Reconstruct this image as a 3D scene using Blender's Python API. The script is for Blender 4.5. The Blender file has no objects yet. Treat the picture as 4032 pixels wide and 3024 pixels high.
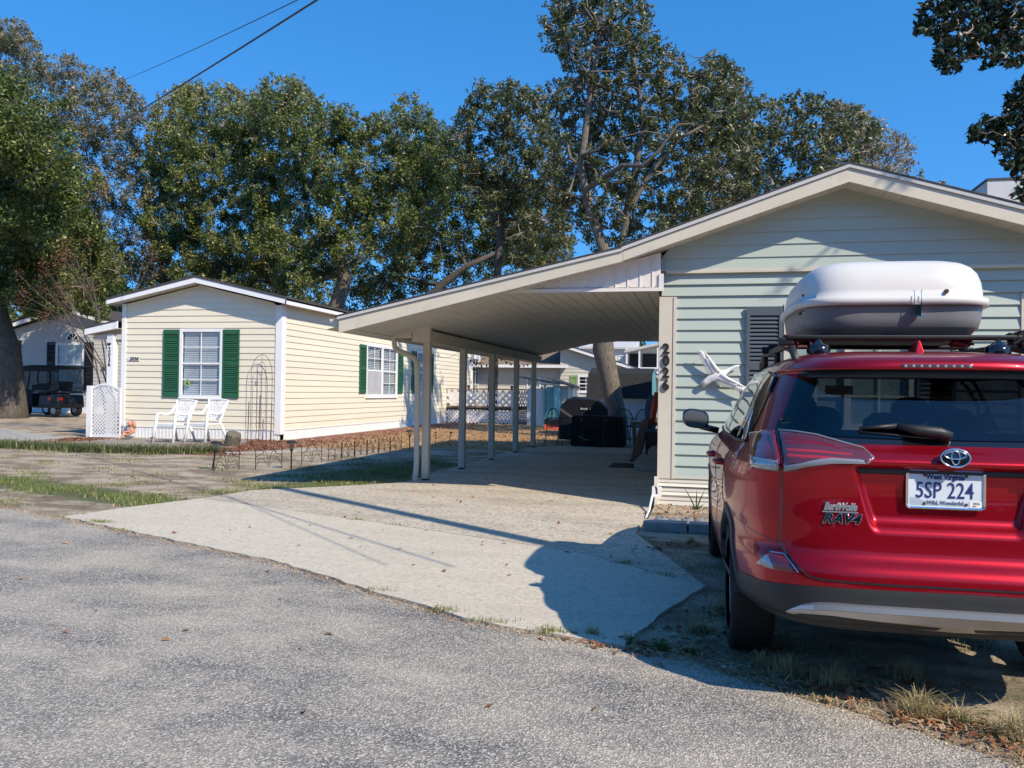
import bpy, bmesh, math, random
import numpy as np
from math import sin, cos, radians, pi, atan2, sqrt, copysign, tan
from mathutils import Vector, Matrix
random.seed(3); rng = np.random.RandomState(11)
SC = bpy.context.scene
COL = SC.collection
# ------------------------------------------------------------------ camera
cam_d = bpy.data.cameras.new("camera"); cam = bpy.data.objects.new("camera", cam_d); COL.objects.link(cam)
yaw, pitch, roll = radians(13.1), radians(.49), radians(.83)
_f = Vector((-sin(yaw)*cos(pitch), cos(yaw)*cos(pitch), sin(pitch)))
_r0 = _f.cross(Vector((0, 0, 1))).normalized(); _u0 = _r0.cross(_f)
_r = _r0*cos(roll)+_u0*sin(roll); _u = _u0*cos(roll)-_r0*sin(roll)
cam.matrix_world = Matrix(((_r.x, _u.x, -_f.x, 0), (_r.y, _u.y, -_f.y, 0), (_r.z, _u.z, -_f.z, 1.42), (0, 0, 0, 1)))
cam_d.sensor_width = 36; cam_d.lens = 36*3261/4032; cam_d.clip_start = .05; cam_d.clip_end = 2000
SC.camera = cam
# ------------------------------------------------------------------ light
SUN = Vector((.945, -.66, 1)).normalized()
elev = math.asin(SUN.z); azim = atan2(SUN.x, SUN.y)
w = bpy.data.worlds.new("World"); SC.world = w; w.use_nodes = True
nt = w.node_tree; nt.nodes.clear()
sky = nt.nodes.new("ShaderNodeTexSky"); sky.sky_type = 'NISHITA'; sky.sun_disc = False
sky.sun_elevation = elev; sky.sun_rotation = azim
sky.altitude = 0; sky.air_density = 1.0; sky.dust_density = 0.1; sky.ozone_density = 3.0
tc = nt.nodes.new("ShaderNodeTexCoord"); sx = nt.nodes.new("ShaderNodeSeparateXYZ"); cx = nt.nodes.new("ShaderNodeCombineXYZ"); ma = nt.nodes.new("ShaderNodeMath"); ma.operation = 'MULTIPLY_ADD'
ma.inputs[1].default_value = .72; ma.inputs[2].default_value = .24      # evens out the pale band the model sky has at the horizon
nt.links.new(tc.outputs['Generated'], sx.inputs[0]); nt.links.new(sx.outputs[0], cx.inputs[0]); nt.links.new(sx.outputs[1], cx.inputs[1]); nt.links.new(sx.outputs[2], ma.inputs[0]); nt.links.new(ma.outputs[0], cx.inputs[2]); nt.links.new(cx.outputs[0], sky.inputs[0])
bg = nt.nodes.new("ShaderNodeBackground"); bg.inputs[1].default_value = .15
hs = nt.nodes.new("ShaderNodeHueSaturation"); hs.inputs['Saturation'].default_value = 1.33; hs.inputs['Value'].default_value = 1.42
ow = nt.nodes.new("ShaderNodeOutputWorld")
nt.links.new(sky.outputs[0], hs.inputs['Color']); nt.links.new(hs.outputs[0], bg.inputs[0]); nt.links.new(bg.outputs[0], ow.inputs[0])
sl = bpy.data.lights.new("sun", 'SUN'); sl.energy = 5.0; sl.angle = radians(.53); sl.color = (1, .885, .72)
so = bpy.data.objects.new("sun", sl); COL.objects.link(so)
so.rotation_euler = SUN.to_track_quat('Z', 'Y').to_euler(); so.location = (10, -8, 30)
SC.view_settings.view_transform = 'Standard'; SC.view_settings.look = 'None'
SC.view_settings.exposure = 0.27; SC.view_settings.gamma = 1.0
SC.cycles.max_bounces = 8; SC.cycles.transparent_max_bounces = 24

# ------------------------------------------------------------------ materials
def newmat(name):
    m = bpy.data.materials.new(name); m.use_nodes = True
    return m, m.node_tree, m.node_tree.nodes["Principled BSDF"]
def nd(t, typ, **k):
    n = t.nodes.new(typ)
    for a, b in k.items():
        if a in n.inputs: n.inputs[a].default_value = b
        else: setattr(n, a, b)
    return n
def ramp(t, fac, stops):
    n = t.nodes.new("ShaderNodeValToRGB"); e = n.color_ramp.elements
    while len(e) < len(stops): e.new(.5)
    for q, (p, c) in zip(e, stops): q.position = p; q.color = (*c, 1) if len(c) == 3 else c
    t.links.new(fac, n.inputs[0]); return n.outputs[0]
def mixc(t, fac, a, b, mode='MIX'):
    n = t.nodes.new("ShaderNodeMix"); n.data_type = 'RGBA'; n.blend_type = mode
    for s, v in ((0, fac), (6, a), (7, b)):
        if hasattr(v, 'links'): t.links.new(v, n.inputs[s])
        elif s == 0: n.inputs[0].default_value = v
        else: n.inputs[s].default_value = (*v, 1)
    return n.outputs[2]
def coords(t, scale=(1, 1, 1)):
    g = t.nodes.new("ShaderNodeNewGeometry"); mp = t.nodes.new("ShaderNodeMapping"); mp.inputs['Scale'].default_value = scale
    t.links.new(g.outputs['Position'], mp.inputs[0]); return mp.outputs[0]
def ocoords(t, scale=(1, 1, 1)):
    g = t.nodes.new("ShaderNodeTexCoord"); mp = t.nodes.new("ShaderNodeMapping"); mp.inputs['Scale'].default_value = scale
    t.links.new(g.outputs['Object'], mp.inputs[0]); return mp.outputs[0]
def noise(t, co, scale, detail=4, rough=.6):
    n = nd(t, "ShaderNodeTexNoise", Scale=scale, Detail=detail, Roughness=rough); t.links.new(co, n.inputs['Vector']); return n.outputs['Fac']
def bump(t, p, h, strength=.3, dist=.01):
    b = nd(t, "ShaderNodeBump", Strength=strength, Distance=dist); t.links.new(h, b.inputs['Height']); t.links.new(b.outputs[0], p.inputs['Normal'])
def M(name, col, rough=.6, metal=0, var=.12, vs=3.0, bumps=0, bs=60, spec=None, stretch=(1, 1, 1), dirt=None, coat=0):
    m, t, p = newmat(name)
    co = ocoords(t, stretch); n = noise(t, co, vs)
    a = tuple(max(0, c*(1-var)) for c in col); b = tuple(min(1, c*(1+var)) for c in col)
    c = ramp(t, n, [(.3, a), (.7, b)])
    if dirt:
        n2 = noise(t, co, dirt[1], 6, .7); f = ramp(t, n2, [(dirt[2], (0, 0, 0)), (dirt[3], (1, 1, 1))])
        c = mixc(t, f, c, dirt[0])
    t.links.new(c, p.inputs['Base Color'])
    p.inputs['Roughness'].default_value = rough; p.inputs['Metallic'].default_value = metal
    if spec is not None: p.inputs['Specular IOR Level'].default_value = spec
    if coat: p.inputs['Coat Weight'].default_value = coat; p.inputs['Coat Roughness'].default_value = .03
    if bumps: bump(t, p, noise(t, co, bs, 5), bumps)
    return m
def glass_mat(name, tint, refl=.06, rough=.0, trans=1.0, fac=1.0):
    """thin tinted pane: transparent tint mixed with a clear reflection by angle"""
    m = bpy.data.materials.new(name); m.use_nodes = True; t = m.node_tree; t.nodes.clear()
    tr = nd(t, "ShaderNodeBsdfTransparent"); tr.inputs[0].default_value = (*tint, 1)
    gl = nd(t, "ShaderNodeBsdfGlossy"); gl.inputs['Roughness'].default_value = rough; gl.inputs['Color'].default_value = (fac, fac, fac, 1)
    lw = nd(t, "ShaderNodeLayerWeight"); pw = nd(t, "ShaderNodeMath", operation='POWER'); t.links.new(lw.outputs['Facing'], pw.inputs[0]); pw.inputs[1].default_value = 4.5; fr = nd(t, "ShaderNodeMath", operation='MULTIPLY_ADD'); t.links.new(pw.outputs[0], fr.inputs[0]); fr.inputs[1].default_value = 1-refl; fr.inputs[2].default_value = refl; mx = nd(t, "ShaderNodeMixShader"); o = nd(t, "ShaderNodeOutputMaterial")
    t.links.new(fr.outputs[0], mx.inputs[0]); t.links.new(tr.outputs[0], mx.inputs[1]); t.links.new(gl.outputs[0], mx.inputs[2]); t.links.new(mx.outputs[0], o.inputs[0])
    return m
MT = {}
MT['cream_trim'] = M('cream_trim', (.58, .53, .43), .55, var=.06, vs=1.2, dirt=((.40, .36, .29), 2.2, .55, .85), bumps=.05, bs=20)
MT['cream_post'] = M('cream_post', (.56, .51, .42), .5, var=.05, vs=2, dirt=((.38, .34, .28), 3, .6, .9))
MT['soffit'] = M('soffit', (.56, .52, .45), .55, var=.06, vs=1.5)
MT['drip'] = M('drip', (.50, .49, .47), .4, var=.05)
MT['green_siding'] = M('green_siding', (.40, .455, .40), .5, var=.06, vs=.9, stretch=(.5, 1, 3), dirt=((.36, .40, .36), 1.3, .6, .95), bumps=.04, bs=30)
MT['yellow_siding'] = M('yellow_siding', (.74, .68, .53), .5, var=.05, vs=.6, stretch=(.5, .5, 3), dirt=((.55, .50, .40), 1.0, .62, .95), bumps=.04, bs=30)
MT['white_vinyl'] = M('white_vinyl', (.78, .78, .77), .4, var=.04, vs=2, dirt=((.60, .59, .55), 2.5, .62, .95))
MT['white_skirt'] = M('white_skirt', (.74, .74, .73), .5, var=.06, vs=1.5, stretch=(3, 3, .4), dirt=((.50, .47, .40), 3, .58, .9))
MT['cream_skirt'] = M('cream_skirt', (.70, .66, .55), .5, var=.05, vs=2, dirt=((.42, .37, .28), 3, .58, .9))
MT['white_board'] = M('white_board', (.72, .68, .64), .5, var=.05, vs=2, dirt=((.55, .48, .44), 2, .5, .9))
MT['shingle'] = M('shingle', (.055, .05, .048), .9, var=.4, vs=14, bumps=.6, bs=30)
MT['dark_shingle'] = M('dark_shingle', (.014, .015, .017), .9, var=.5, vs=14, bumps=.5, bs=30)
MT['brown_shingle'] = M('brown_shingle', (.20, .15, .11), .9, var=.25, vs=9, bumps=.4, bs=30)
MT['green_shutter'] = M('green_shutter', (.020, .105, .052), .42, var=.12)
MT['slate_shutter'] = M('slate_shutter', (.085, .10, .115), .4, var=.08)
MT['black_shutter'] = M('black_shutter', (.012, .013, .016), .45)
MT['lime_shutter'] = M('lime_shutter', (.26, .38, .13), .5)
MT['blind'] = M('blind', (.74, .76, .78), .5, var=.03)
MT['room_dark'] = M('room_dark', (.02, .022, .025), .9)
MT['pane'] = glass_mat('pane', (.86, .91, .93))
MT['screen'] = M('screen', (.40, .41, .42), .8)
MT['chrome'] = M('chrome', (.75, .76, .78), .08, 1, var=.02)
MT['black_metal'] = M('black_metal', (.012, .012, .014), .45, .3, var=.2, vs=20)
MT['rusty'] = M('rusty', (.10, .055, .04), .7, .3, var=.4, vs=30)
MT['resin'] = M('resin', (.80, .80, .79), .35, var=.03)
MT['lattice'] = M('lattice', (.74, .74, .74), .5, var=.05, vs=3)
MT['terra'] = M('terra', (.55, .27, .17), .75, var=.2, vs=12)
MT['wood_old'] = M('wood_old', (.20, .16, .12), .85, var=.3, vs=4, stretch=(6, 6, .6), bumps=.5, bs=20)
MT['wood_deck'] = M('wood_deck', (.24, .15, .10), .8, var=.25, vs=5)
MT['bark'] = M('bark', (.085, .07, .055), .95, var=.45, vs=5, stretch=(3, 3, .7), bumps=1.0, bs=11, dirt=((.16, .14, .12), 4, .5, .75))
MT['bark_mid'] = M('bark_mid', (.165, .14, .105), .95, var=.4, vs=14, stretch=(2.2, 2.2, .5), bumps=1.0, bs=16, dirt=((.06, .05, .04), 22, .48, .62))
MT['twig'] = M('twig', (.30, .26, .22), .9, var=.3, vs=9)
MT['black_plastic'] = M('black_plastic', (.018, .019, .021), .5, var=.1, bumps=.1, bs=200)
MT['gloss_black'] = M('gloss_black', (.008, .008, .010), .12, var=.1, coat=.6)
MT['rubber'] = M('rubber', (.006, .006, .007), .8, var=.2, vs=20)
MT['black_cover'] = M('black_cover', (.013, .014, .018), .42, var=.3, vs=4, bumps=.35, bs=7)
MT['black_cloth'] = M('black_cloth', (.010, .011, .014), .8, var=.3, vs=5, bumps=.3, bs=8)
MT['teal'] = M('teal', (.10, .30, .33), .6, var=.12)
MT['pale_panel'] = M('pale_panel', (.50, .56, .60), .6, var=.1, stretch=(3, 3, .5))
MT['beige_siding'] = M('beige_siding', (.55, .52, .45), .6, var=.06)
MT['grey_siding'] = M('grey_siding', (.52, .51, .50), .6, var=.06)
MT['conc_block'] = M('conc_block', (.33, .31, .28), .9, var=.2, vs=8, bumps=.5, bs=40)
MT['stone'] = M('stone', (.18, .20, .22), .9, var=.3, vs=9, bumps=.8, bs=12)
MT['tower_wall'] = M('tower_wall', (.50, .48, .46), .8, var=.06, vs=1)
MT['cable'] = M('cable', (.010, .010, .016), .5)
MT['numeral'] = M('numeral', (.10, .075, .075), .3, .8, var=.1)
MT['numeral_black'] = M('numeral_black', (.015, .015, .016), .5)
MT['plaque_white'] = M('plaque_white', (.72, .71, .70), .6, var=.05, vs=20, dirt=((.42, .41, .42), 30, .52, .75))

def asphalt():
    m, t, p = newmat('asphalt'); co = coords(t)
    v = nd(t, "ShaderNodeTexVoronoi", Scale=120.0); t.links.new(co, v.inputs['Vector'])
    sep = nd(t, "ShaderNodeSeparateColor"); t.links.new(v.outputs['Color'], sep.inputs[0])
    chips = ramp(t, sep.outputs[0], [(0, (.055, .053, .052)), (.35, (.125, .118, .112)), (.62, (.25, .235, .21)), (.80, (.42, .385, .33)), (.95, (.70, .63, .52)), (1, (.09, .08, .11))])
    n = noise(t, coords(t, (1, 1.6, 1)), .9, 5, .65); pat = ramp(t, n, [(.36, (0, 0, 0)), (.62, (1, 1, 1))])
    dusty = mixc(t, .48, chips, (.56, .49, .375)); plain = mixc(t, .30, chips, (.14, .133, .125))
    c = mixc(t, pat, plain, dusty)
    n3 = noise(t, co, 2.7, 3, .5); st = ramp(t, n3, [(.67, (0, 0, 0)), (.76, (.45, .45, .45))])
    c = mixc(t, st, c, (.09, .09, .09))
    t.links.new(c, p.inputs['Base Color']); p.inputs['Roughness'].default_value = .85
    bump(t, p, v.outputs['Distance'], .8, .006); return m
def concrete(name, a, b, sc=40, coarse=.5, stain=(.30, .27, .22)):
    m, t, p = newmat(name); co = coords(t)
    n = noise(t, co, sc, 6, .75); c = ramp(t, n, [(.34, a), (.62, b)])
    n2 = noise(t, coords(t, (.6, 2.0, 1)), .9, 6, .7); f = ramp(t, n2, [(.46, (0, 0, 0)), (.75, (.75, .75, .75))]); c = mixc(t, f, c, stain)
    v = nd(t, "ShaderNodeTexVoronoi", Scale=sc*1.6); t.links.new(co, v.inputs['Vector'])
    sep = nd(t, "ShaderNodeSeparateColor"); t.links.new(v.outputs['Color'], sep.inputs[0])
    f2 = ramp(t, sep.outputs[1], [(.8, (0, 0, 0)), (.95, (coarse,)*3)]); c = mixc(t, f2, c, tuple(x*.35 for x in a))
    t.links.new(c, p.inputs['Base Color']); p.inputs['Roughness'].default_value = .9
    bump(t, p, n, .5, .006); return m
def ground_mat():
    m, t, p = newmat('sandy_ground'); co = coords(t)
    at = nd(t, "ShaderNodeAttribute", attribute_name='zone'); sp = nd(t, "ShaderNodeSeparateColor"); t.links.new(at.outputs['Color'], sp.inputs[0])
    n = noise(t, co, 6, 8, .75); n1 = noise(t, co, 55, 5, .7); n2 = noise(t, coords(t, (1, 1.8, 1)), 1.1, 6, .7)
    sand = ramp(t, n1, [(.3, (.33, .265, .18)), (.6, (.53, .44, .325)), (.8, (.66, .57, .44))])
    soil = ramp(t, n1, [(.3, (.085, .058, .036)), (.6, (.20, .145, .095)), (.8, (.33, .25, .17))])
    f = ramp(t, n2, [(.43, (0, 0, 0)), (.58, (.85, .85, .85))]); c = mixc(t, f, sand, soil)
    def zone(c, ch, colr, lo=.35, hi=.6):
        ad = nd(t, "ShaderNodeMath", operation='MULTIPLY_ADD'); t.links.new(n, ad.inputs[0]); ad.inputs[1].default_value = .9; 
        sb = nd(t, "ShaderNodeMath", operation='SUBTRACT'); t.links.new(sp.outputs[ch], sb.inputs[0]); sb.inputs[1].default_value = .45
        t.links.new(sb.outputs[0], ad.inputs[2])
        return mixc(t, ramp(t, ad.outputs[0], [(lo, (0, 0, 0)), (hi, (1, 1, 1))]), c, colr)
    straw = ramp(t, n1, [(.3, (.20, .11, .05)), (.55, (.42, .27, .12)), (.75, (.58, .42, .22))])
    mulch = ramp(t, n1, [(.3, (.09, .035, .025)), (.55, (.24, .10, .07)), (.75, (.42, .24, .18))])
    grassy = ramp(t, n1, [(.3, (.045, .055, .018)), (.55, (.10, .12, .04)), (.75, (.21, .19, .09))])
    c = zone(c, 0, straw); c = zone(c, 1, grassy); c = zone(c, 2, mulch)
    t.links.new(c, p.inputs['Base Color']); p.inputs['Roughness'].default_value = .95
    ad = nd(t, "ShaderNodeMath", operation='ADD'); t.links.new(n, ad.inputs[0]); t.links.new(n1, ad.inputs[1]); bump(t, p, ad.outputs[0], .8, .03)
    return m
def leaf_mat(name, stops, rough=.42, transl=.28):
    m = bpy.data.materials.new(name); m.use_nodes = True; t = m.node_tree; p = t.nodes["Principled BSDF"]; o = t.nodes["Material Output"]
    a = nd(t, "ShaderNodeAttribute", attribute_name='v'); c = ramp(t, a.outputs['Fac'], stops)
    t.links.new(c, p.inputs['Base Color']); p.inputs['Roughness'].default_value = rough
    tl = nd(t, "ShaderNodeBsdfTranslucent"); t.links.new(c, tl.inputs[0]); mx = nd(t, "ShaderNodeMixShader"); mx.inputs[0].default_value = transl
    t.links.new(p.outputs[0], mx.inputs[1]); t.links.new(tl.outputs[0], mx.inputs[2]); t.links.new(mx.outputs[0], o.inputs[0]); return m
MT['asphalt'] = asphalt()
MT['conc_new'] = concrete('conc_new', (.44, .39, .305), (.60, .535, .42), 30, .3, (.44, .39, .31))
MT['conc_old'] = concrete('conc_old', (.34, .295, .225), (.58, .515, .405), 26, .6, (.27, .22, .155))
MT['conc_path'] = concrete('conc_path', (.30, .29, .26), (.40, .38, .34), 20, .3)
MT['patio'] = concrete('patio', (.20, .17, .14), (.33, .28, .23), 16, .3, (.15, .12, .10))
MT['ground'] = ground_mat()
G_OAK = [(0, (.038, .062, .014)), (.35, (.095, .135, .028)), (.6, (.175, .210, .045)), (.82, (.29, .29, .08)), (.93, (.36, .32, .13)), (1, (.38, .29, .18))]
MT['leaf_oak'] = leaf_mat('leaf_oak', G_OAK)
MT['leaf_blue'] = leaf_mat('leaf_blue', [(0, (.034, .048, .016)), (.4, (.085, .105, .032)), (.7, (.165, .175, .058)), (.88, (.26, .26, .12)), (1, (.38, .34, .20))])
MT['leaf_pale'] = leaf_mat('leaf_pale', [(0, (.08, .08, .035)), (.3, (.17, .17, .06)), (.6, (.30, .25, .14)), (1, (.48, .36, .27))])
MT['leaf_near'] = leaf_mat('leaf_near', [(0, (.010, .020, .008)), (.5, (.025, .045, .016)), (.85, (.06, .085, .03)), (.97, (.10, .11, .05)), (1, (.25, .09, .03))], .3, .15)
MT['grass'] = leaf_mat('grass', [(0, (.05, .11, .015)), (.35, (.09, .16, .03)), (.6, (.20, .23, .07)), (.8, (.38, .32, .15)), (1, (.52, .42, .24))], .6, .2)
MT['liriope'] = leaf_mat('liriope', [(0, (.05, .07, .02)), (.5, (.13, .16, .05)), (.8, (.27, .28, .12)), (1, (.42, .36, .20))], .55, .2)
MT['deadleaf'] = leaf_mat('deadleaf', [(0, (.12, .05, .025)), (.5, (.30, .12, .05)), (.8, (.42, .24, .12)), (1, (.50, .38, .24))], .6, .1)
def paint():
    m, t, p = newmat('red_paint'); co = ocoords(t)
    n = noise(t, co, 900, 2); c = ramp(t, n, [(.35, (.30, .0005, .008)), (.65, (.42, .002, .014))])
    t.links.new(c, p.inputs['Base Color']); p.inputs['Metallic'].default_value = .72; p.inputs['Roughness'].default_value = .33
    p.inputs['Coat Weight'].default_value = .5; p.inputs['Coat Roughness'].default_value = .02; return m
MT['paint'] = paint()
MT['tint'] = glass_mat('tint', (.10, .12, .15)); MT['clear_tint'] = glass_mat('clear_tint', (.55, .60, .60)); MT['side_tint'] = glass_mat('side_tint', (.16, .18, .20))
MT['windshield'] = glass_mat('windshield', (.75, .82, .80))
MT['seat'] = M('seat', (.03, .032, .038), .8); MT['car_trim'] = M('car_trim', (.03, .032, .036), .7)
MT['silver'] = M('silver', (.52, .53, .55), .32, .85, var=.03)
MT['rim_metal'] = M('rim_metal', (.45, .46, .48), .3, .9)
MT['red_lens'] = M('red_lens', (.16, .006, .014), .10, var=.15, coat=1); MT['lamp_edge'] = M('lamp_edge', (.26, .27, .29), .15, .3, coat=1)
MT['smoke_lens'] = M('smoke_lens', (.12, .03, .04), .14, .2, var=.2, coat=1)
MT['bright_lens'] = M('bright_lens', (.36, .02, .03), .15, coat=1); MT['lens_clear'] = M('lens_clear', (.36, .37, .36), .15, .4, var=.2, vs=40, coat=1)
MT['box_white'] = M('box_white', (.60, .59, .56), .32, var=.03, vs=3, dirt=((.60, .58, .55), 8, .66, .9)); MT['box_grey'] = M('box_grey', (.165, .17, .18), .42, var=.06, vs=3, bumps=.08, bs=150)
MT['strap'] = M('strap', (.08, .012, .014), .7, var=.4, vs=30); MT['plate_white'] = M('plate_white', (.62, .68, .74), .35, var=.08, vs=10)
MT['plate_blue'] = M('plate_blue', (.018, .035, .17), .4); MT['plate_grey'] = M('plate_grey', (.14, .18, .27), .4); MT['plate_hill'] = M('plate_hill', (.40, .47, .55), .4); MT['mirror'] = M('mirror', (.22, .24, .27), .03, 1)
MT['clear_vinyl'] = glass_mat('clear_vinyl', (.34, .34, .33), refl=.03, rough=.25); MT['cart_body'] = M('cart_body', (.006, .009, .009), .4)
MT['tail_red'] = M('tail_red', (.25, .01, .01), .3)
MT['blue_board'] = M('blue_board', (.03, .14, .32), .4); MT['red_foam'] = M('red_foam', (.55, .09, .05), .6, var=.3, vs=30); MT['yellow_foam'] = M('yellow_foam', (.45, .45, .06), .5)
MT['amber_glass'] = glass_mat('amber_glass', (.75, .78, .75), rough=.2)

# ------------------------------------------------------------------ mesh helpers
ORG = {}
class MB:
    def __init__(s): s.v = []; s.f = []; s.m = []
    def add(s, vs, fs, m=0):
        b = len(s.v); s.v += [tuple(v) for v in vs]; s.f += [tuple(b+i for i in f) for f in fs]; s.m += [m]*len(fs); return s
    def quad(s, a, b, c, d, m=0): return s.add([a, b, c, d], [(0, 1, 2, 3)], m)
    def hexa(s, c, m=0): return s.add(c, [(0, 3, 2, 1), (4, 5, 6, 7), (0, 1, 5, 4), (1, 2, 6, 5), (2, 3, 7, 6), (3, 0, 4, 7)], m)
    def box(s, x0, x1, y0, y1, z0, z1, m=0):
        return s.hexa([(x0, y0, z0), (x1, y0, z0), (x1, y1, z0), (x0, y1, z0), (x0, y0, z1), (x1, y0, z1), (x1, y1, z1), (x0, y1, z1)], m)
    def pbox(s, P, u0, u1, o0, o1, z0, z1, m=0):
        return s.hexa([P(u0, o0, z0), P(u1, o0, z0), P(u1, o1, z0), P(u0, o1, z0), P(u0, o0, z1), P(u1, o0, z1), P(u1, o1, z1), P(u0, o1, z1)], m)
    def beam(s, a, b, w, h, m=0, up=(0, 0, 1)):
        a, b = Vector(a), Vector(b); d = (b-a).normalized(); u = Vector(up); r = d.cross(u)
        if r.length < 1e-4: r = Vector((1, 0, 0))
        r.normalize(); u = r.cross(d); r *= w/2; u *= h/2
        return s.hexa([a-r-u, a+r-u, a+r+u, a-r+u, b-r-u, b+r-u, b+r+u, b-r+u], m)
    def tube(s, pts, r, n=8, m=0, cap=True):
        pts = [Vector(p) for p in pts]; rs = r if hasattr(r, '__len__') else [r]*len(pts); b = len(s.v); prev = None
        for i, p in enumerate(pts):
            d = (pts[min(i+1, len(pts)-1)]-pts[max(i-1, 0)]).normalized()
            if prev is None: q = d.cross(Vector((0, 0, 1)) if abs(d.z) < .9 else Vector((1, 0, 0))).normalized()
            else:
                q = prev-d*prev.dot(d)
                q = q.normalized() if q.length > 1e-5 else d.orthogonal().normalized()
            prev = q; t = d.cross(q)
            for k in range(n):
                a = 2*pi*k/n; s.v.append(tuple(p+(q*cos(a)+t*sin(a))*rs[i]))
        for i in range(len(pts)-1):
            for k in range(n):
                k2 = (k+1) % n; s.f.append((b+i*n+k, b+i*n+k2, b+(i+1)*n+k2, b+(i+1)*n+k)); s.m.append(m)
        if cap:
            s.f.append(tuple(b+k for k in range(n))[::-1]); s.m.append(m); s.f.append(tuple(b+(len(pts)-1)*n+k for k in range(n))); s.m.append(m)
        return s
    def lathe(s, prof, c, n=16, m=0, axis='z'):
        b = len(s.v)
        for (r, h) in prof:
            for k in range(n):
                a = 2*pi*k/n
                q = {'z': (r*cos(a), r*sin(a), h), 'x': (h, r*cos(a), r*sin(a)), 'y': (r*cos(a), h, r*sin(a))}[axis]
                s.v.append((c[0]+q[0], c[1]+q[1], c[2]+q[2]))
        for i in range(len(prof)-1):
            for k in range(n):
                k2 = (k+1) % n; s.f.append((b+i*n+k, b+i*n+k2, b+(i+1)*n+k2, b+(i+1)*n+k)); s.m.append(m)
        return s
    def prism(s, poly, P, o0, o1, m=0):
        n = len(poly); a = [P(u, o0, z) for u, z in poly]; b = [P(u, o1, z) for u, z in poly]
        return s.add(a+b, [tuple(range(n))[::-1], tuple(range(n, 2*n))]+[(i, (i+1) % n, n+(i+1) % n, n+i) for i in range(n)], m)
    def build(s, name, mats, parent=None, smooth=False, bevel=0, fixn=True):
        me = bpy.data.meshes.new(name); me.from_pydata(s.v, [], s.f)
        if not isinstance(mats, (list, tuple)): mats = [mats]
        for m in mats: me.materials.append(MT[m] if isinstance(m, str) else m)
        me.polygons.foreach_set('material_index', s.m)
        if fixn:
            bm = bmesh.new(); bm.from_mesh(me); bmesh.ops.recalc_face_normals(bm, faces=bm.faces); bm.to_mesh(me); bm.free()
        if smooth: me.polygons.foreach_set('use_smooth', [True]*len(me.polygons))
        me.update()
        o = bpy.data.objects.new(name, me); COL.objects.link(o); attach(o, parent)
        if bevel:
            md = o.modifiers.new('bevel', 'BEVEL'); md.width = bevel; md.segments = 2; md.limit_method = 'ANGLE'
        return o
def attach(o, parent):
    if parent is not None:
        o.parent = parent; o.location = -ORG.get(parent, Vector((0, 0, 0)))
    ORG[o] = Vector((0, 0, 0))
def tag(o, label=None, cat=None, group=None, kind=None):
    for k, v in (('label', label), ('category', cat), ('group', group), ('kind', kind)):
        if v: o[k] = v
    return o
def thing(name, label, cat, base=(0, 0, 0), group=None):
    o = bpy.data.objects.new(name, None); COL.objects.link(o); o.location = base; ORG[o] = Vector(base); o.empty_display_size = .2
    return tag(o, label, cat, group)
def copy_tree(o, parent=None):
    c = o.copy(); COL.objects.link(c); c.parent = parent
    for ch in [q for q in bpy.data.objects if q.parent == o]: copy_tree(ch, c)
    return c
def text(s, size, ext, mat, name, mtx, parent, bold=0, shear=0, align='CENTER', sx=1.0, bev=0):
    cu = bpy.data.curves.new('txt', 'FONT'); cu.body = s; cu.size = size; cu.extrude = ext; cu.offset = bold; cu.shear = shear; cu.align_x = align; cu.align_y = 'CENTER'
    cu.bevel_depth = bev; cu.resolution_u = 4
    ob = bpy.data.objects.new('txt', cu); COL.objects.link(ob); bpy.context.view_layer.update()
    me = bpy.data.meshes.new_from_object(ob.evaluated_get(bpy.context.evaluated_depsgraph_get())); bpy.data.objects.remove(ob)
    me.transform(mtx @ Matrix.Diagonal((sx, 1, 1, 1))); me.materials.clear(); me.materials.append(MT[mat]); me.name = name
    o = bpy.data.objects.new(name, me); COL.objects.link(o); attach(o, parent); return o
def mtx_front(x, y, z, rot=0):   # text facing -Y
    return Matrix.Translation((x, y, z)) @ Matrix.Rotation(rot, 4, 'Y') @ Matrix.Rotation(radians(90), 4, 'X')
def front(Yp): return lambda u, o, z: (u, Yp-o, z)
def side(Xp): return lambda u, o, z: (Xp+o, u, z)

# ---- building helpers
def siding(P, z0, z1, course, ulo, uhi, holes=(), thick=.016, mb=None, m=0, jit=0):
    mb = mb or MB(); z = z0
    while z < z1-1e-4:
        ze = min(z+course, z1); cuts = sorted({z, ze} | {h for hh in holes for h in hh[2:4] if z < h < ze})
        out = lambda q: thick*(1-(q-z)/course)+.002
        for a, b in zip(cuts[:-1], cuts[1:]):
            segs = [(None, None)]; mid = (a+b)/2; hs_ = sorted([h for h in holes if h[2] <= mid <= h[3]])
            pts = []; cur = ulo
            for h in hs_: pts.append((cur, (lambda v: (lambda q: v))(h[0]))); cur = (lambda v: (lambda q: v))(h[1])
            pts.append((cur, uhi))
            for lo, hi in pts:
                if hi(mid) - lo(mid) < .01: continue
                mb.quad(P(lo(a), out(a), a), P(hi(a), out(a), a), P(hi(b), out(b), b), P(lo(b), out(b), b), m)
                if a == z: mb.quad(P(lo(a), 0, a), P(hi(a), 0, a), P(hi(a), out(a), a), P(lo(a), out(a), a), m)
        z = ze
    return mb
def const(v): return lambda q: v
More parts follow.
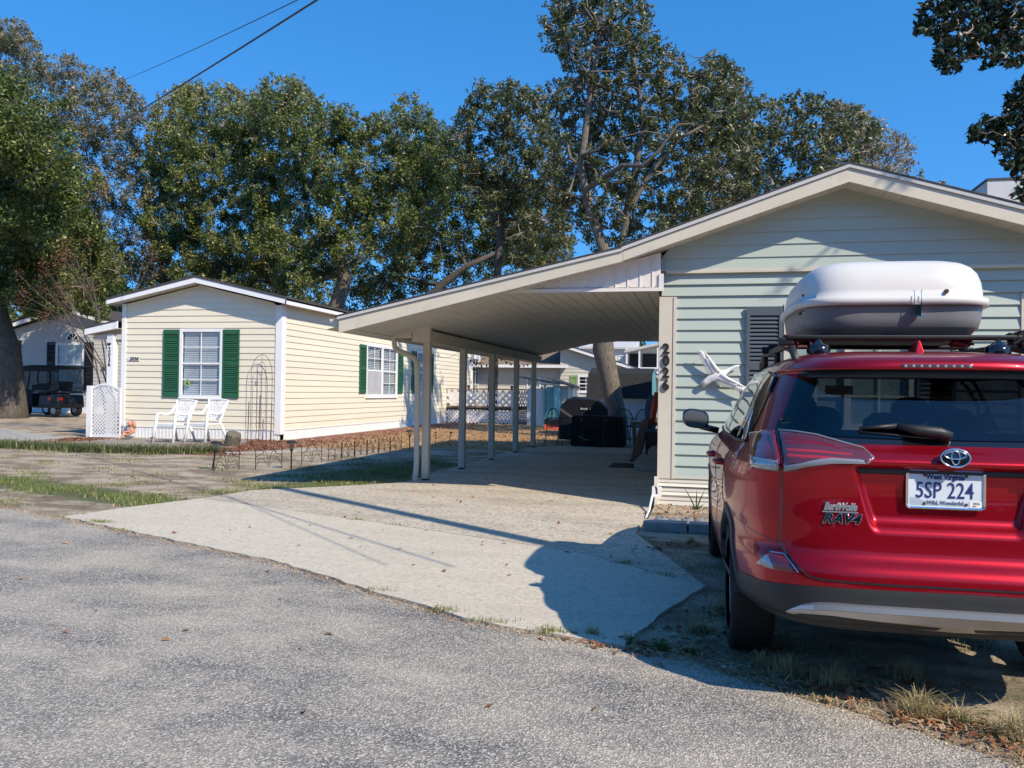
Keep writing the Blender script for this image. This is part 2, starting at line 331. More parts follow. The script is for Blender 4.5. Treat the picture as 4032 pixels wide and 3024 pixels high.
def shutter(P, u0, u1, z0, z1, mat, parent, tiers=2, arch=True, name='shutter', off=.02):
    mb = MB(); fw = .045 if u1-u0 < .8 else .06; o0, o1 = off, off+.035
    mb.pbox(P, u0, u0+fw, o0, o1, z0, z1); mb.pbox(P, u1-fw, u1, o0, o1, z0, z1)
    H = z1-z0; rails = [z0, z0+.10] if tiers else []
    zs = [z0+.11]+[z0+.11+(H-.22)*k/tiers for k in range(1, tiers)]+[z1-.11]
    mb.pbox(P, u0+fw, u1-fw, o0, o1-.003, z0, z0+.11); mb.pbox(P, u0+fw, u1-fw, o0, o1-.003, z1-.11, z1)
    for k in range(1, tiers): mb.pbox(P, u0+fw, u1-fw, o0, o1-.003, zs[k]-.04, zs[k]+.04)
    mb.pbox(P, u0+fw, u1-fw, o0-.015, o0-.005, z0+.02, z1-.02)
    for k in range(tiers):
        a = zs[k]+(.04 if k else 0); b = zs[k+1]-(.04 if k+1 < tiers else 0); n = max(3, int((b-a)/.05))
        for i in range(n):
            zz = a+(b-a)*(i+.5)/n; hh = (b-a)/n*.55
            mb.hexa([P(u0+fw, o0, zz+.004), P(u1-fw, o0, zz+.004), P(u1-fw, o0+.028, zz-hh), P(u0+fw, o0+.028, zz-hh),
                     P(u0+fw, o0, zz+.016), P(u1-fw, o0, zz+.016), P(u1-fw, o0+.028, zz-hh+.010), P(u0+fw, o0+.028, zz-hh+.010)])
    if arch:
        c = (u0+u1)/2; r = (u1-u0)/2-fw
        mb.prism([(c+r*cos(a), z1-.115+.05*sin(a)) for a in np.linspace(0, pi, 9)], P, o1, o1+.006)
    return mb.build(name, mat, parent)
def window(P, u0, u1, z0, z1, parent, cols=2, rows=2, blinds=True, fw=.06, frame='white_vinyl', name='window', sashes=1, screen=None, depth=.05, meet=True, open_slats=.6, blind_mat='blind'):
    """outer frame as the part, muntins, pane and blinds below it"""
    mb = MB(); o0, o1 = -.01, .045
    mb.pbox(P, u0, u0+fw, o0, o1, z0, z1); mb.pbox(P, u1-fw, u1, o0, o1, z0, z1)
    mb.pbox(P, u0+fw, u1-fw, o0, o1-.002, z0, z0+fw); mb.pbox(P, u0+fw, u1-fw, o0, o1-.002, z1-fw, z1)
    mb.pbox(P, u0-.01, u1+.01, o0, o1+.015, z0-.03, z0)
    W_ = (u1-u0-2*fw-(sashes-1)*fw*1.3)/sashes
    for s in range(1, sashes): mb.pbox(P, u0+fw+s*W_+(s-1)*fw*1.3, u0+fw+s*W_+s*fw*1.3, o0, o1-.004, z0+fw, z1-fw)
    # reveal
    mb.pbox(P, u0+.01, u0+.02, -.12, o0, z0, z1); mb.pbox(P, u1-.02, u1-.01, -.12, o0, z0, z1); mb.pbox(P, u0+.01, u1-.01, -.12, o0, z0+.005, z0+.015); mb.pbox(P, u0+.01, u1-.01, -.12, o0, z1-.015, z1-.005)
    win = mb.build(name, frame, parent)
    mu = MB(); zm = (z0+z1)/2; g = .022
    pn = MB(); bl = MB(); bk = MB(); bk.quad(P(u0, -.13, z0), P(u1, -.13, z0), P(u1, -.13, z1), P(u0, -.13, z1))
    for s in range(sashes):
        a = u0+fw+s*(W_+fw*1.3); b = a+W_
        if meet: mu.pbox(P, a, b, 0, .03, zm-.025, zm+.025)
        for za, zb, oo in ((z0+fw, zm-.025, .004), (zm+.025, z1-fw, .014)) if meet else ((z0+fw, z1-fw, .01),):
            for k in range(1, cols): mu.pbox(P, a+W_*k/cols-g/2, a+W_*k/cols+g/2, oo, oo+.012, za, zb)
            for k in range(1, rows): mu.pbox(P, a, b, oo+.001, oo+.011, za+(zb-za)*k/rows-g/2, za+(zb-za)*k/rows+g/2)
            pn.quad(P(a, oo+.004, za), P(b, oo+.004, za), P(b, oo+.004, zb), P(a, oo+.004, zb))
        if blinds:
            n = int((z1-z0-2*fw)/.06)
            for i in range(n):
                zz = z0+fw+.03+i*.06
                bl.hexa([P(a+.01, -.060, zz-.024), P(b-.01, -.060, zz-.024), P(b-.01, -.045, zz+.034*open_slats), P(a+.01, -.045, zz+.034*open_slats),
                         P(a+.01, -.057, zz-.024), P(b-.01, -.057, zz-.024), P(b-.01, -.042, zz+.034*open_slats), P(a+.01, -.042, zz+.034*open_slats)])
            bl.pbox(P, a+.01, b-.01, -.09, -.03, z1-fw-.06, z1-fw)
    if mu.v: mu.build('muntins', frame, win)
    pn.build('pane', 'pane', win)
    if blinds: bl.build('blinds', blind_mat, win)
    bk.build('backing', 'room_dark', win)
    if screen is not None:
        sm = MB(); s = screen; a = u0+fw+s*(W_+fw*1.3); sm.quad(P(a, .022, z0+fw), P(a+W_, .022, z0+fw), P(a+W_, .022, zm-.025), P(a, .022, zm-.025)); sm.build('insect_screen', 'screen', win)
    return win
def lattice(P, u0, u1, zlo, zhi, sp, wd, mb=None, th=.006, o=0, m=0):
    mb = mb or MB(); zmin = min(zlo(u) for u in (u0, u1)); zmax = max(zhi(u) for u in np.linspace(u0, u1, 12)); H = zmax-zmin
    for sgn in (1, -1):
        k = 0; oo = o+(th*.5 if sgn > 0 else -th*.5); cs = np.arange(u0-H, u1+H, sp)
        for c in cs:
            ts = np.linspace(0, H, max(14, int(H/.03))); run = []
            segs = []
            for tt in ts:
                u = c+sgn*tt if sgn > 0 else c+H-tt+0; u = (c+tt) if sgn > 0 else (c+H-tt); z = zmin+tt
                if u0 <= u <= u1 and zlo(u) <= z <= zhi(u): run.append((u, z))
                else:
                    if len(run) > 1: segs.append(run)
                    run = []
            if len(run) > 1: segs.append(run)
            for r in segs:
                (ua, za), (ub, zb) = r[0], r[-1]; d = wd*.7071
                mb.prism([(ua-d/2, za+(d/2 if sgn > 0 else -d/2)), (ua+d/2, za-(d/2 if sgn > 0 else -d/2)), (ub+d/2, zb-(d/2 if sgn > 0 else -d/2)), (ub-d/2, zb+(d/2 if sgn > 0 else -d/2))], P, oo-th/2, oo+th/2, m)
    return mb
BL={
'left_oak':[(-30.7,30.6,7.4,0.7),(-35.7,32.1,15.3,0.42),(-28.8,28.5,8.9,0.81),(-32.5,30.0,5.6,0.7),(-31.7,29.2,6.3,1.02),(-26.1,29.0,5.4,0.78),(-34.0,29.4,13.3,0.55),(-29.1,30.2,7.6,0.81),(-30.2,30.5,5.3,0.49),(-33.1,31.2,10.2,0.74),(-33.9,30.6,8.9,0.99),(-36.6,31.9,10.0,0.71),(-32.4,29.5,5.0,0.59),(-34.8,32.9,5.8,0.92),(-26.2,28.6,8.0,0.68),(-37.1,31.9,9.0,0.22),(-35.4,30.6,5.1,0.34),(-34.5,31.3,14.4,0.73),(-33.2,29.2,6.8,0.81),(-34.3,29.5,15.0,0.35),(-30.9,32.5,6.3,0.78),(-28.0,33.3,7.5,0.96),(-34.5,30.1,14.1,0.73),(-34.4,32.0,7.8,0.96),(-37.3,32.9,4.9,0.29),(-32.2,33.0,9.0,1.08),(-33.6,28.9,14.2,0.36),(-32.8,28.7,10.9,0.79),(-27.1,29.3,9.1,0.99),(-27.1,32.9,5.2,0.68),(-26.9,29.0,4.6,0.23),(-24.8,30.6,6.1,0.61),(-27.8,33.3,6.3,1.08),(-29.3,31.2,10.7,0.75),(-27.3,32.0,9.2,0.25),(-28.3,30.1,6.9,0.98),(-29.1,31.9,10.7,0.36),(-33.1,32.7,12.6,0.99),(-31.1,28.6,10.2,0.78),(-34.3,32.3,13.3,1.08),(-28.9,33.4,9.6,0.44),(-31.9,32.2,12.1,0.82),(-32.6,29.9,9.8,0.96),(-31.3,32.4,7.0,0.74),(-26.6,29.0,7.2,0.86),(-31.6,30.7,6.6,0.87),(-36.4,33.0,7.6,0.79),(-34.6,30.0,8.8,0.46),(-26.4,29.9,9.4,0.28),(-24.9,29.2,8.0,0.61),(-28.4,28.6,9.5,0.83),(-32.1,31.9,5.5,0.62),(-23.9,29.6,5.1,0.42),(-27.6,29.8,5.2,0.65),(-27.4,31.0,5.3,0.31),(-31.9,28.8,12.0,0.97),(-32.1,31.4,10.8,0.91),(-33.7,29.2,7.3,0.46),(-30.4,31.4,12.0,0.38),(-29.0,32.0,10.6,0.25),(-33.7,29.0,8.8,0.26),(-32.7,30.6,11.4,1.06),(-27.1,32.0,5.3,0.71),(-33.0,30.6,12.0,0.77),(-28.8,28.7,6.0,0.72),(-33.4,31.2,9.2,0.85),(-27.8,31.8,6.3,0.94),(-36.0,31.1,7.2,0.3),(-30.2,33.2,7.2,0.79),(-36.6,31.4,10.5,0.24),(-33.9,33.0,6.2,0.85),(-25.9,29.2,6.8,0.73),(-26.2,29.2,8.8,0.75),(-31.3,32.5,10.4,0.78),(-26.6,30.5,5.4,0.4),(-30.2,29.3,7.6,0.75),(-30.7,33.1,6.4,0.75),(-35.1,30.2,6.3,0.27),(-33.7,32.3,14.2,0.37),(-27.1,32.1,8.7,0.36),(-38.2,32.9,11.7,0.34),(-36.1,31.6,8.7,0.79),(-32.6,32.3,13.0,0.65),(-35.0,30.2,12.3,0.44),(-33.5,29.8,7.9,0.88),(-34.3,33.0,9.8,1.16),(-27.5,30.6,5.2,0.44),(-32.6,33.3,10.1,1.12),(-35.8,31.8,6.0,0.83),(-36.4,31.6,12.4,0.61),(-32.5,29.1,12.9,0.8),(-38.4,33.2,6.1,0.37),(-24.9,30.7,4.9,0.34),(-33.6,31.4,5.0,0.38),(-32.9,30.5,14.1,0.33),(-30.7,29.7,5.1,0.52),(-35.6,33.0,14.6,0.88),(-26.4,31.4,8.1,0.57),(-27.4,28.5,5.2,0.51),(-29.2,31.6,11.0,0.31),(-31.6,30.1,7.4,0.76),(-30.0,31.1,11.5,0.6),(-36.7,32.9,15.9,0.23),(-30.0,30.3,12.2,0.37),(-27.6,33.0,8.8,0.3),(-36.8,31.6,13.3,0.31),(-30.2,28.6,7.9,0.76),(-31.2,33.1,11.9,0.37),(-36.8,32.0,6.8,0.49),(-35.0,33.5,12.9,1.02),(-23.9,29.4,6.7,0.44),(-33.4,29.2,4.7,0.48),(-29.4,33.2,8.7,1.03),(-33.0,32.0,13.8,0.41),(-29.4,28.8,12.2,0.51),(-29.5,32.3,4.9,0.34),(-30.5,32.3,5.5,0.41),(-29.9,33.1,5.1,0.37),(-34.8,32.1,14.9,0.33),(-33.5,29.1,5.2,0.46),(-24.2,28.6,8.2,0.19),(-33.3,28.6,7.0,0.24),(-23.5,28.6,7.3,0.26),(-29.3,29.7,5.6,0.88),(-33.0,32.8,9.1,0.97),(-32.3,31.2,10.1,0.84),(-35.6,31.3,13.2,0.86),(-28.5,32.7,9.7,0.34),(-32.8,29.1,14.2,0.38),(-24.9,29.9,4.3,0.21),(-36.6,31.4,12.3,0.24),(-27.4,33.3,8.0,0.5),(-31.4,31.3,11.3,0.76),(-33.0,28.6,9.7,0.46),(-25.9,32.5,6.2,0.29),(-24.0,29.7,7.0,0.19),(-37.9,32.5,11.3,0.23),(-34.1,30.4,5.0,0.56),(-29.5,32.8,10.5,0.41),(-31.9,32.2,8.2,0.76),(-33.1,31.3,13.9,0.47),(-31.8,29.2,13.9,0.22),(-28.7,28.8,4.9,0.27),(-24.2,29.1,4.5,0.4),(-27.0,28.7,8.2,0.8),(-23.7,29.0,4.5,0.19),(-33.8,29.6,10.3,0.82),(-26.4,32.1,4.7,0.25),(-30.4,31.3,10.8,0.75),(-28.0,28.6,4.9,0.29),(-33.6,28.9,10.9,0.24),(-28.9,33.3,7.9,1.03),(-36.6,31.3,14.1,0.26),(-27.5,29.5,10.6,0.27),(-32.3,29.8,8.1,0.89),(-35.9,32.2,11.6,0.8),(-30.8,29.5,4.8,0.26),(-36.5,31.4,6.1,0.24),(-32.0,33.4,5.5,0.27),(-35.6,32.7,5.0,0.27),(-34.1,29.7,14.6,0.55),(-26.6,31.0,4.8,0.26),(-28.7,31.6,4.7,0.23),(-37.4,32.6,4.8,0.25),(-33.9,29.3,12.7,0.43),(-33.3,28.6,7.3,0.22),(-28.3,28.9,6.9,0.73),(-26.2,30.9,4.8,0.44),(-35.8,31.5,15.6,0.28),(-36.5,31.3,14.4,0.33),(-30.8,30.1,5.0,0.3),(-38.9,33.4,15.6,0.42),(-33.1,31.4,5.1,0.4),(-35.2,30.4,9.9,0.4),(-36.1,31.3,8.3,0.43),(-37.0,32.2,6.4,0.6),(-28.1,31.8,5.9,0.63),(-25.2,29.8,4.4,0.23),(-27.1,28.8,4.8,0.27),(-33.9,30.4,11.8,0.77),(-34.6,31.6,4.8,0.22),(-29.6,29.6,12.4,0.2),(-37.6,32.3,10.3,0.25),(-23.2,28.8,6.5,0.22),(-34.7,29.8,10.2,0.27),(-37.8,32.5,10.0,0.32),(-28.6,29.5,11.6,0.22),(-31.2,31.7,12.6,0.26),(-24.9,31.1,5.7,0.26),(-35.1,33.1,15.0,0.25),(-31.2,29.8,13.0,0.63),(-23.1,28.8,6.0,0.32),(-26.6,32.2,8.3,0.25),(-29.0,32.4,5.1,0.23),(-36.4,33.0,5.1,0.34),(-38.5,33.2,12.6,0.41),(-27.2,28.6,8.6,0.67),(-28.4,29.7,11.4,0.2),(-36.7,31.6,7.0,0.24),(-37.2,33.2,5.0,0.27),(-32.3,33.3,5.4,0.29),(-28.5,31.3,10.2,0.58),(-38.1,33.1,16.4,0.37),(-30.3,31.7,11.9,0.32),(-30.6,30.5,5.0,0.23),(-34.7,30.9,10.0,0.89),(-30.9,31.5,12.2,0.49),(-32.8,31.2,6.4,0.76),(-34.5,33.1,11.9,0.83),(-29.0,33.1,9.3,0.8),(-26.7,30.5,9.4,0.22),(-35.2,33.3,5.2,0.27),(-30.0,29.4,12.7,0.28)],
'left_back_oak':[(-37.1,41.7,16.5,0.71),(-40.0,39.6,13.2,0.64),(-36.6,42.2,15.1,0.61),(-42.3,41.7,11.2,0.9),(-43.1,41.6,14.2,0.65),(-41.4,41.2,17.9,0.75),(-34.8,40.5,15.3,0.72),(-34.4,42.6,14.3,0.61),(-31.9,41.0,17.3,0.74),(-37.8,40.8,11.1,0.73),(-40.5,42.6,10.3,0.74),(-42.1,42.1,22.8,0.96),(-41.1,40.2,18.4,0.73),(-39.0,42.1,15.6,0.7),(-32.7,40.4,18.3,0.73),(-37.0,43.4,17.7,0.77),(-41.9,43.8,15.5,0.99),(-41.0,42.0,23.0,0.76),(-44.0,43.7,17.8,0.85),(-40.6,39.9,9.4,0.83),(-32.8,42.0,11.5,0.84),(-39.8,39.8,8.8,0.62),(-37.2,41.6,13.8,0.88),(-35.5,40.0,11.9,0.61),(-42.0,40.1,18.7,0.54),(-41.7,42.5,20.9,0.6),(-36.1,40.6,9.9,0.91),(-33.0,40.0,12.5,0.81),(-40.6,40.6,12.2,0.57),(-39.4,41.2,14.1,0.58),(-44.7,41.8,17.6,0.8),(-31.7,40.5,15.8,0.76),(-36.9,42.7,8.6,0.56),(-39.1,41.9,16.5,0.75),(-45.0,42.0,21.4,0.75),(-33.6,41.4,11.0,0.73),(-42.0,43.5,16.5,0.87),(-44.3,42.4,13.4,0.69),(-38.0,40.3,8.7,0.7),(-36.1,43.0,15.8,0.76),(-48.0,44.3,18.2,0.33),(-35.4,42.0,10.2,0.9),(-42.3,43.9,21.2,0.94),(-34.1,41.2,10.6,0.56),(-39.4,42.3,20.2,0.9),(-31.7,41.6,13.0,0.67),(-33.1,41.7,15.8,0.59),(-45.5,43.4,12.8,0.62),(-37.5,42.2,20.6,0.75),(-32.8,44.3,10.8,0.31),(-32.8,42.2,8.5,0.84),(-42.1,39.9,13.3,0.68),(-32.0,41.3,10.2,0.72),(-39.9,43.8,20.1,0.75),(-44.6,41.5,9.6,0.45),(-41.7,39.6,19.7,0.89),(-40.3,40.7,9.5,0.9),(-29.9,39.8,12.1,0.51),(-44.1,44.5,9.2,0.33),(-48.0,44.4,21.0,0.39),(-45.6,43.5,16.5,0.62),(-42.9,42.5,16.6,0.74),(-42.0,43.3,10.0,0.72),(-36.3,40.3,17.6,0.88),(-37.1,41.0,8.6,0.59),(-40.9,42.1,11.4,0.56),(-38.4,41.3,13.4,0.82),(-38.7,39.7,13.5,0.74),(-44.3,44.4,20.1,0.96),(-43.9,41.7,18.3,0.65),(-37.5,42.0,15.6,0.66),(-42.2,41.1,11.7,0.69),(-36.1,40.8,17.1,0.89),(-32.9,41.4,13.6,0.88),(-46.8,43.7,12.6,0.62),(-35.8,43.2,20.2,0.53),(-36.8,41.4,8.3,0.33),(-42.2,39.6,14.4,0.78),(-36.8,43.5,15.0,0.65),(-42.0,40.8,16.5,0.69),(-39.0,42.4,10.2,0.81),(-42.7,39.6,8.7,0.27),(-37.7,42.8,9.0,0.79),(-36.4,41.4,13.0,0.76),(-44.0,42.0,9.3,0.6),(-34.3,41.6,16.4,0.87),(-40.1,41.3,12.2,0.72),(-44.7,42.3,11.0,0.63),(-47.8,44.4,16.7,0.45),(-36.4,40.1,12.0,0.82),(-40.1,41.1,18.9,0.61),(-42.9,39.7,11.5,0.3),(-32.0,43.2,8.4,0.39),(-32.1,42.8,10.7,0.63),(-37.9,40.6,17.0,0.57),(-34.6,41.6,18.0,0.89),(-44.7,42.7,22.3,0.87),(-43.0,42.8,15.3,0.78),(-43.1,40.4,21.4,0.72),(-35.5,43.9,18.5,0.74),(-37.9,43.4,12.3,0.66),(-34.1,40.2,15.7,0.74),(-42.3,43.8,22.6,1.0),(-41.0,43.2,19.5,0.78),(-47.0,43.5,21.1,0.42),(-33.5,42.2,9.2,0.63),(-33.1,40.6,9.5,0.71),(-40.4,44.1,21.6,0.47),(-42.4,42.5,22.1,0.69),(-40.9,41.2,11.4,0.77),(-34.2,40.8,11.4,0.69),(-35.3,44.1,10.9,0.66),(-35.8,41.6,18.1,0.68),(-44.3,42.2,23.0,0.75),(-46.0,42.5,15.3,0.35),(-44.7,43.6,14.0,0.97),(-43.6,42.6,9.4,0.63),(-38.2,40.4,21.4,0.38),(-36.8,42.5,20.2,0.64),(-35.4,41.9,19.0,0.9),(-37.9,42.2,14.6,0.64),(-44.0,43.0,21.2,0.76),(-32.5,40.7,7.8,0.29),(-31.0,40.4,16.6,0.57),(-41.0,40.1,14.6,0.6),(-34.3,40.9,8.6,0.85),(-32.9,39.6,7.8,0.36),(-37.6,42.6,19.2,0.76),(-32.3,41.0,14.9,0.9),(-40.6,40.4,20.4,0.68),(-36.8,40.0,13.9,0.74),(-30.5,40.9,8.8,0.55),(-37.7,40.6,17.5,0.65),(-31.4,40.9,15.4,0.37),(-38.1,41.9,15.2,0.64),(-41.8,42.2,13.4,0.68),(-46.2,43.7,17.3,1.01),(-37.5,44.4,8.8,0.49),(-38.1,39.7,12.9,0.8),(-31.0,40.7,7.7,0.34),(-35.2,42.7,12.2,0.61),(-31.8,40.3,12.4,0.55),(-41.4,43.9,12.9,0.61),(-40.0,40.6,16.5,0.6),(-38.7,43.2,11.9,0.74),(-40.3,42.8,14.9,0.57),(-40.1,43.5,12.4,0.63),(-42.2,39.7,8.9,0.51),(-38.5,40.6,20.6,0.57),(-37.1,43.0,9.6,0.62),(-33.3,39.9,16.8,0.57),(-40.8,39.7,16.8,0.86),(-33.6,41.3,19.6,0.27),(-40.6,42.4,23.1,0.31),(-42.4,39.8,19.1,0.6),(-42.9,39.8,9.9,0.35),(-36.0,39.7,9.2,0.58),(-38.3,41.5,8.7,0.55),(-35.3,42.8,16.0,0.56),(-37.2,40.5,15.6,0.62),(-41.5,43.9,12.1,0.85),(-42.3,41.7,23.1,0.62),(-41.8,42.6,8.9,0.34),(-38.6,41.0,8.4,0.27),(-36.7,42.6,14.1,0.81),(-35.8,44.3,13.0,0.69),(-43.4,41.7,10.0,0.73),(-38.0,40.5,20.6,0.32),(-43.7,41.6,14.8,0.57),(-41.2,41.7,15.4,0.81),(-45.5,42.0,23.2,0.49),(-33.4,42.1,18.7,0.46),(-36.4,39.7,16.3,0.58),(-30.0,40.3,11.3,0.39),(-33.7,41.8,14.9,0.65),(-43.2,43.0,9.0,0.35),(-42.3,43.4,10.8,0.96),(-37.7,43.4,10.8,0.77),(-43.6,42.0,23.6,0.43),(-36.4,44.3,15.5,0.58),(-31.6,41.2,17.7,0.4),(-35.0,41.9,12.5,0.71),(-45.9,43.2,10.1,0.71),(-33.2,43.8,14.3,0.37),(-37.4,41.6,19.9,0.58),(-45.1,43.7,11.3,0.71),(-40.3,41.7,16.8,0.81),(-37.4,43.1,12.8,0.9),(-31.9,39.5,8.1,0.69),(-30.5,39.6,11.6,0.71),(-38.0,44.2,21.1,0.35),(-42.3,40.0,18.3,0.87),(-43.7,42.8,22.6,0.93),(-39.8,40.9,8.6,0.41),(-33.7,40.5,13.6,0.79),(-36.3,41.4,8.3,0.38),(-34.3,44.1,15.2,0.65),(-40.7,42.4,18.2,0.59),(-44.0,44.1,24.7,0.36),(-32.1,43.0,11.2,0.47),(-31.5,42.0,7.9,0.32),(-43.3,42.0,12.8,0.6),(-38.9,40.6,16.9,0.62),(-29.5,39.5,9.4,0.46),(-41.5,41.6,10.7,0.61),(-45.6,42.3,18.9,0.52),(-41.2,43.9,22.7,0.32),(-36.3,42.9,11.3,0.67),(-42.8,43.7,22.4,0.59),(-34.6,44.1,8.3,0.37),(-47.6,44.2,21.8,0.6),(-47.1,43.6,20.2,0.42),(-32.6,40.2,16.6,0.52),(-42.0,41.2,23.3,0.31),(-31.7,40.5,17.7,0.44),(-47.4,43.8,17.7,0.36),(-33.1,43.5,11.4,0.7),(-41.9,41.2,15.5,0.58),(-34.7,42.3,9.1,0.66),(-42.9,43.5,18.3,0.99),(-34.4,43.7,10.2,0.62),(-41.9,40.5,15.8,0.69),(-40.1,43.2,12.9,0.6),(-46.0,43.5,9.4,0.35),(-30.2,39.7,16.8,0.28),(-42.7,40.0,11.1,0.68),(-44.5,41.7,23.0,0.63),(-39.9,40.6,19.4,0.57),(-33.2,43.9,12.6,0.59),(-40.6,43.1,13.5,0.63),(-43.9,43.1,10.6,0.58),(-45.2,43.3,11.8,0.85),(-43.2,41.2,17.1,0.61),(-43.9,40.6,17.6,0.36),(-40.6,42.6,22.9,0.37),(-42.3,41.6,8.9,0.36),(-40.1,44.2,8.8,0.35),(-36.2,42.7,19.9,0.45),(-41.1,41.4,13.9,0.58),(-41.5,43.8,16.3,0.61),(-35.8,41.4,18.9,0.6),(-43.4,40.4,16.0,0.55),(-46.9,43.4,13.1,0.33),(-33.9,41.9,19.5,0.38),(-36.8,40.8,20.3,0.43),(-46.1,43.0,13.4,0.59),(-46.3,44.4,9.4,0.36),(-41.2,40.7,19.4,0.6),(-39.2,43.5,11.0,0.72),(-37.0,43.3,12.2,0.65),(-34.8,40.1,16.1,0.76),(-34.9,43.7,12.3,0.68),(-45.2,41.8,12.3,0.29),(-43.0,40.1,22.7,0.36),(-32.7,42.2,13.8,0.65),(-40.2,41.0,22.9,0.39),(-41.9,40.4,20.5,0.63),(-43.3,39.9,20.2,0.3),(-31.9,40.5,16.6,0.55),(-31.7,41.6,9.4,0.64),(-43.4,42.7,14.9,0.58),(-30.4,39.9,9.7,0.54),(-34.9,43.1,8.2,0.33),(-30.1,40.0,7.9,0.61),(-36.8,40.4,13.3,0.67),(-36.5,43.1,9.8,0.62),(-37.1,43.9,13.9,0.6),(-41.4,44.4,22.1,0.32),(-37.9,42.8,15.1,0.56),(-31.0,41.9,9.3,0.32),(-38.5,39.9,21.3,0.59),(-37.9,42.3,19.6,0.61),(-35.8,40.4,10.8,0.58),(-39.5,42.1,20.8,0.59),(-42.4,42.5,20.6,0.66),(-47.2,43.7,13.8,0.33),(-40.3,41.1,14.7,0.61),(-33.4,44.4,13.9,0.37),(-35.4,44.5,20.1,0.32),(-38.8,43.6,10.0,0.63),(-39.0,43.0,13.4,0.65),(-46.7,43.2,22.7,0.44),(-45.4,43.9,20.8,0.83),(-35.5,44.3,17.4,0.75),(-33.1,43.8,17.2,0.31),(-32.3,42.7,17.4,0.3),(-43.1,39.9,20.7,0.44),(-32.6,42.6,14.3,0.49),(-44.5,41.3,13.7,0.34),(-33.2,40.3,19.2,0.31),(-46.4,44.0,24.7,0.36),(-36.1,43.6,19.5,0.65),(-39.4,42.1,8.6,0.34),(-45.2,41.8,14.8,0.31),(-34.9,41.9,9.6,0.57),(-41.1,40.8,23.1,0.28),(-41.7,41.5,13.1,0.59),(-33.1,41.7,14.4,0.57),(-34.9,39.6,17.2,0.52),(-41.9,44.0,9.0,0.41),(-40.7,39.6,8.5,0.29),(-44.6,41.4,10.7,0.37),(-32.4,40.0,17.6,0.54),(-36.1,40.5,20.2,0.37),(-41.2,44.2,9.9,0.62),(-32.0,41.4,14.8,0.37),(-42.4,43.1,22.9,0.64),(-38.6,40.1,8.7,0.59),(-35.2,40.8,11.0,0.77),(-42.8,43.9,19.3,0.74),(-38.4,44.0,21.5,0.43),(-31.7,40.9,7.7,0.26),(-47.6,44.3,14.9,0.57),(-38.6,42.8,17.7,0.65),(-36.9,42.0,21.0,0.28),(-36.3,41.4,14.2,0.57),(-32.7,41.2,8.1,0.53),(-38.9,44.3,17.0,0.61),(-33.2,43.0,15.7,0.47),(-44.9,42.2,16.1,0.6),(-43.1,39.7,19.7,0.27),(-35.2,40.7,13.0,0.56),(-42.4,44.2,13.5,0.59),(-45.6,42.3,11.8,0.35),(-30.6,41.3,12.1,0.32),(-33.6,39.5,12.1,0.54),(-32.4,40.8,17.6,0.58)],
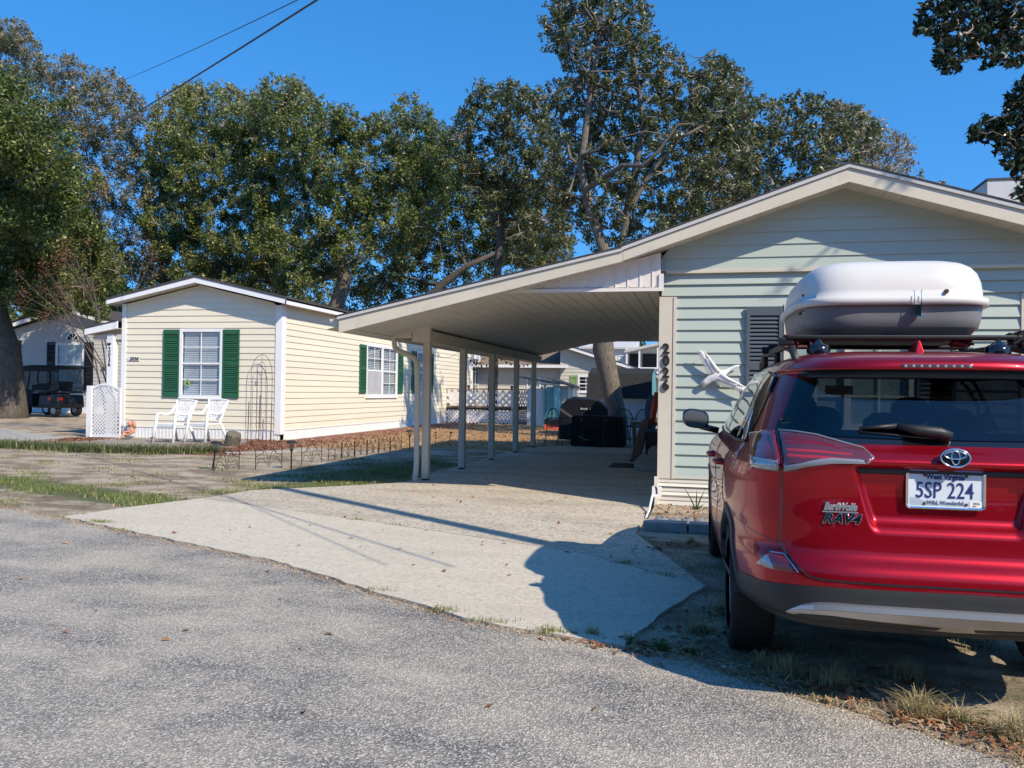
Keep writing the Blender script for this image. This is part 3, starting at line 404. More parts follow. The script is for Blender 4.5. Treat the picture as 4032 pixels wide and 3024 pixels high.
'mid_left_oak':[(-26.3,41.3,9.9,0.72),(-23.7,42.0,7.8,0.67),(-30.0,40.0,12.9,0.59),(-25.4,41.1,14.9,0.85),(-32.5,43.0,12.3,0.36),(-30.0,43.0,10.5,0.82),(-25.0,39.1,8.7,0.69),(-26.6,39.5,7.0,0.95),(-28.7,38.8,10.1,0.77),(-29.0,40.7,13.5,0.8),(-26.9,38.6,12.2,0.88),(-28.5,40.8,15.0,0.78),(-29.9,41.7,12.5,0.66),(-24.2,39.9,9.8,0.72),(-28.7,41.9,11.7,0.77),(-31.1,41.5,15.7,0.4),(-25.3,38.6,10.6,0.61),(-29.7,41.3,16.7,0.66),(-25.5,39.8,15.5,0.92),(-22.6,40.6,8.2,0.55),(-23.0,39.9,9.2,0.81),(-26.1,42.0,14.1,0.84),(-29.2,40.7,9.7,0.91),(-22.6,39.3,11.3,0.27),(-23.0,41.2,8.9,0.48),(-24.0,42.4,10.9,0.5),(-24.7,40.0,12.3,0.7),(-29.3,39.6,6.8,0.4),(-29.3,40.4,15.1,0.88),(-29.7,43.2,18.4,0.98),(-26.0,43.4,17.1,0.86),(-25.2,41.9,14.1,0.89),(-31.2,43.0,8.2,0.96),(-29.1,42.7,16.5,0.73),(-26.5,40.4,14.6,0.91),(-28.9,39.0,15.2,0.57),(-26.9,41.8,17.4,0.94),(-24.5,41.3,15.4,0.59),(-30.1,40.3,9.5,0.41),(-28.7,39.6,6.6,0.48),(-26.9,40.5,12.2,0.82),(-28.5,40.8,8.8,0.67),(-24.3,39.8,8.6,0.79),(-25.1,40.0,17.2,0.58),(-28.2,40.8,6.6,0.36),(-25.6,42.8,11.1,0.82),(-29.9,41.4,8.6,0.66),(-26.2,39.9,8.9,0.65),(-28.0,39.9,7.4,0.73),(-23.9,40.8,7.6,0.71),(-24.4,39.5,11.4,0.79),(-23.6,39.5,11.3,0.81),(-26.3,41.1,6.5,0.28),(-24.8,38.9,6.9,0.71),(-22.3,40.9,7.0,0.28),(-25.8,40.3,11.7,0.78),(-29.0,42.0,14.6,0.8),(-28.4,42.2,6.9,0.51),(-28.5,42.0,9.8,1.01),(-27.8,41.9,17.6,0.74),(-24.7,40.4,6.8,0.65),(-31.4,41.8,16.7,0.3),(-23.0,40.2,6.7,0.65),(-23.0,41.4,9.6,0.38),(-24.1,40.1,16.5,0.57),(-30.3,40.7,8.6,0.44),(-22.8,38.8,8.3,0.6),(-23.4,39.7,12.0,0.44),(-25.0,43.4,12.0,0.51),(-26.4,39.7,8.1,0.92),(-26.8,42.0,10.8,0.66),(-30.8,41.8,12.3,0.99),(-29.8,42.1,18.0,0.7),(-22.8,40.9,6.7,0.53),(-24.7,41.5,14.9,0.67),(-22.7,38.8,12.7,0.26),(-25.6,38.9,9.4,0.81),(-28.2,39.5,14.0,0.85),(-27.1,39.3,16.2,0.75),(-26.4,39.0,14.2,0.69),(-25.4,39.1,13.5,0.69),(-28.2,41.3,10.6,0.7),(-29.3,39.4,8.9,0.55),(-26.8,43.3,13.9,0.65),(-25.1,41.9,17.9,0.29),(-31.0,41.2,12.5,0.5),(-27.3,42.0,18.4,0.42),(-29.8,39.8,13.6,0.61),(-27.0,43.1,8.2,0.86),(-25.1,42.7,14.5,0.37),(-25.4,42.1,8.3,0.94),(-30.4,40.9,17.1,0.29),(-27.3,42.7,13.6,0.64),(-23.6,42.2,10.6,0.34),(-26.4,41.8,6.6,0.31),(-31.0,43.1,10.9,0.77),(-28.1,41.7,13.6,0.71),(-23.2,40.3,8.1,0.87),(-30.8,41.3,7.7,0.29),(-23.7,39.5,12.7,0.71),(-21.7,39.5,6.3,0.29),(-25.6,42.1,17.8,0.55),(-24.8,42.4,6.8,0.42),(-30.1,43.4,19.0,0.55),(-31.2,42.8,16.7,0.87),(-28.1,41.2,8.3,0.65),(-24.8,38.9,17.1,0.39),(-30.4,40.9,8.1,0.44),(-26.2,43.1,16.1,0.7),(-32.0,42.4,15.6,0.3),(-27.5,40.9,18.0,0.49),(-30.1,40.8,11.2,0.68),(-22.9,39.6,10.6,0.66),(-23.2,39.4,12.4,0.39),(-24.3,38.9,15.9,0.66),(-29.2,43.0,12.8,0.68),(-28.0,41.7,16.7,0.71),(-29.2,39.2,9.7,0.58),(-29.3,40.6,11.6,0.72),(-23.0,38.7,6.2,0.29),(-24.5,39.5,6.4,0.32),(-23.2,42.2,8.7,0.29),(-24.9,41.8,7.0,0.75),(-27.1,40.9,15.6,0.72),(-26.7,39.9,13.8,0.91),(-31.1,41.8,17.1,0.43),(-29.6,43.3,6.9,0.41),(-24.0,40.7,9.9,0.63),(-24.0,38.9,9.0,0.63),(-29.4,38.8,12.9,0.27),(-27.5,38.9,11.3,0.59),(-23.7,43.3,7.9,0.32),(-31.0,41.2,16.0,0.26),(-31.0,42.7,13.4,0.79),(-27.6,39.4,10.5,0.72),(-26.2,39.8,6.5,0.43),(-24.5,42.0,16.0,0.26),(-28.0,43.0,8.1,0.67),(-26.9,40.2,11.4,0.61),(-27.6,38.8,17.2,0.32),(-24.8,42.8,10.7,0.64),(-22.6,40.0,9.7,0.64),(-31.5,42.2,15.4,0.59),(-21.3,39.3,6.4,0.27),(-23.9,42.0,11.6,0.31),(-29.9,42.7,16.9,0.73),(-27.3,42.1,6.8,0.45),(-30.3,40.3,10.8,0.39),(-29.6,42.1,7.2,0.67),(-22.9,39.2,14.7,0.27),(-23.7,40.1,13.3,0.47),(-23.7,40.6,14.4,0.25),(-27.9,42.9,8.8,0.65),(-28.8,39.3,16.8,0.3),(-24.4,42.9,11.4,0.37),(-26.6,42.5,11.3,0.74),(-32.0,43.4,7.8,0.55),(-30.3,40.3,14.3,0.47),(-29.6,39.5,8.8,0.28),(-24.9,39.7,17.4,0.3),(-31.3,42.6,17.6,0.68),(-31.4,43.3,18.5,0.5),(-26.0,42.0,18.1,0.42),(-25.5,40.9,15.7,0.61),(-23.8,39.9,9.0,0.64),(-32.3,42.7,13.3,0.41),(-27.3,42.9,15.9,0.75),(-21.5,39.0,8.8,0.24),(-25.1,39.6,14.0,0.69),(-31.4,42.7,14.9,0.85),(-24.0,42.7,11.1,0.26),(-27.5,40.1,17.9,0.25),(-30.1,39.9,13.8,0.31),(-24.7,40.7,17.5,0.25),(-26.6,41.2,12.6,0.62),(-22.9,39.0,15.3,0.41),(-32.2,42.7,11.9,0.38),(-31.3,41.2,12.3,0.26),(-24.4,42.4,6.6,0.29),(-29.7,39.7,8.2,0.28),(-25.8,43.3,18.1,0.27),(-26.4,42.3,8.8,0.69),(-24.3,40.2,6.5,0.4),(-25.1,43.2,12.5,0.37),(-28.1,42.0,11.1,0.66),(-23.8,42.7,10.3,0.34),(-27.5,38.7,14.9,0.67),(-26.9,38.8,12.9,0.61),(-23.3,42.2,7.3,0.6),(-29.1,40.0,9.0,0.69),(-30.2,41.1,13.6,0.81),(-27.9,39.3,6.5,0.42),(-32.3,43.4,7.0,0.28),(-24.1,41.0,14.8,0.36),(-32.1,42.6,11.0,0.38),(-29.2,38.9,9.8,0.3),(-29.4,40.9,17.8,0.31),(-25.4,38.8,12.7,0.78),(-24.9,42.9,12.8,0.27),(-28.6,40.7,6.5,0.26)],
'mid_oak':[(-13.4,41.3,11.5,0.36),(-15.6,39.2,14.8,0.7),(-21.6,41.4,13.2,0.89),(-22.0,40.1,11.0,0.59),(-21.9,40.0,17.0,0.79),(-14.6,37.6,12.2,0.69),(-22.8,41.4,11.9,0.79),(-17.5,36.5,9.5,0.66),(-14.3,37.8,14.6,0.63),(-17.6,38.7,15.1,0.58),(-14.6,40.4,12.8,0.88),(-18.7,37.5,10.6,0.82),(-17.4,40.8,15.1,0.83),(-18.6,41.4,11.1,0.62),(-21.1,37.3,9.4,0.71),(-14.1,39.5,11.8,0.82),(-12.2,36.5,9.2,0.24),(-13.5,38.4,13.0,0.61),(-14.2,36.7,9.1,0.79),(-23.9,41.3,11.2,0.66),(-21.1,38.7,6.8,0.71),(-24.5,41.2,12.0,0.38),(-17.9,40.4,10.1,0.73),(-15.3,40.8,13.7,0.9),(-16.4,37.4,14.6,0.38),(-20.5,36.9,8.7,0.82),(-15.8,39.5,13.5,0.71),(-21.5,37.3,15.9,0.65),(-13.9,40.2,10.3,0.78),(-20.6,38.5,13.6,0.66),(-22.1,39.1,13.3,0.58),(-13.6,41.2,12.7,0.7),(-21.3,39.1,12.9,0.82),(-20.4,37.0,14.2,0.57),(-18.6,37.3,12.4,0.64),(-18.3,39.2,14.7,0.76),(-22.7,39.1,11.3,0.78),(-13.3,39.7,11.5,0.82),(-20.5,38.5,15.9,0.64),(-19.1,39.7,11.2,0.8),(-22.2,38.5,15.6,0.91),(-18.7,39.6,7.6,0.65),(-16.6,40.3,10.7,0.65),(-20.3,37.4,16.6,0.37),(-13.8,38.4,14.6,0.68),(-22.6,39.0,13.5,0.82),(-16.5,39.9,12.7,0.74),(-21.1,37.8,7.0,0.37),(-15.3,39.3,11.9,0.75),(-23.0,39.6,9.5,0.37),(-23.0,41.0,8.9,0.73),(-16.6,38.3,8.6,0.55),(-19.0,39.7,14.3,0.77),(-19.3,37.5,13.7,0.78),(-19.0,39.0,12.3,0.59),(-18.8,37.4,8.9,0.75),(-15.1,41.1,9.8,0.75),(-15.7,38.7,13.8,0.58),(-16.9,40.7,11.6,0.9),(-14.2,38.6,8.7,0.62),(-14.8,41.0,11.2,0.7),(-20.3,38.5,7.8,0.71),(-19.7,38.2,10.1,0.79),(-21.4,39.4,8.9,0.6),(-20.3,40.7,16.6,0.4),(-14.1,40.8,14.3,0.89),(-17.1,39.5,14.0,0.69),(-11.8,36.9,11.6,0.28),(-13.4,39.5,9.3,0.28),(-15.2,37.7,8.0,0.54),(-14.8,40.2,14.3,0.62),(-21.2,41.0,11.3,0.63),(-15.8,39.1,11.9,0.56),(-22.3,39.5,7.6,0.32),(-13.9,36.8,9.6,0.57),(-22.6,39.2,17.4,0.34),(-17.1,37.1,10.7,0.81),(-22.1,39.6,14.6,0.73),(-12.2,38.3,12.8,0.25),(-20.7,40.3,16.2,0.89),(-20.7,36.7,14.5,0.54),(-22.0,37.0,13.8,0.3),(-23.3,39.9,12.6,0.69),(-17.8,39.1,7.8,0.4),(-16.7,39.4,9.6,0.66),(-16.1,40.7,9.1,0.87),(-16.0,38.9,7.9,0.26),(-22.5,40.6,8.0,0.65),(-22.8,39.1,10.2,0.48),(-13.2,41.1,14.6,0.36),(-19.3,39.8,13.4,0.63),(-16.0,37.2,12.2,0.58),(-14.6,38.3,15.8,0.34),(-22.0,40.8,16.2,0.78),(-19.4,38.3,14.8,0.56),(-19.0,37.4,8.1,0.84),(-14.7,38.9,11.1,0.65),(-20.4,38.5,9.3,0.66),(-20.0,39.6,12.4,0.6),(-17.3,38.7,12.2,0.89),(-17.5,37.8,11.6,0.71),(-15.6,38.6,7.9,0.25),(-12.9,38.6,10.0,0.41),(-20.9,41.0,16.9,0.5),(-21.6,41.4,12.1,0.79),(-23.4,39.6,16.1,0.47),(-18.9,36.9,6.5,0.36),(-19.7,40.2,7.9,0.85),(-23.6,39.9,15.7,0.45),(-13.0,40.6,13.0,0.36),(-12.2,38.2,13.3,0.29),(-19.3,36.8,6.5,0.47),(-17.8,39.6,14.2,0.76),(-16.9,37.1,14.9,0.29),(-14.7,40.3,16.5,0.36),(-22.7,40.5,7.2,0.27),(-20.5,38.5,6.4,0.28),(-17.5,41.2,12.5,0.72),(-18.8,37.4,13.1,0.66),(-21.5,41.2,17.5,0.45),(-18.0,38.8,9.4,0.66),(-23.2,40.3,9.0,0.37),(-18.8,40.3,13.9,0.63),(-24.1,41.4,15.6,0.8),(-21.1,41.4,7.7,0.78),(-15.3,36.7,7.7,0.44),(-20.7,36.6,16.3,0.47),(-17.6,39.2,11.5,0.59),(-16.7,36.7,8.3,0.64),(-21.9,39.8,6.4,0.34),(-19.0,39.2,15.9,0.31),(-16.6,39.8,15.1,0.6),(-22.7,38.7,16.4,0.29),(-18.2,37.9,9.1,0.62),(-15.9,41.2,14.8,0.81),(-22.3,40.1,16.5,0.69),(-14.3,36.5,14.3,0.26),(-12.8,37.0,9.1,0.5),(-23.1,39.7,9.9,0.34),(-18.2,37.9,14.8,0.78),(-18.9,38.5,14.5,0.63),(-13.1,40.4,11.0,0.31),(-20.1,38.3,14.8,0.66),(-24.3,41.1,13.9,0.43),(-15.2,40.1,16.0,0.55),(-19.3,39.3,11.8,0.6),(-12.0,37.4,11.3,0.29),(-21.5,38.5,6.7,0.31),(-13.7,40.3,14.9,0.59),(-19.6,41.5,9.1,0.63),(-19.4,36.9,8.2,0.65),(-19.8,37.2,7.0,0.64),(-12.9,40.2,11.6,0.31),(-17.5,40.7,10.7,0.85),(-15.8,36.9,7.6,0.27),(-24.1,40.6,13.3,0.38),(-13.6,40.4,13.3,0.67),(-23.8,39.9,10.9,0.25),(-21.9,38.2,8.3,0.31),(-19.0,38.7,8.4,0.56),(-15.3,38.3,10.5,0.8),(-19.8,40.7,7.2,0.3),(-15.8,38.1,14.8,0.3),(-13.4,38.1,8.8,0.49),(-22.9,41.2,12.8,0.71),(-22.2,41.1,10.4,0.63),(-24.4,41.3,14.8,0.46),(-14.6,40.5,16.0,0.41),(-17.0,36.9,12.3,0.71),(-19.5,37.0,16.4,0.23),(-21.1,39.3,14.5,0.77),(-23.9,40.8,16.9,0.46),(-16.3,40.9,15.8,0.34),(-18.5,39.7,15.7,0.48),(-15.9,41.3,8.8,0.59),(-20.8,37.3,16.7,0.3),(-16.4,37.6,10.6,0.7),(-12.6,38.2,10.2,0.31),(-12.5,37.8,13.6,0.67),(-17.1,38.1,13.1,0.62),(-12.3,37.1,13.8,0.31),(-16.4,38.4,14.9,0.35),(-20.0,36.6,7.8,0.59),(-23.3,39.2,14.9,0.29),(-21.1,41.2,17.3,0.3),(-17.0,38.7,8.0,0.44),(-21.7,39.6,13.7,0.59),(-22.3,39.6,10.7,0.81),(-22.1,41.2,18.3,0.25),(-13.1,40.2,13.7,0.54),(-14.2,40.6,9.0,0.26),(-13.1,38.2,10.6,0.54),(-24.3,41.0,11.4,0.41),(-12.6,37.4,14.2,0.26),(-16.8,38.5,7.8,0.23),(-22.9,40.2,8.3,0.35),(-14.6,38.2,7.9,0.27),(-15.3,40.9,8.7,0.39),(-24.3,40.8,12.8,0.33),(-13.5,37.3,9.5,0.53),(-17.4,37.7,7.8,0.73),(-14.9,36.8,9.4,0.57),(-14.0,40.8,15.6,0.26),(-19.1,38.2,13.9,0.58),(-13.2,38.5,8.7,0.25),(-22.5,37.9,11.7,0.31),(-19.3,37.1,12.7,0.73),(-18.2,38.8,7.1,0.26),(-18.9,37.7,6.7,0.37),(-17.6,39.3,7.9,0.28),(-16.6,37.5,8.9,0.56),(-22.7,39.1,17.0,0.31),(-14.6,41.2,16.0,0.37),(-19.1,38.4,9.7,0.61),(-13.3,41.3,14.9,0.27),(-15.0,36.8,14.2,0.37),(-18.2,39.2,10.3,0.57),(-18.9,39.5,7.2,0.36),(-17.3,41.3,9.4,0.84),(-15.8,41.1,16.6,0.27),(-13.6,39.1,12.3,0.58),(-22.9,40.3,13.1,0.72),(-13.2,41.4,13.4,0.29),(-19.9,40.2,15.9,0.66),(-23.5,41.3,12.3,0.61),(-23.9,41.2,9.5,0.25),(-20.7,38.9,10.7,0.57),(-22.6,39.8,7.9,0.27),(-18.8,37.4,15.6,0.25),(-20.8,38.7,12.2,0.57),(-17.0,40.8,14.0,0.64),(-21.0,39.4,17.2,0.53)],
'shade_oak':[(-13.4,44.6,10.0,0.94),(-17.1,47.9,15.1,0.71),(-14.0,44.5,14.4,0.99),(-15.5,48.1,14.0,0.96),(-12.4,45.9,13.6,0.75),(-17.8,46.6,9.6,0.47),(-13.1,47.3,10.3,1.02),(-17.0,46.1,8.6,0.6),(-9.0,45.0,12.5,0.67),(-13.0,44.4,11.5,0.96),(-10.5,43.9,12.4,0.51),(-8.8,47.2,13.1,0.62),(-10.2,45.7,9.2,0.92),(-16.7,44.3,12.4,0.32),(-18.4,47.9,8.7,0.82),(-7.5,44.9,10.3,0.31),(-9.8,45.6,11.2,0.7),(-10.2,45.0,8.6,0.46),(-14.8,46.6,12.3,0.79),(-11.4,46.4,10.4,1.07),(-15.7,46.5,8.8,0.3),(-16.2,44.8,12.7,0.87),(-8.4,44.9,8.8,0.82),(-13.2,44.8,14.3,0.68),(-18.3,45.1,7.1,0.4),(-17.4,44.2,8.8,0.37),(-14.7,44.3,11.1,0.76),(-18.1,48.3,12.7,0.6),(-9.6,48.3,10.9,0.94),(-8.1,44.4,11.5,0.63),(-11.9,43.6,12.2,0.76),(-7.4,44.5,8.8,0.58),(-15.6,47.0,14.4,0.83),(-16.8,47.4,9.1,0.64),(-8.4,43.6,10.8,0.84),(-14.2,46.4,15.8,0.38),(-11.8,43.5,10.7,0.91),(-9.7,46.1,9.8,0.71),(-17.3,46.7,15.6,0.36),(-14.7,48.4,10.0,0.82),(-12.3,44.8,11.8,0.62),(-17.3,47.5,11.7,0.96),(-15.5,47.9,16.6,0.39),(-10.6,48.1,12.8,0.94),(-14.4,43.5,8.7,0.56),(-16.9,45.8,10.3,0.95),(-8.4,48.4,9.0,0.38),(-8.1,45.5,9.9,0.78),(-14.6,47.6,9.3,0.39),(-19.7,46.2,7.5,0.75),(-13.5,47.4,14.3,0.8),(-13.4,45.9,12.9,1.02),(-8.4,43.6,9.2,0.67),(-9.6,43.9,12.8,0.3),(-16.6,44.1,10.6,0.47),(-18.3,44.8,7.8,0.72),(-11.7,48.3,13.0,0.84),(-11.9,46.7,11.3,0.81),(-17.8,47.6,14.2,0.4),(-11.9,46.3,9.5,0.91),(-7.8,46.7,9.9,0.45),(-16.3,47.6,15.7,0.84),(-13.3,48.1,9.5,0.5),(-16.8,48.1,8.9,0.31),(-14.0,47.6,11.4,0.72),(-13.1,44.0,8.8,0.31),(-11.9,45.3,13.7,0.31),(-17.7,43.7,8.3,0.39),(-13.8,46.2,15.3,0.32),(-9.0,47.5,13.9,0.35),(-10.3,43.8,10.6,0.78),(-9.0,44.4,12.8,0.46),(-9.7,45.3,8.7,0.6),(-11.8,44.7,8.8,0.44),(-13.7,47.5,15.3,0.3),(-16.0,45.3,11.9,0.69),(-11.8,46.7,13.8,0.3),(-14.9,46.0,9.6,0.81),(-8.0,46.4,11.0,0.42),(-12.3,48.2,13.6,0.84),(-16.3,48.2,11.2,0.82),(-13.9,44.1,15.4,0.49),(-17.9,47.7,15.1,0.31),(-15.7,45.2,13.1,0.72),(-18.8,44.0,6.7,0.32),(-15.7,45.4,10.0,0.67),(-15.1,46.1,15.7,0.68),(-14.7,48.3,14.6,0.68),(-15.1,45.4,12.7,0.67),(-11.3,43.6,12.9,0.45),(-11.5,47.8,9.1,0.3),(-19.1,44.1,7.4,0.37),(-19.9,45.9,7.2,0.36),(-20.1,47.7,8.4,0.37),(-14.4,46.1,10.9,0.65),(-17.5,45.7,9.8,0.33),(-9.6,47.5,8.8,0.46),(-16.3,43.6,8.8,0.83),(-10.9,46.4,11.8,0.67),(-16.7,45.6,14.0,0.73),(-8.5,48.4,11.9,0.44),(-13.1,47.5,14.6,0.52),(-7.0,43.8,8.6,0.27),(-12.9,44.5,9.0,0.54),(-8.8,45.8,8.2,0.29),(-13.5,47.0,9.2,0.27),(-10.0,45.2,10.4,0.8),(-11.4,45.3,8.9,0.44),(-17.2,48.1,10.0,0.85),(-19.0,48.3,7.9,0.43),(-17.1,45.5,13.3,0.32),(-11.1,48.0,10.3,0.74),(-8.1,45.2,12.6,0.31),(-11.4,43.9,11.5,1.02),(-14.7,46.1,9.1,0.54),(-19.6,46.8,6.8,0.28),(-15.6,48.0,10.7,0.7),(-9.0,48.3,8.8,0.58),(-16.3,47.3,9.0,0.45),(-8.6,47.3,13.5,0.3),(-8.5,47.1,12.6,0.48),(-7.6,47.0,9.7,0.29),(-16.0,47.3,16.3,0.36),(-17.1,48.4,16.2,0.43),(-7.5,45.4,8.6,0.26),(-10.2,43.9,12.7,0.28),(-16.9,44.7,7.9,0.37),(-10.8,44.6,8.8,0.57),(-15.4,45.3,12.0,0.91),(-18.4,47.6,8.1,0.45),(-10.5,43.8,12.6,0.25),(-17.4,45.7,11.7,0.27),(-17.6,47.6,15.4,0.51),(-16.9,44.8,12.3,0.4),(-9.9,43.8,12.4,0.58),(-17.0,44.7,10.1,0.42),(-9.3,43.9,8.1,0.25),(-13.4,47.5,15.0,0.36),(-16.9,44.4,11.1,0.32),(-7.3,44.5,9.8,0.28),(-17.2,47.6,15.7,0.65),(-11.8,47.6,13.8,0.38),(-17.4,46.4,14.4,0.36),(-12.9,48.1,14.7,0.31),(-18.1,43.8,6.7,0.34),(-13.6,48.3,9.4,0.28),(-19.9,46.4,8.0,0.28),(-14.1,45.0,8.8,0.29)],
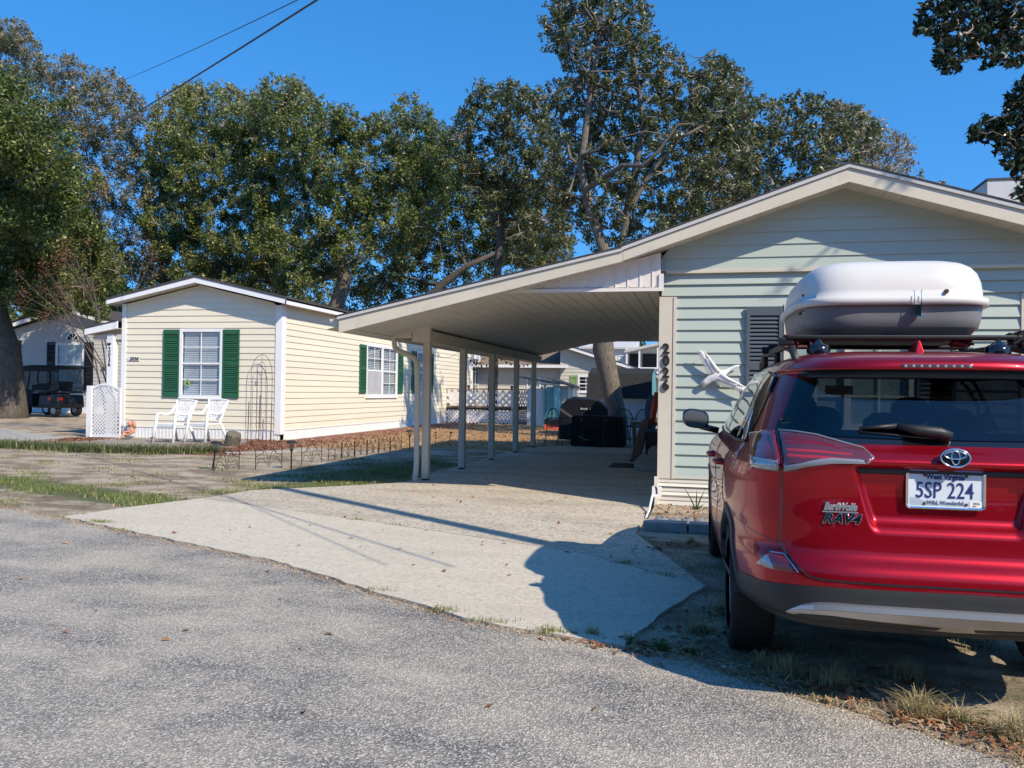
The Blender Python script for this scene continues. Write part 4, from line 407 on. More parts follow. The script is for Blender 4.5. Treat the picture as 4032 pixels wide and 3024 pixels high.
'low_oak':[(-14.1,51.4,9.5,0.39),(-31.3,48.7,7.5,0.79),(-36.6,48.2,9.1,1.08),(-17.4,49.4,5.7,0.47),(-39.9,49.1,9.6,1.15),(-25.8,50.1,9.8,0.37),(-22.9,49.2,6.8,0.8),(-19.7,49.2,8.0,0.82),(-38.7,48.4,10.1,0.53),(-40.1,49.0,7.0,0.89),(-31.3,51.7,9.8,0.77),(-15.7,49.1,6.0,0.8),(-41.9,50.9,8.9,0.76),(-26.6,51.5,7.9,1.01),(-21.7,51.2,6.1,0.8),(-40.6,48.8,5.4,0.67),(-22.3,48.7,5.4,0.29),(-30.0,48.2,8.7,0.9),(-29.1,48.2,7.0,0.87),(-38.4,48.8,8.3,0.91),(-13.3,52.0,9.5,0.57),(-36.5,49.5,6.8,0.95),(-35.1,51.0,8.8,0.9),(-26.7,49.9,9.8,0.37),(-28.9,50.0,9.3,0.93),(-19.6,51.8,8.6,0.98),(-19.7,48.4,5.9,0.66),(-13.9,49.9,6.2,0.55),(-34.3,48.6,5.6,0.8),(-14.5,50.2,8.0,0.99),(-32.1,49.2,9.8,0.4),(-25.2,50.2,9.7,0.34),(-23.6,50.7,9.1,0.89),(-24.6,49.5,5.6,0.54),(-26.2,50.5,5.6,0.46),(-34.2,50.6,7.9,0.77),(-12.9,49.7,7.4,0.32),(-15.0,49.6,8.8,0.75),(-36.0,49.6,5.3,0.47),(-39.7,49.6,6.2,0.83),(-26.0,48.3,8.0,1.04),(-38.5,48.2,5.0,0.37),(-12.0,48.3,7.5,0.5),(-37.7,50.8,9.0,0.75),(-20.0,48.1,7.0,1.01),(-11.2,50.0,7.7,0.34),(-10.1,48.5,8.8,0.72),(-17.3,48.1,7.9,0.63),(-33.8,50.6,6.6,0.83),(-10.0,49.8,8.1,0.62),(-14.2,51.9,7.7,0.39),(-30.2,49.3,8.0,0.71),(-31.1,48.8,6.2,0.89),(-18.5,50.7,9.2,0.42),(-25.1,49.4,6.2,0.99),(-29.4,51.1,5.7,0.6),(-36.7,51.2,7.0,0.94),(-16.6,49.8,6.7,0.73),(-27.4,49.1,8.5,0.82),(-27.3,48.1,7.7,0.65),(-37.6,49.5,6.0,0.79),(-40.6,48.4,10.3,0.41),(-40.1,50.9,10.1,1.02),(-15.1,49.8,6.6,0.87),(-37.9,50.1,7.6,0.77),(-30.0,50.7,5.8,0.69),(-27.5,49.7,7.3,0.92),(-13.2,50.4,8.0,0.73),(-14.2,51.3,5.9,0.39),(-22.5,49.8,7.9,0.87),(-30.3,51.6,10.0,0.54),(-22.0,48.9,9.1,0.5),(-32.1,48.4,8.4,1.1),(-23.5,48.0,7.3,0.82),(-16.5,51.7,8.1,0.82),(-19.0,50.5,7.5,0.72),(-16.9,48.9,8.4,0.89),(-36.4,50.2,8.2,0.74),(-30.1,51.7,8.9,0.7),(-12.6,51.5,8.7,0.71),(-36.4,48.5,10.1,0.37),(-35.1,49.2,10.0,0.38),(-32.9,49.2,5.5,0.65),(-24.2,50.3,9.7,0.37),(-38.1,51.0,5.6,0.65),(-10.9,49.3,8.5,0.68),(-21.1,50.4,8.7,0.87),(-17.1,50.1,5.6,0.29),(-13.5,51.7,8.8,0.66),(-23.8,48.8,8.7,0.92),(-22.7,48.0,5.6,0.64),(-40.3,48.3,6.1,0.53),(-29.7,49.7,8.2,0.89),(-41.8,50.0,9.9,0.49),(-26.7,50.3,9.0,0.68),(-17.9,51.5,6.5,1.06),(-27.6,48.8,6.2,0.84),(-11.9,49.7,9.3,0.34),(-19.2,51.7,6.3,0.8),(-30.8,49.5,7.5,0.68),(-30.9,48.1,5.3,0.45),(-20.2,51.6,7.3,0.92),(-30.9,50.5,6.1,0.97),(-41.4,51.9,7.4,0.9),(-35.6,50.5,9.9,0.7),(-22.9,51.7,6.6,0.78),(-32.3,50.4,9.9,0.51),(-33.8,48.6,7.0,0.86),(-9.5,50.7,8.9,0.35),(-27.3,50.2,6.2,0.83),(-23.4,48.0,6.5,0.84),(-36.5,51.1,9.3,0.75),(-18.8,48.5,5.7,0.63),(-19.9,50.1,9.0,0.57),(-29.7,50.7,6.5,1.04),(-12.2,51.1,7.8,0.44),(-26.6,51.8,8.8,0.76),(-31.4,48.5,9.2,0.67),(-38.4,48.8,5.7,0.69),(-17.4,49.5,7.2,0.73),(-27.2,49.6,9.3,0.88),(-31.6,50.4,5.8,0.72),(-26.3,52.0,7.3,0.76),(-14.1,50.4,6.9,0.53),(-21.3,50.7,9.3,0.49),(-32.0,48.4,9.5,0.58),(-9.5,49.7,9.2,0.45),(-32.6,48.5,9.7,0.4),(-14.1,48.9,5.8,0.57),(-21.0,51.4,5.6,0.31),(-37.8,49.5,10.3,0.38),(-21.4,48.9,8.1,0.68),(-15.4,51.4,9.5,0.36),(-16.5,49.9,9.0,0.61),(-39.3,50.7,5.4,0.46),(-38.5,49.5,10.4,0.38),(-20.1,50.9,5.7,0.39),(-10.4,49.5,7.7,0.28),(-18.2,50.2,5.7,0.42),(-16.9,50.3,5.8,0.53),(-40.5,48.5,5.1,0.38),(-40.8,48.6,8.6,0.41),(-38.5,51.0,5.3,0.39),(-26.2,49.9,9.5,0.61),(-34.5,50.5,5.4,0.45),(-14.2,51.2,9.1,0.8),(-27.5,48.3,5.2,0.3),(-40.6,49.2,10.4,0.54),(-34.6,50.5,9.7,0.77),(-38.1,50.0,8.6,0.77),(-22.1,51.2,7.6,0.71),(-19.7,51.4,9.2,0.43),(-14.4,51.0,9.5,0.36),(-27.2,48.5,5.3,0.33),(-40.2,51.9,7.5,0.93),(-34.0,51.5,5.4,0.32),(-28.4,48.4,7.3,0.69),(-15.4,49.4,7.2,0.66),(-9.1,48.1,7.8,0.38),(-40.6,50.3,8.6,0.78),(-27.2,51.2,7.3,0.78),(-42.2,51.9,5.5,0.57),(-21.8,51.9,5.7,0.31),(-27.3,48.3,9.4,0.54),(-30.7,48.7,8.1,0.7),(-38.2,51.5,5.3,0.33),(-25.0,51.0,9.8,0.37),(-35.9,48.7,10.0,0.4),(-34.7,49.8,5.3,0.41),(-10.8,50.1,9.4,0.4),(-15.5,48.9,8.8,0.6),(-21.3,48.4,8.8,0.73),(-9.2,49.0,8.3,0.28),(-26.0,51.9,9.7,0.69),(-32.2,51.3,10.0,0.51),(-39.3,49.7,5.3,0.48),(-33.6,51.3,5.5,0.48),(-40.4,48.2,7.2,0.41),(-30.7,51.1,10.1,0.35),(-35.5,51.9,10.4,0.33),(-29.7,48.1,9.6,0.33),(-41.9,50.4,9.4,0.69),(-23.9,51.0,9.8,0.34),(-21.1,48.8,5.5,0.38),(-35.0,49.8,6.5,0.69),(-35.5,49.0,5.8,1.0),(-16.8,51.3,9.5,0.3),(-23.7,51.8,6.2,0.81),(-15.4,49.0,5.5,0.29),(-28.4,48.5,5.3,0.33),(-18.5,48.7,5.5,0.4),(-26.8,49.6,5.4,0.33),(-41.6,49.9,7.8,0.65),(-31.7,48.6,6.6,0.73),(-23.0,50.9,5.5,0.31),(-9.9,49.5,9.3,0.4),(-35.9,48.6,9.5,0.71),(-17.6,50.4,9.2,0.42),(-33.8,49.2,5.8,0.78),(-12.0,51.7,8.5,0.8),(-42.1,51.1,5.2,0.36),(-10.1,50.2,7.8,0.31),(-15.8,49.1,5.5,0.32),(-28.2,50.9,5.8,0.63),(-23.3,48.0,5.5,0.5),(-34.1,51.6,7.7,0.88),(-23.1,48.8,7.9,0.77),(-15.9,51.4,9.4,0.42),(-41.0,50.0,6.2,0.75),(-15.3,51.5,5.8,0.33),(-15.5,50.0,5.8,0.47),(-12.5,50.0,9.4,0.35),(-11.3,48.8,7.5,0.34),(-11.3,49.0,9.2,0.42),(-19.0,50.5,9.2,0.39),(-35.0,49.8,8.2,0.73),(-30.0,51.6,10.2,0.35),(-13.3,50.2,9.4,0.38),(-36.9,50.8,10.4,0.36),(-21.1,48.8,9.1,0.44),(-41.0,49.1,6.7,0.48),(-19.4,49.7,9.1,0.32),(-28.7,48.1,5.3,0.39),(-31.6,50.8,6.9,0.79),(-41.8,49.7,9.5,0.32),(-32.5,48.1,5.1,0.3),(-28.2,50.7,10.0,0.31),(-28.2,49.5,7.1,0.7),(-26.0,48.9,5.6,0.6),(-22.1,50.0,9.4,0.33),(-31.4,48.6,8.5,0.7),(-40.9,51.8,10.9,0.4),(-35.6,48.1,7.4,0.71)],
'right_shade_oak':[(-6.7,37.6,12.7,0.23),(-8.2,35.3,11.5,0.49),(-9.2,37.3,9.2,0.54),(-6.5,34.2,11.1,0.6),(-6.6,34.4,8.6,0.57),(-9.2,36.4,13.5,0.61),(-8.0,36.1,9.1,0.64),(-9.9,35.7,11.8,0.6),(-8.7,35.3,11.8,0.59),(-9.2,36.5,8.8,0.23),(-10.2,35.8,11.2,0.5),(-10.6,36.9,12.8,0.65),(-6.8,36.1,9.3,0.45),(-11.2,36.3,13.8,0.34),(-10.2,36.6,15.2,0.49),(-7.0,38.0,10.5,0.58),(-7.7,37.3,13.8,0.55),(-8.1,35.7,10.5,0.49),(-10.3,37.5,14.8,0.59),(-8.3,37.3,15.3,0.41),(-8.2,34.2,14.2,0.49),(-8.9,36.9,12.9,0.43),(-10.2,37.2,13.1,0.48),(-8.7,36.9,13.3,0.64),(-6.1,36.8,9.3,0.31),(-9.4,36.2,14.9,0.46),(-5.8,34.5,9.2,0.33),(-10.3,37.8,11.1,0.5),(-8.4,35.6,11.0,0.64),(-9.6,34.9,14.8,0.22),(-11.0,36.9,13.9,0.62),(-7.3,38.0,8.6,0.61),(-7.1,35.0,12.4,0.6),(-8.9,36.7,8.4,0.36),(-9.9,36.4,13.6,0.55),(-6.7,36.9,7.5,0.29),(-8.9,37.7,8.5,0.61),(-6.0,35.4,10.1,0.4),(-8.8,35.0,11.1,0.53),(-7.8,35.6,11.7,0.59),(-9.6,37.0,12.9,0.66),(-8.1,36.9,7.5,0.51),(-6.8,35.6,13.5,0.35),(-10.4,38.0,10.5,0.22),(-9.1,35.8,9.4,0.45),(-7.5,35.5,8.5,0.57),(-8.8,36.8,7.8,0.3),(-8.8,34.3,13.8,0.4),(-10.3,35.6,14.7,0.31),(-7.4,37.1,11.6,0.49),(-7.6,37.1,14.9,0.53),(-10.5,35.1,11.0,0.37),(-8.7,34.8,13.4,0.4),(-6.4,35.9,11.2,0.47),(-8.4,35.3,9.6,0.63),(-9.2,36.9,10.9,0.45),(-7.1,34.8,10.5,0.48),(-6.5,35.3,12.2,0.36),(-9.9,37.4,15.6,0.24),(-7.6,36.5,7.7,0.56),(-8.9,37.5,14.7,0.58),(-7.7,37.9,10.3,0.58),(-11.1,37.3,12.5,0.5),(-6.1,34.7,10.5,0.45),(-10.8,36.5,14.7,0.26),(-10.4,35.9,13.1,0.48),(-8.0,35.6,12.3,0.47),(-7.5,37.0,14.3,0.59),(-10.2,37.3,11.7,0.48),(-8.0,36.7,10.5,0.46),(-5.7,34.6,8.5,0.23),(-7.1,36.8,13.0,0.48),(-7.7,34.2,8.1,0.45),(-10.5,34.8,11.3,0.28),(-10.0,37.7,10.2,0.31),(-10.7,35.6,13.9,0.33),(-7.1,34.6,11.6,0.63),(-10.3,36.7,10.5,0.28),(-7.5,34.7,12.7,0.48),(-6.2,36.6,10.8,0.29),(-8.1,35.0,14.7,0.22),(-8.7,34.2,14.4,0.22),(-11.3,37.8,11.3,0.26),(-7.5,34.3,10.5,0.47),(-6.5,36.1,11.9,0.41),(-7.9,35.4,9.7,0.55),(-7.7,36.6,7.1,0.31),(-6.2,37.4,8.4,0.32),(-7.2,36.4,10.6,0.48),(-7.0,36.3,7.1,0.43),(-7.5,34.5,13.6,0.4),(-9.6,36.8,10.7,0.62),(-7.9,34.8,13.5,0.42),(-8.2,36.0,7.2,0.23),(-6.4,34.1,12.4,0.31),(-10.8,35.3,12.9,0.43),(-6.6,37.5,9.4,0.45),(-10.5,36.2,14.0,0.42),(-7.0,36.2,14.2,0.23),(-7.8,35.5,7.9,0.55),(-7.1,37.3,11.4,0.43),(-8.6,35.1,10.0,0.47),(-5.8,34.5,7.6,0.23),(-6.8,36.3,7.1,0.25),(-8.1,35.1,7.5,0.52),(-10.7,37.1,14.7,0.56),(-8.9,34.7,9.6,0.54),(-6.4,37.1,11.8,0.23),(-6.8,36.4,13.5,0.29),(-6.7,34.2,13.9,0.27),(-10.4,36.2,10.9,0.55),(-6.9,36.7,6.9,0.23),(-7.0,37.8,8.1,0.52),(-9.6,37.1,12.3,0.49),(-10.5,37.0,15.7,0.24),(-8.6,36.0,13.6,0.54),(-10.1,34.2,10.2,0.22),(-11.6,37.3,13.9,0.39),(-6.0,34.1,9.1,0.44),(-5.9,36.2,10.3,0.23),(-9.5,36.3,14.0,0.44),(-7.3,34.5,8.9,0.43),(-7.0,34.3,6.7,0.23),(-9.0,36.3,13.2,0.44),(-9.0,35.9,14.9,0.39),(-7.3,35.2,14.5,0.28),(-8.0,34.2,7.1,0.28),(-9.8,36.5,10.2,0.42),(-7.3,34.5,10.2,0.39),(-5.6,34.0,8.1,0.25),(-6.1,35.1,7.5,0.26),(-8.7,35.2,14.2,0.41),(-6.3,34.7,8.0,0.47),(-10.5,34.3,12.2,0.4),(-9.5,37.1,9.3,0.26),(-10.3,35.6,10.4,0.27),(-9.1,35.0,9.4,0.26),(-11.0,36.1,12.1,0.25),(-7.7,35.0,14.6,0.2),(-6.9,37.4,10.8,0.45),(-6.9,35.9,13.9,0.31),(-9.5,36.5,11.1,0.46),(-11.7,37.9,12.9,0.27),(-6.9,35.4,13.0,0.42),(-7.4,34.9,11.2,0.44),(-6.9,37.9,13.5,0.26),(-5.9,36.3,9.9,0.23),(-11.1,37.9,12.2,0.46),(-6.5,37.9,11.7,0.26),(-6.6,36.8,8.8,0.42),(-8.1,34.1,14.5,0.2),(-10.7,36.5,14.9,0.23),(-6.3,35.0,12.3,0.2),(-7.9,34.5,14.0,0.42),(-6.8,35.5,12.0,0.42),(-6.1,34.8,11.3,0.26),(-9.6,37.1,9.6,0.24),(-6.7,37.7,12.6,0.21),(-8.7,34.1,8.5,0.22)],
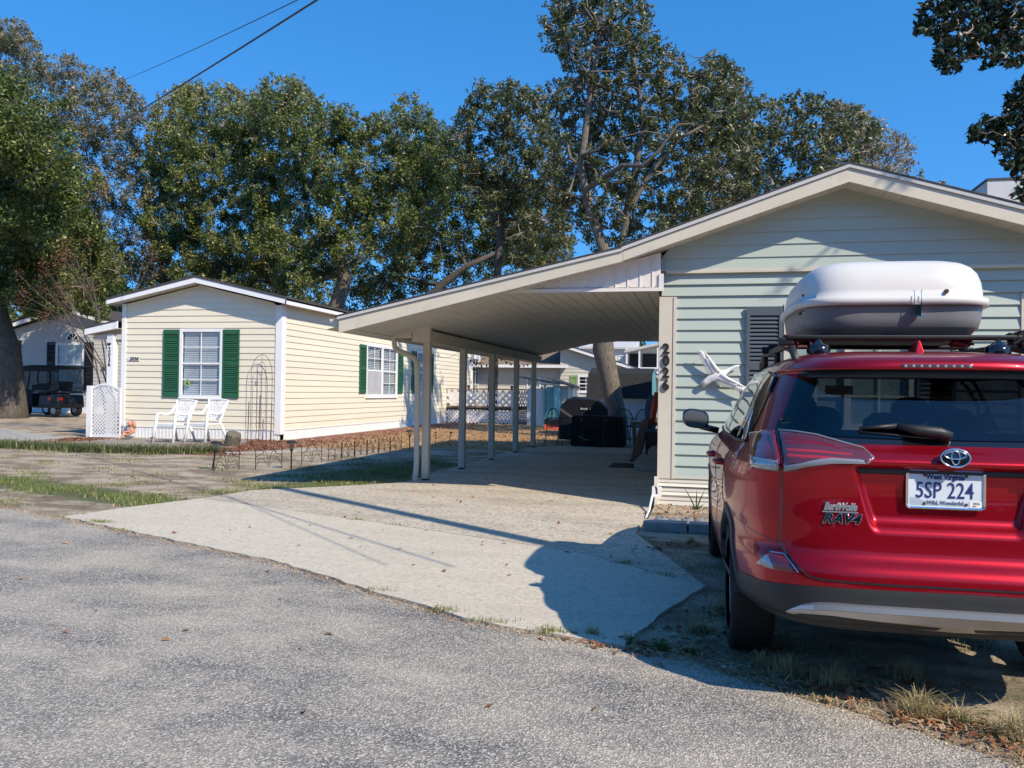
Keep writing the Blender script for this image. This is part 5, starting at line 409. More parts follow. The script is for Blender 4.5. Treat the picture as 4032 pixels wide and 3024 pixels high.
'tall_oak':[(-2.1,24.6,7.7,0.44),(-3.5,26.9,10.5,0.42),(-2.6,25.8,13.9,0.32),(-3.9,26.7,10.9,0.47),(-3.9,27.5,10.2,0.48),(-1.6,26.1,7.8,0.39),(-3.8,26.0,10.3,0.34),(-2.5,24.6,6.8,0.4),(-1.3,25.3,11.7,0.28),(-0.7,26.0,11.2,0.34),(-2.4,26.6,6.6,0.31),(-2.4,27.0,11.1,0.41),(-0.4,25.6,9.6,0.39),(-2.9,24.6,8.9,0.29),(-1.9,25.3,6.9,0.28),(-4.5,27.3,12.2,0.19),(0.1,25.1,7.1,0.34),(-1.1,25.8,8.0,0.41),(-2.2,27.4,14.7,0.29),(-4.2,24.5,12.0,0.38),(0.1,26.3,6.9,0.26),(-3.6,27.4,13.8,0.46),(-0.6,25.1,7.1,0.36),(-4.9,26.2,13.6,0.27),(-0.5,27.3,11.1,0.3),(-1.1,24.8,5.9,0.19),(1.0,26.1,10.3,0.23),(-1.0,26.8,6.9,0.27),(-3.4,26.5,13.9,0.46),(-2.7,25.9,10.8,0.3),(-1.5,25.1,11.3,0.39),(-3.9,26.0,11.5,0.34),(1.0,25.6,6.9,0.19),(-1.7,25.9,6.3,0.33),(-1.1,25.6,11.7,0.23),(-2.4,27.1,9.6,0.29),(0.3,26.9,9.0,0.42),(-3.1,25.4,12.2,0.37),(0.8,26.2,10.3,0.34),(-3.4,25.3,7.4,0.28),(0.5,25.8,10.6,0.42),(-4.5,25.5,8.8,0.3),(-1.5,26.5,10.6,0.45),(-0.1,25.6,9.3,0.43),(-4.5,25.9,14.3,0.41),(-2.8,26.7,6.9,0.34),(-0.8,25.7,11.4,0.27),(-4.4,27.3,12.6,0.48),(1.2,25.0,9.3,0.13),(-2.8,26.8,8.2,0.37),(-4.5,25.8,13.3,0.29),(-4.6,25.8,10.1,0.28),(-2.1,26.4,14.7,0.16),(-2.6,26.1,9.8,0.44),(-1.1,25.7,10.8,0.43),(0.7,24.4,7.6,0.25),(-1.8,24.7,9.6,0.41),(-3.1,26.7,6.7,0.37),(-2.8,26.1,6.1,0.2),(-4.3,26.6,10.0,0.33),(0.2,27.5,8.2,0.3),(-4.2,26.6,8.2,0.44),(-2.4,24.6,10.8,0.33),(-3.3,25.4,10.4,0.44),(-0.9,26.3,8.8,0.32),(-0.3,25.2,6.8,0.32),(-1.0,27.5,10.5,0.42),(1.1,27.4,10.0,0.31),(0.9,27.1,7.5,0.37),(-1.4,25.9,8.6,0.29),(-1.1,27.1,11.8,0.34),(-3.4,24.8,10.9,0.29),(-2.5,25.4,12.1,0.33),(-2.7,25.9,10.2,0.46),(-1.8,26.8,11.6,0.28),(-4.8,26.0,12.7,0.43),(-4.0,24.8,14.0,0.27),(-3.8,25.5,12.2,0.45),(-4.1,25.4,10.1,0.39),(0.9,25.4,9.0,0.43),(-2.6,24.9,13.1,0.36),(-2.0,25.7,9.2,0.3),(-1.7,25.8,12.4,0.23),(-4.5,26.9,14.2,0.34),(-3.5,26.9,15.1,0.2),(-3.3,26.1,6.0,0.35),(-0.4,25.9,7.9,0.43),(-2.2,26.9,9.3,0.31),(-4.5,27.2,14.9,0.29),(-2.9,26.6,12.2,0.43),(-4.9,27.0,10.1,0.21),(-3.1,27.4,8.9,0.31),(-2.3,24.5,12.7,0.3),(-5.1,27.2,14.9,0.19),(-3.8,25.3,7.3,0.27),(-3.1,25.9,11.5,0.33),(-2.6,26.9,7.8,0.42),(0.3,26.7,11.2,0.29),(-3.0,24.9,6.9,0.28),(-3.0,26.5,9.8,0.39),(-2.8,24.6,7.2,0.29),(-1.6,25.5,9.1,0.4),(0.4,27.0,7.6,0.34),(-0.3,25.8,6.6,0.35),(-4.0,26.3,9.2,0.4),(-0.2,26.7,10.6,0.44),(-4.1,27.0,14.5,0.47),(1.1,26.8,7.7,0.46),(-2.0,24.4,11.8,0.26),(-0.8,25.7,6.3,0.25),(-0.0,25.9,8.2,0.28),(-0.2,24.6,8.3,0.31),(0.3,26.1,10.3,0.43),(-2.1,26.3,9.9,0.32),(-3.2,27.1,9.3,0.46),(-1.9,27.4,7.6,0.29),(-2.0,24.8,11.1,0.4),(-4.4,25.1,10.4,0.3),(-4.3,26.5,7.8,0.47),(-2.6,24.8,8.9,0.39),(-2.1,25.1,7.0,0.36),(-3.7,26.2,6.3,0.18),(-3.7,24.9,13.9,0.4),(-2.1,26.9,11.5,0.4),(0.2,27.1,10.2,0.4),(-3.0,24.5,7.6,0.33),(-3.7,26.1,7.3,0.44),(-4.0,27.0,13.1,0.29),(-3.5,27.5,11.6,0.31),(0.7,25.3,9.6,0.27),(-2.9,24.9,13.8,0.36),(-3.7,27.2,9.6,0.49),(-4.6,27.3,13.8,0.45),(-1.3,25.0,8.0,0.26),(0.7,25.8,9.2,0.32),(-4.1,26.7,14.0,0.3),(-2.9,27.1,15.2,0.2),(0.3,24.9,9.1,0.3),(-3.6,26.5,11.1,0.28),(-2.5,27.0,13.5,0.3),(-0.7,26.2,9.5,0.34),(-3.5,24.9,12.4,0.35),(-4.5,24.5,10.4,0.38),(-1.1,25.3,8.5,0.31),(-3.3,27.0,5.8,0.17),(-0.6,24.5,7.8,0.38),(-0.5,24.4,7.2,0.31),(-1.9,25.6,12.0,0.45),(0.9,24.6,8.4,0.36),(1.1,24.9,6.8,0.17),(-1.5,24.5,6.5,0.26),(-0.3,26.1,9.1,0.3),(0.5,26.6,8.5,0.38),(-4.1,25.8,7.0,0.29),(-3.2,24.8,8.3,0.25),(-2.5,25.5,14.1,0.36),(-1.0,26.3,9.2,0.3),(-5.2,27.4,14.7,0.22),(-1.6,27.6,6.4,0.27),(0.3,25.2,6.6,0.23),(1.0,24.4,10.1,0.16),(-2.9,27.1,9.2,0.3),(-4.7,27.4,9.0,0.3),(-1.2,25.9,9.7,0.39),(-1.6,26.9,9.9,0.4),(-5.3,27.2,13.5,0.2),(-0.5,26.4,10.5,0.29),(-1.3,27.2,7.3,0.41),(0.2,24.5,7.8,0.28),(-3.5,25.3,6.4,0.44),(-0.3,25.3,10.6,0.28),(-4.2,24.8,14.1,0.25),(1.0,27.3,8.7,0.38),(-0.1,24.5,9.3,0.31),(-0.6,26.6,6.7,0.32),(-1.1,24.6,11.1,0.26),(-0.6,25.6,8.8,0.25),(-4.4,25.7,10.9,0.28),(-1.0,25.0,10.1,0.41),(0.4,26.1,7.1,0.31),(1.0,26.1,8.0,0.28),(-2.2,25.4,6.6,0.42),(-1.9,26.8,8.8,0.28),(-1.7,24.9,12.2,0.15),(-2.3,25.0,8.7,0.32),(-1.3,25.5,6.7,0.3),(-4.1,25.6,13.3,0.28),(-4.5,25.1,8.2,0.21),(-2.7,27.3,12.3,0.28),(1.4,27.0,7.4,0.2),(0.7,24.7,10.3,0.26),(-4.4,25.6,11.7,0.19),(1.4,25.1,8.0,0.14),(-3.7,25.8,9.4,0.32),(-2.8,25.3,6.1,0.33),(-0.9,26.0,6.2,0.17),(-4.7,27.4,8.6,0.29),(-2.2,25.6,7.7,0.27),(-2.9,26.5,10.8,0.28),(-2.1,26.3,13.9,0.29),(-5.2,26.8,14.1,0.21),(-3.7,24.6,12.4,0.28),(1.5,26.8,7.7,0.19),(-1.9,27.4,13.4,0.2),(-2.4,26.3,12.8,0.43),(-3.9,25.3,6.7,0.26),(-5.1,26.6,11.2,0.2),(0.4,26.7,11.9,0.23),(-3.9,26.5,8.1,0.31),(-0.1,24.9,7.3,0.26),(1.3,27.5,9.7,0.24),(-0.9,27.5,8.0,0.35),(-4.1,25.8,8.8,0.29),(-3.1,26.3,11.1,0.3),(-1.7,24.5,10.0,0.27),(-3.7,27.6,13.0,0.36),(-4.5,27.0,7.7,0.31),(-0.1,26.4,7.2,0.29),(0.2,26.8,11.9,0.37),(-3.7,25.0,10.8,0.42),(-1.4,25.4,5.8,0.17),(-1.8,25.2,12.8,0.21),(-0.6,26.3,8.7,0.36),(-1.2,24.7,6.1,0.44),(-2.9,27.3,13.4,0.35),(-3.4,25.9,11.8,0.38),(0.8,25.8,11.0,0.25),(0.8,24.7,10.8,0.2),(0.7,26.6,8.8,0.32),(1.5,27.0,9.3,0.17),(1.2,26.4,9.0,0.33),(-3.7,25.2,8.4,0.44),(-1.9,26.9,6.2,0.22),(-4.9,24.9,12.7,0.16),(0.1,27.0,9.4,0.34),(1.4,26.3,7.9,0.3),(-3.3,25.3,14.1,0.34),(-1.3,26.0,10.4,0.26),(-3.1,26.4,13.9,0.31),(-0.8,25.2,10.6,0.28),(1.0,27.1,11.3,0.22),(1.0,25.7,9.8,0.32),(-3.8,27.3,14.5,0.32),(-1.0,27.1,8.7,0.31),(-1.1,24.7,9.0,0.31),(-4.8,26.5,8.9,0.17),(0.0,25.4,8.5,0.26),(-0.1,26.8,8.1,0.28),(-3.1,26.1,5.9,0.25),(0.4,25.9,7.7,0.32),(-2.0,27.3,8.6,0.33),(0.4,24.6,9.6,0.32),(-0.5,26.2,10.1,0.3),(-2.1,25.4,8.6,0.27),(-2.7,24.5,12.6,0.27),(-3.7,26.8,8.2,0.32),(-4.8,26.2,14.9,0.16),(-2.3,27.3,15.0,0.36),(-1.7,26.3,10.9,0.41),(-2.3,25.5,9.8,0.33),(-5.1,27.6,14.0,0.42),(-0.6,24.8,10.9,0.26),(-2.8,24.6,12.4,0.26),(-1.9,26.7,13.4,0.16),(-2.3,25.6,9.4,0.33),(-4.5,25.6,7.8,0.3),(-4.3,27.2,9.8,0.35),(0.1,25.4,11.6,0.17),(-5.2,27.2,13.0,0.25),(1.3,26.5,8.8,0.27),(0.8,25.5,7.6,0.37),(-0.7,24.6,11.1,0.16),(-5.1,25.2,10.5,0.16),(-0.3,27.5,6.7,0.18),(-4.6,25.7,12.9,0.26),(-4.4,24.9,10.9,0.17),(0.6,25.4,10.8,0.34),(-2.3,27.3,12.5,0.29),(-2.1,24.9,6.0,0.24),(-2.1,26.9,13.8,0.37),(-2.3,24.8,13.3,0.33),(-4.0,27.5,14.1,0.43),(0.1,26.1,6.6,0.16),(0.0,24.5,10.6,0.38),(-0.0,27.4,12.1,0.28),(-1.0,25.5,7.2,0.44),(0.1,26.7,10.9,0.36),(-1.0,26.1,6.9,0.3),(-0.4,24.7,10.7,0.27),(-0.3,24.7,7.1,0.34),(-2.4,24.9,6.0,0.18),(-2.9,24.9,9.9,0.34),(-1.5,24.6,10.8,0.31),(-1.7,24.6,11.2,0.27),(0.4,27.4,9.6,0.3),(0.5,24.7,10.9,0.23),(1.2,26.0,8.4,0.34),(-1.3,24.8,8.6,0.42),(-4.6,25.1,13.7,0.3),(-1.7,26.8,9.2,0.28),(-1.5,27.4,10.6,0.33),(-3.2,25.9,9.8,0.28),(1.0,24.4,9.9,0.15),(1.0,27.6,11.7,0.18),(-2.8,24.6,10.7,0.39),(-2.6,25.6,8.3,0.42),(-5.0,26.1,10.7,0.27),(0.6,27.3,7.1,0.24),(-4.9,27.0,8.4,0.2),(-4.8,26.4,12.4,0.21),(-4.7,25.7,14.4,0.28),(-0.0,27.1,12.2,0.18),(-2.2,27.2,10.8,0.35),(-3.5,27.2,14.7,0.31),(-1.9,26.7,6.7,0.44),(-1.9,24.7,12.3,0.4),(-3.2,25.4,12.5,0.34),(-2.0,26.0,7.6,0.33),(-1.5,26.0,12.3,0.24),(-2.5,27.1,12.1,0.32),(1.1,25.2,9.7,0.18),(-0.8,26.5,10.0,0.28),(-2.5,25.6,11.9,0.29),(0.8,26.9,7.1,0.23),(-4.3,25.0,9.1,0.41),(-0.5,25.9,6.3,0.16),(-0.2,24.7,10.9,0.27),(-0.7,25.1,10.1,0.28),(-4.4,27.4,11.8,0.33),(-3.3,25.4,7.2,0.27),(1.0,27.3,8.9,0.28),(-3.4,26.1,9.5,0.32),(-1.8,24.5,7.5,0.26),(-4.4,26.9,8.7,0.29),(-3.3,24.6,6.6,0.29),(-0.2,27.0,11.0,0.28),(-1.2,24.4,7.2,0.27),(-1.0,26.6,12.0,0.26),(0.5,24.9,9.3,0.35),(-2.6,25.5,6.0,0.16),(-3.8,27.4,8.9,0.31),(-5.1,26.0,13.4,0.16),(-4.7,26.5,11.4,0.29),(-1.7,26.8,8.3,0.34),(-4.2,24.8,11.8,0.28),(-1.7,27.1,8.9,0.46),(-3.9,27.3,8.6,0.45),(-3.4,24.9,8.6,0.29),(1.4,26.1,8.1,0.24),(-3.7,25.3,6.8,0.29),(-4.8,26.8,10.7,0.38),(-3.6,24.5,11.5,0.26),(-1.8,26.0,9.6,0.27),(-0.7,26.9,6.4,0.18),(-4.9,26.8,10.5,0.17),(-4.3,24.7,7.4,0.24),(-4.0,27.1,6.7,0.2),(-4.5,25.2,9.0,0.23),(1.5,27.0,8.8,0.25),(-2.5,26.0,10.6,0.29),(-4.4,24.9,12.0,0.27),(-0.2,26.7,8.6,0.28),(-3.3,27.0,15.1,0.23),(-4.8,26.6,9.6,0.21),(-4.6,27.5,12.0,0.17),(1.1,25.2,9.5,0.19),(-2.1,25.2,14.1,0.17),(-1.4,24.9,6.3,0.27),(-4.5,26.1,10.0,0.33),(-4.7,25.7,13.6,0.29),(-4.2,25.5,12.8,0.3),(-2.8,25.9,11.5,0.26),(-1.5,25.3,7.1,0.34),(-2.7,24.4,12.0,0.29),(-3.3,25.9,8.3,0.35),(-1.2,25.3,11.9,0.15),(-1.6,25.8,11.9,0.29),(-2.7,27.4,9.1,0.34),(0.6,25.0,7.0,0.28),(-3.8,26.4,14.8,0.27),(-2.3,26.5,12.4,0.34),(-2.2,25.3,10.8,0.27),(-4.3,25.9,10.5,0.28),(-3.4,27.5,12.7,0.29),(-2.7,25.5,7.4,0.26),(0.8,26.7,10.7,0.29),(-2.5,27.1,15.1,0.17),(1.5,25.6,8.6,0.14),(-1.7,27.6,11.7,0.31),(-2.7,26.4,7.9,0.28),(0.9,26.0,6.9,0.14),(-1.7,26.7,6.1,0.19),(-2.9,25.8,7.8,0.27),(-1.4,26.7,8.2,0.28),(-2.3,25.3,10.1,0.25),(-3.0,27.4,6.1,0.17),(-1.9,26.1,13.6,0.16),(-1.9,25.2,13.5,0.15),(-4.3,25.8,14.7,0.18),(-2.7,27.3,9.8,0.29),(0.4,27.0,11.6,0.32)],
'right_oak':[(4.9,31.5,9.7,0.38),(1.4,31.9,10.9,0.46),(2.4,31.5,9.7,0.52),(2.8,30.1,10.1,0.39),(0.6,28.9,11.3,0.33),(0.9,28.0,7.4,0.5),(1.4,29.7,11.2,0.5),(1.6,29.6,7.5,0.27),(-0.5,30.1,8.9,0.35),(5.2,29.9,10.3,0.44),(2.0,30.2,9.9,0.32),(0.4,30.2,10.4,0.53),(3.6,31.0,9.7,0.53),(0.3,30.8,10.1,0.45),(4.4,30.5,9.4,0.53),(0.3,29.7,12.1,0.47),(-0.1,29.2,8.4,0.54),(0.9,31.9,10.0,0.48),(1.7,29.3,10.3,0.36),(-0.6,28.9,9.0,0.21),(0.3,28.3,6.8,0.25),(0.9,31.9,12.6,0.42),(0.2,28.5,9.0,0.4),(0.5,29.3,11.1,0.43),(-0.4,28.3,11.0,0.25),(2.8,28.9,7.9,0.29),(0.7,29.6,12.6,0.26),(1.5,31.6,12.4,0.41),(-0.1,29.4,10.3,0.43),(-0.2,31.9,12.4,0.35),(4.8,28.1,8.8,0.4),(-0.5,29.4,8.2,0.43),(3.1,29.5,8.0,0.17),(1.7,31.1,11.2,0.35),(3.1,31.8,10.0,0.39),(2.7,29.3,7.8,0.19),(0.9,29.7,10.7,0.4),(3.2,29.1,10.2,0.51),(3.1,31.2,8.9,0.47),(-0.5,30.6,11.0,0.25),(0.6,28.3,11.6,0.35),(3.4,30.4,11.2,0.42),(-0.9,31.2,8.4,0.24),(3.6,28.1,9.2,0.4),(4.4,29.8,10.9,0.39),(2.7,31.2,8.6,0.43),(3.5,32.0,8.6,0.2),(1.9,30.3,8.7,0.47),(4.4,28.2,9.3,0.5),(0.9,29.8,11.5,0.39),(1.3,28.8,7.5,0.33),(-0.4,30.5,7.6,0.35),(5.0,28.9,10.3,0.26),(0.9,28.6,8.3,0.4),(3.2,30.1,9.1,0.43),(-0.4,28.4,7.5,0.45),(0.8,30.9,10.4,0.45),(0.8,31.8,7.6,0.24),(2.0,31.8,8.5,0.38),(0.2,29.5,8.8,0.51),(1.7,30.4,9.7,0.51),(4.1,30.6,11.3,0.34),(3.9,30.0,10.7,0.53),(0.3,29.9,8.3,0.44),(3.5,28.0,8.5,0.36),(-0.5,28.3,9.6,0.26),(2.3,29.7,10.6,0.46),(3.2,29.7,8.3,0.38),(0.7,28.7,7.9,0.33),(2.1,30.1,9.0,0.39),(5.6,30.4,10.5,0.17),(1.1,30.9,7.5,0.2),(0.5,29.2,12.5,0.37),(-0.1,29.6,9.6,0.36),(2.2,31.3,11.7,0.47),(-0.2,30.3,11.0,0.35),(2.9,30.8,10.7,0.36),(-0.7,30.0,6.8,0.35),(1.5,31.3,9.1,0.46),(1.3,30.9,9.3,0.37),(2.9,31.5,9.3,0.4),(-1.4,28.8,6.6,0.35),(0.9,29.2,12.2,0.28),(2.5,29.9,11.0,0.42),(1.5,30.0,9.9,0.36),(4.2,30.4,10.4,0.4),(2.3,31.3,12.0,0.25),(3.2,30.1,11.7,0.24),(3.5,31.8,10.5,0.37),(-0.5,30.9,10.8,0.27),(0.2,28.7,10.5,0.34),(0.2,30.5,7.7,0.45),(4.4,30.2,8.9,0.41),(-0.3,31.1,12.9,0.31),(-1.1,31.2,7.9,0.31),(3.8,29.2,8.4,0.34),(2.9,28.6,10.9,0.41),(-0.8,30.5,8.0,0.4),(1.1,28.0,7.8,0.39),(1.2,31.2,12.9,0.17),(0.6,30.0,7.6,0.34),(5.2,32.0,11.0,0.42),(3.8,31.9,12.3,0.24),(2.2,28.9,8.4,0.4),(1.8,31.4,12.3,0.22),(2.6,31.3,10.2,0.49),(3.8,28.9,11.0,0.26),(-0.2,30.6,9.4,0.47),(4.7,31.9,11.9,0.2),(2.6,30.9,8.1,0.18),(1.7,28.4,11.0,0.34),(0.1,30.0,6.9,0.16),(-0.7,29.8,8.9,0.18),(-0.1,28.0,6.5,0.17),(2.3,32.0,8.2,0.24),(5.8,31.5,10.2,0.2),(-1.9,28.9,6.1,0.18),(-0.4,30.4,7.0,0.37),(3.6,29.9,11.3,0.49),(1.1,29.4,7.4,0.33),(-1.0,30.1,6.8,0.45),(0.1,30.3,12.0,0.4),(5.4,31.3,9.3,0.2),(3.7,28.3,8.0,0.16),(-0.4,30.4,12.4,0.3),(3.7,30.0,8.4,0.22),(2.6,28.6,11.1,0.31),(0.0,28.6,6.9,0.41),(5.0,30.6,11.1,0.4),(1.2,31.5,9.9,0.36),(3.5,28.1,9.6,0.36),(0.9,29.7,11.1,0.4),(-0.3,31.5,10.6,0.43),(0.1,29.9,12.7,0.31),(4.2,29.5,9.8,0.31),(-1.2,29.0,7.2,0.24),(1.8,28.2,9.7,0.5),(-0.6,28.7,9.4,0.24),(4.3,30.2,8.7,0.22),(4.8,30.1,8.8,0.19),(1.9,30.2,9.4,0.34),(0.6,29.2,8.9,0.35),(5.2,31.5,9.4,0.33),(-1.8,31.4,6.7,0.24),(-1.4,29.9,6.4,0.18),(5.4,31.0,10.0,0.44),(5.0,31.1,11.6,0.16),(0.5,29.5,7.9,0.34),(-0.1,28.7,10.9,0.53),(3.4,29.0,8.5,0.32),(1.3,28.9,7.2,0.2),(5.4,29.6,9.5,0.2),(-0.5,28.0,10.7,0.15),(-0.5,29.1,11.6,0.19),(4.5,30.1,8.7,0.19),(4.6,29.7,10.2,0.33),(-1.5,30.1,7.2,0.17),(2.1,31.0,10.9,0.37),(3.2,31.7,11.4,0.37),(4.1,29.3,11.0,0.25),(4.3,29.1,10.3,0.38),(-0.1,29.9,8.0,0.36),(1.3,30.4,12.5,0.16),(1.0,28.7,9.6,0.31),(5.2,28.1,9.6,0.23),(-0.6,28.8,7.0,0.44),(1.1,29.0,11.9,0.28),(1.9,29.7,7.7,0.3),(-0.2,30.5,13.0,0.2),(3.7,29.2,9.1,0.4),(4.3,31.9,10.0,0.34),(3.6,31.5,12.0,0.33),(1.6,30.5,9.4,0.36),(2.5,29.4,7.9,0.31),(0.4,28.7,12.6,0.2),(-0.5,30.6,11.3,0.25),(-0.4,30.9,6.9,0.17),(-0.6,28.3,6.3,0.17),(4.2,31.1,9.3,0.38),(-1.0,31.6,6.9,0.23),(5.2,30.5,11.1,0.19),(2.7,30.8,8.9,0.35),(1.3,31.5,11.2,0.36),(0.5,31.8,9.2,0.38),(1.5,29.4,8.0,0.51),(3.9,28.2,10.8,0.16),(4.7,29.2,9.9,0.32),(4.4,28.7,10.8,0.2),(3.5,29.5,8.2,0.27),(-0.7,30.0,8.5,0.2),(5.5,31.2,9.4,0.21),(-1.1,31.8,8.3,0.21),(2.4,29.2,11.4,0.17),(-1.1,31.8,7.6,0.49),(-1.6,28.7,6.5,0.22),(2.3,29.8,11.3,0.32),(3.7,28.7,10.0,0.3),(0.5,29.0,6.9,0.19),(-0.6,28.1,8.6,0.25),(-0.6,29.0,10.0,0.19),(-0.7,29.5,8.6,0.21),(1.9,30.0,11.6,0.23),(-1.6,29.2,6.8,0.18),(3.8,28.1,8.1,0.22),(2.5,31.5,10.8,0.35),(1.7,28.9,7.3,0.17),(3.0,28.9,9.9,0.31)],
'right_bare_oak':[(4.6,31.0,11.0,0.36),(4.7,33.0,11.2,0.35),(6.5,33.0,10.4,0.46),(5.8,31.5,9.6,0.36),(6.6,31.6,10.3,0.44),(6.2,31.9,9.1,0.2),(5.1,32.7,9.3,0.45),(5.3,32.0,10.5,0.4),(5.5,31.3,10.4,0.44),(6.4,32.4,9.8,0.46),(4.4,31.7,11.8,0.27),(5.8,34.5,12.2,0.38),(6.0,34.8,10.9,0.42),(4.6,31.2,9.8,0.38),(4.8,33.8,11.0,0.41),(6.8,33.3,9.8,0.33),(7.5,34.6,11.0,0.3),(6.2,33.7,11.4,0.46),(4.7,33.2,9.6,0.25),(5.5,33.8,11.4,0.44),(5.1,32.5,9.9,0.39),(6.5,33.8,11.6,0.23),(4.7,34.3,12.3,0.22),(6.2,32.9,9.3,0.21),(4.8,34.8,12.0,0.26),(5.8,34.2,12.4,0.29),(5.9,34.9,10.2,0.49),(5.0,31.7,11.8,0.2),(4.6,33.1,10.2,0.19),(5.7,34.8,9.7,0.26),(5.1,33.6,11.1,0.35),(6.4,34.4,12.0,0.22),(6.4,34.9,11.0,0.35),(6.9,31.7,9.5,0.26),(4.4,32.0,10.7,0.17),(6.2,34.5,9.9,0.45),(5.1,34.6,10.3,0.44),(6.9,34.0,11.4,0.3),(4.9,32.4,11.9,0.36),(4.8,32.9,9.2,0.31),(5.4,33.4,11.7,0.33),(5.6,33.0,9.2,0.19),(7.1,32.9,10.9,0.2),(4.6,32.7,9.9,0.24),(6.1,34.5,9.6,0.18),(5.0,31.7,10.3,0.32),(4.7,33.8,10.6,0.18),(6.6,33.8,11.0,0.41),(7.2,34.7,10.7,0.36),(6.2,31.2,9.1,0.24),(7.5,33.6,10.2,0.17),(7.3,33.6,10.3,0.31),(5.8,32.8,11.8,0.22),(4.8,31.2,10.7,0.3),(4.5,31.2,8.6,0.16),(5.1,31.7,11.5,0.35),(5.8,34.2,11.7,0.32),(4.6,31.7,11.9,0.22),(5.2,31.6,9.8,0.33),(5.7,32.4,11.4,0.41),(7.2,32.9,10.6,0.17),(5.5,33.8,12.4,0.23),(5.9,34.2,10.3,0.34),(4.5,32.1,9.6,0.17),(5.3,34.6,9.6,0.26),(5.6,31.1,8.8,0.16),(4.6,32.5,9.2,0.21),(5.6,31.8,10.8,0.3),(6.7,32.4,10.8,0.25),(4.9,32.8,12.2,0.19),(4.5,33.0,10.7,0.19),(6.9,32.7,9.6,0.2),(5.0,31.9,8.9,0.18),(4.3,31.9,11.8,0.17),(5.9,31.9,10.5,0.32),(6.4,33.9,9.8,0.32),(4.5,32.7,11.6,0.19),(7.7,33.3,9.7,0.21),(8.3,33.0,9.3,0.17)],
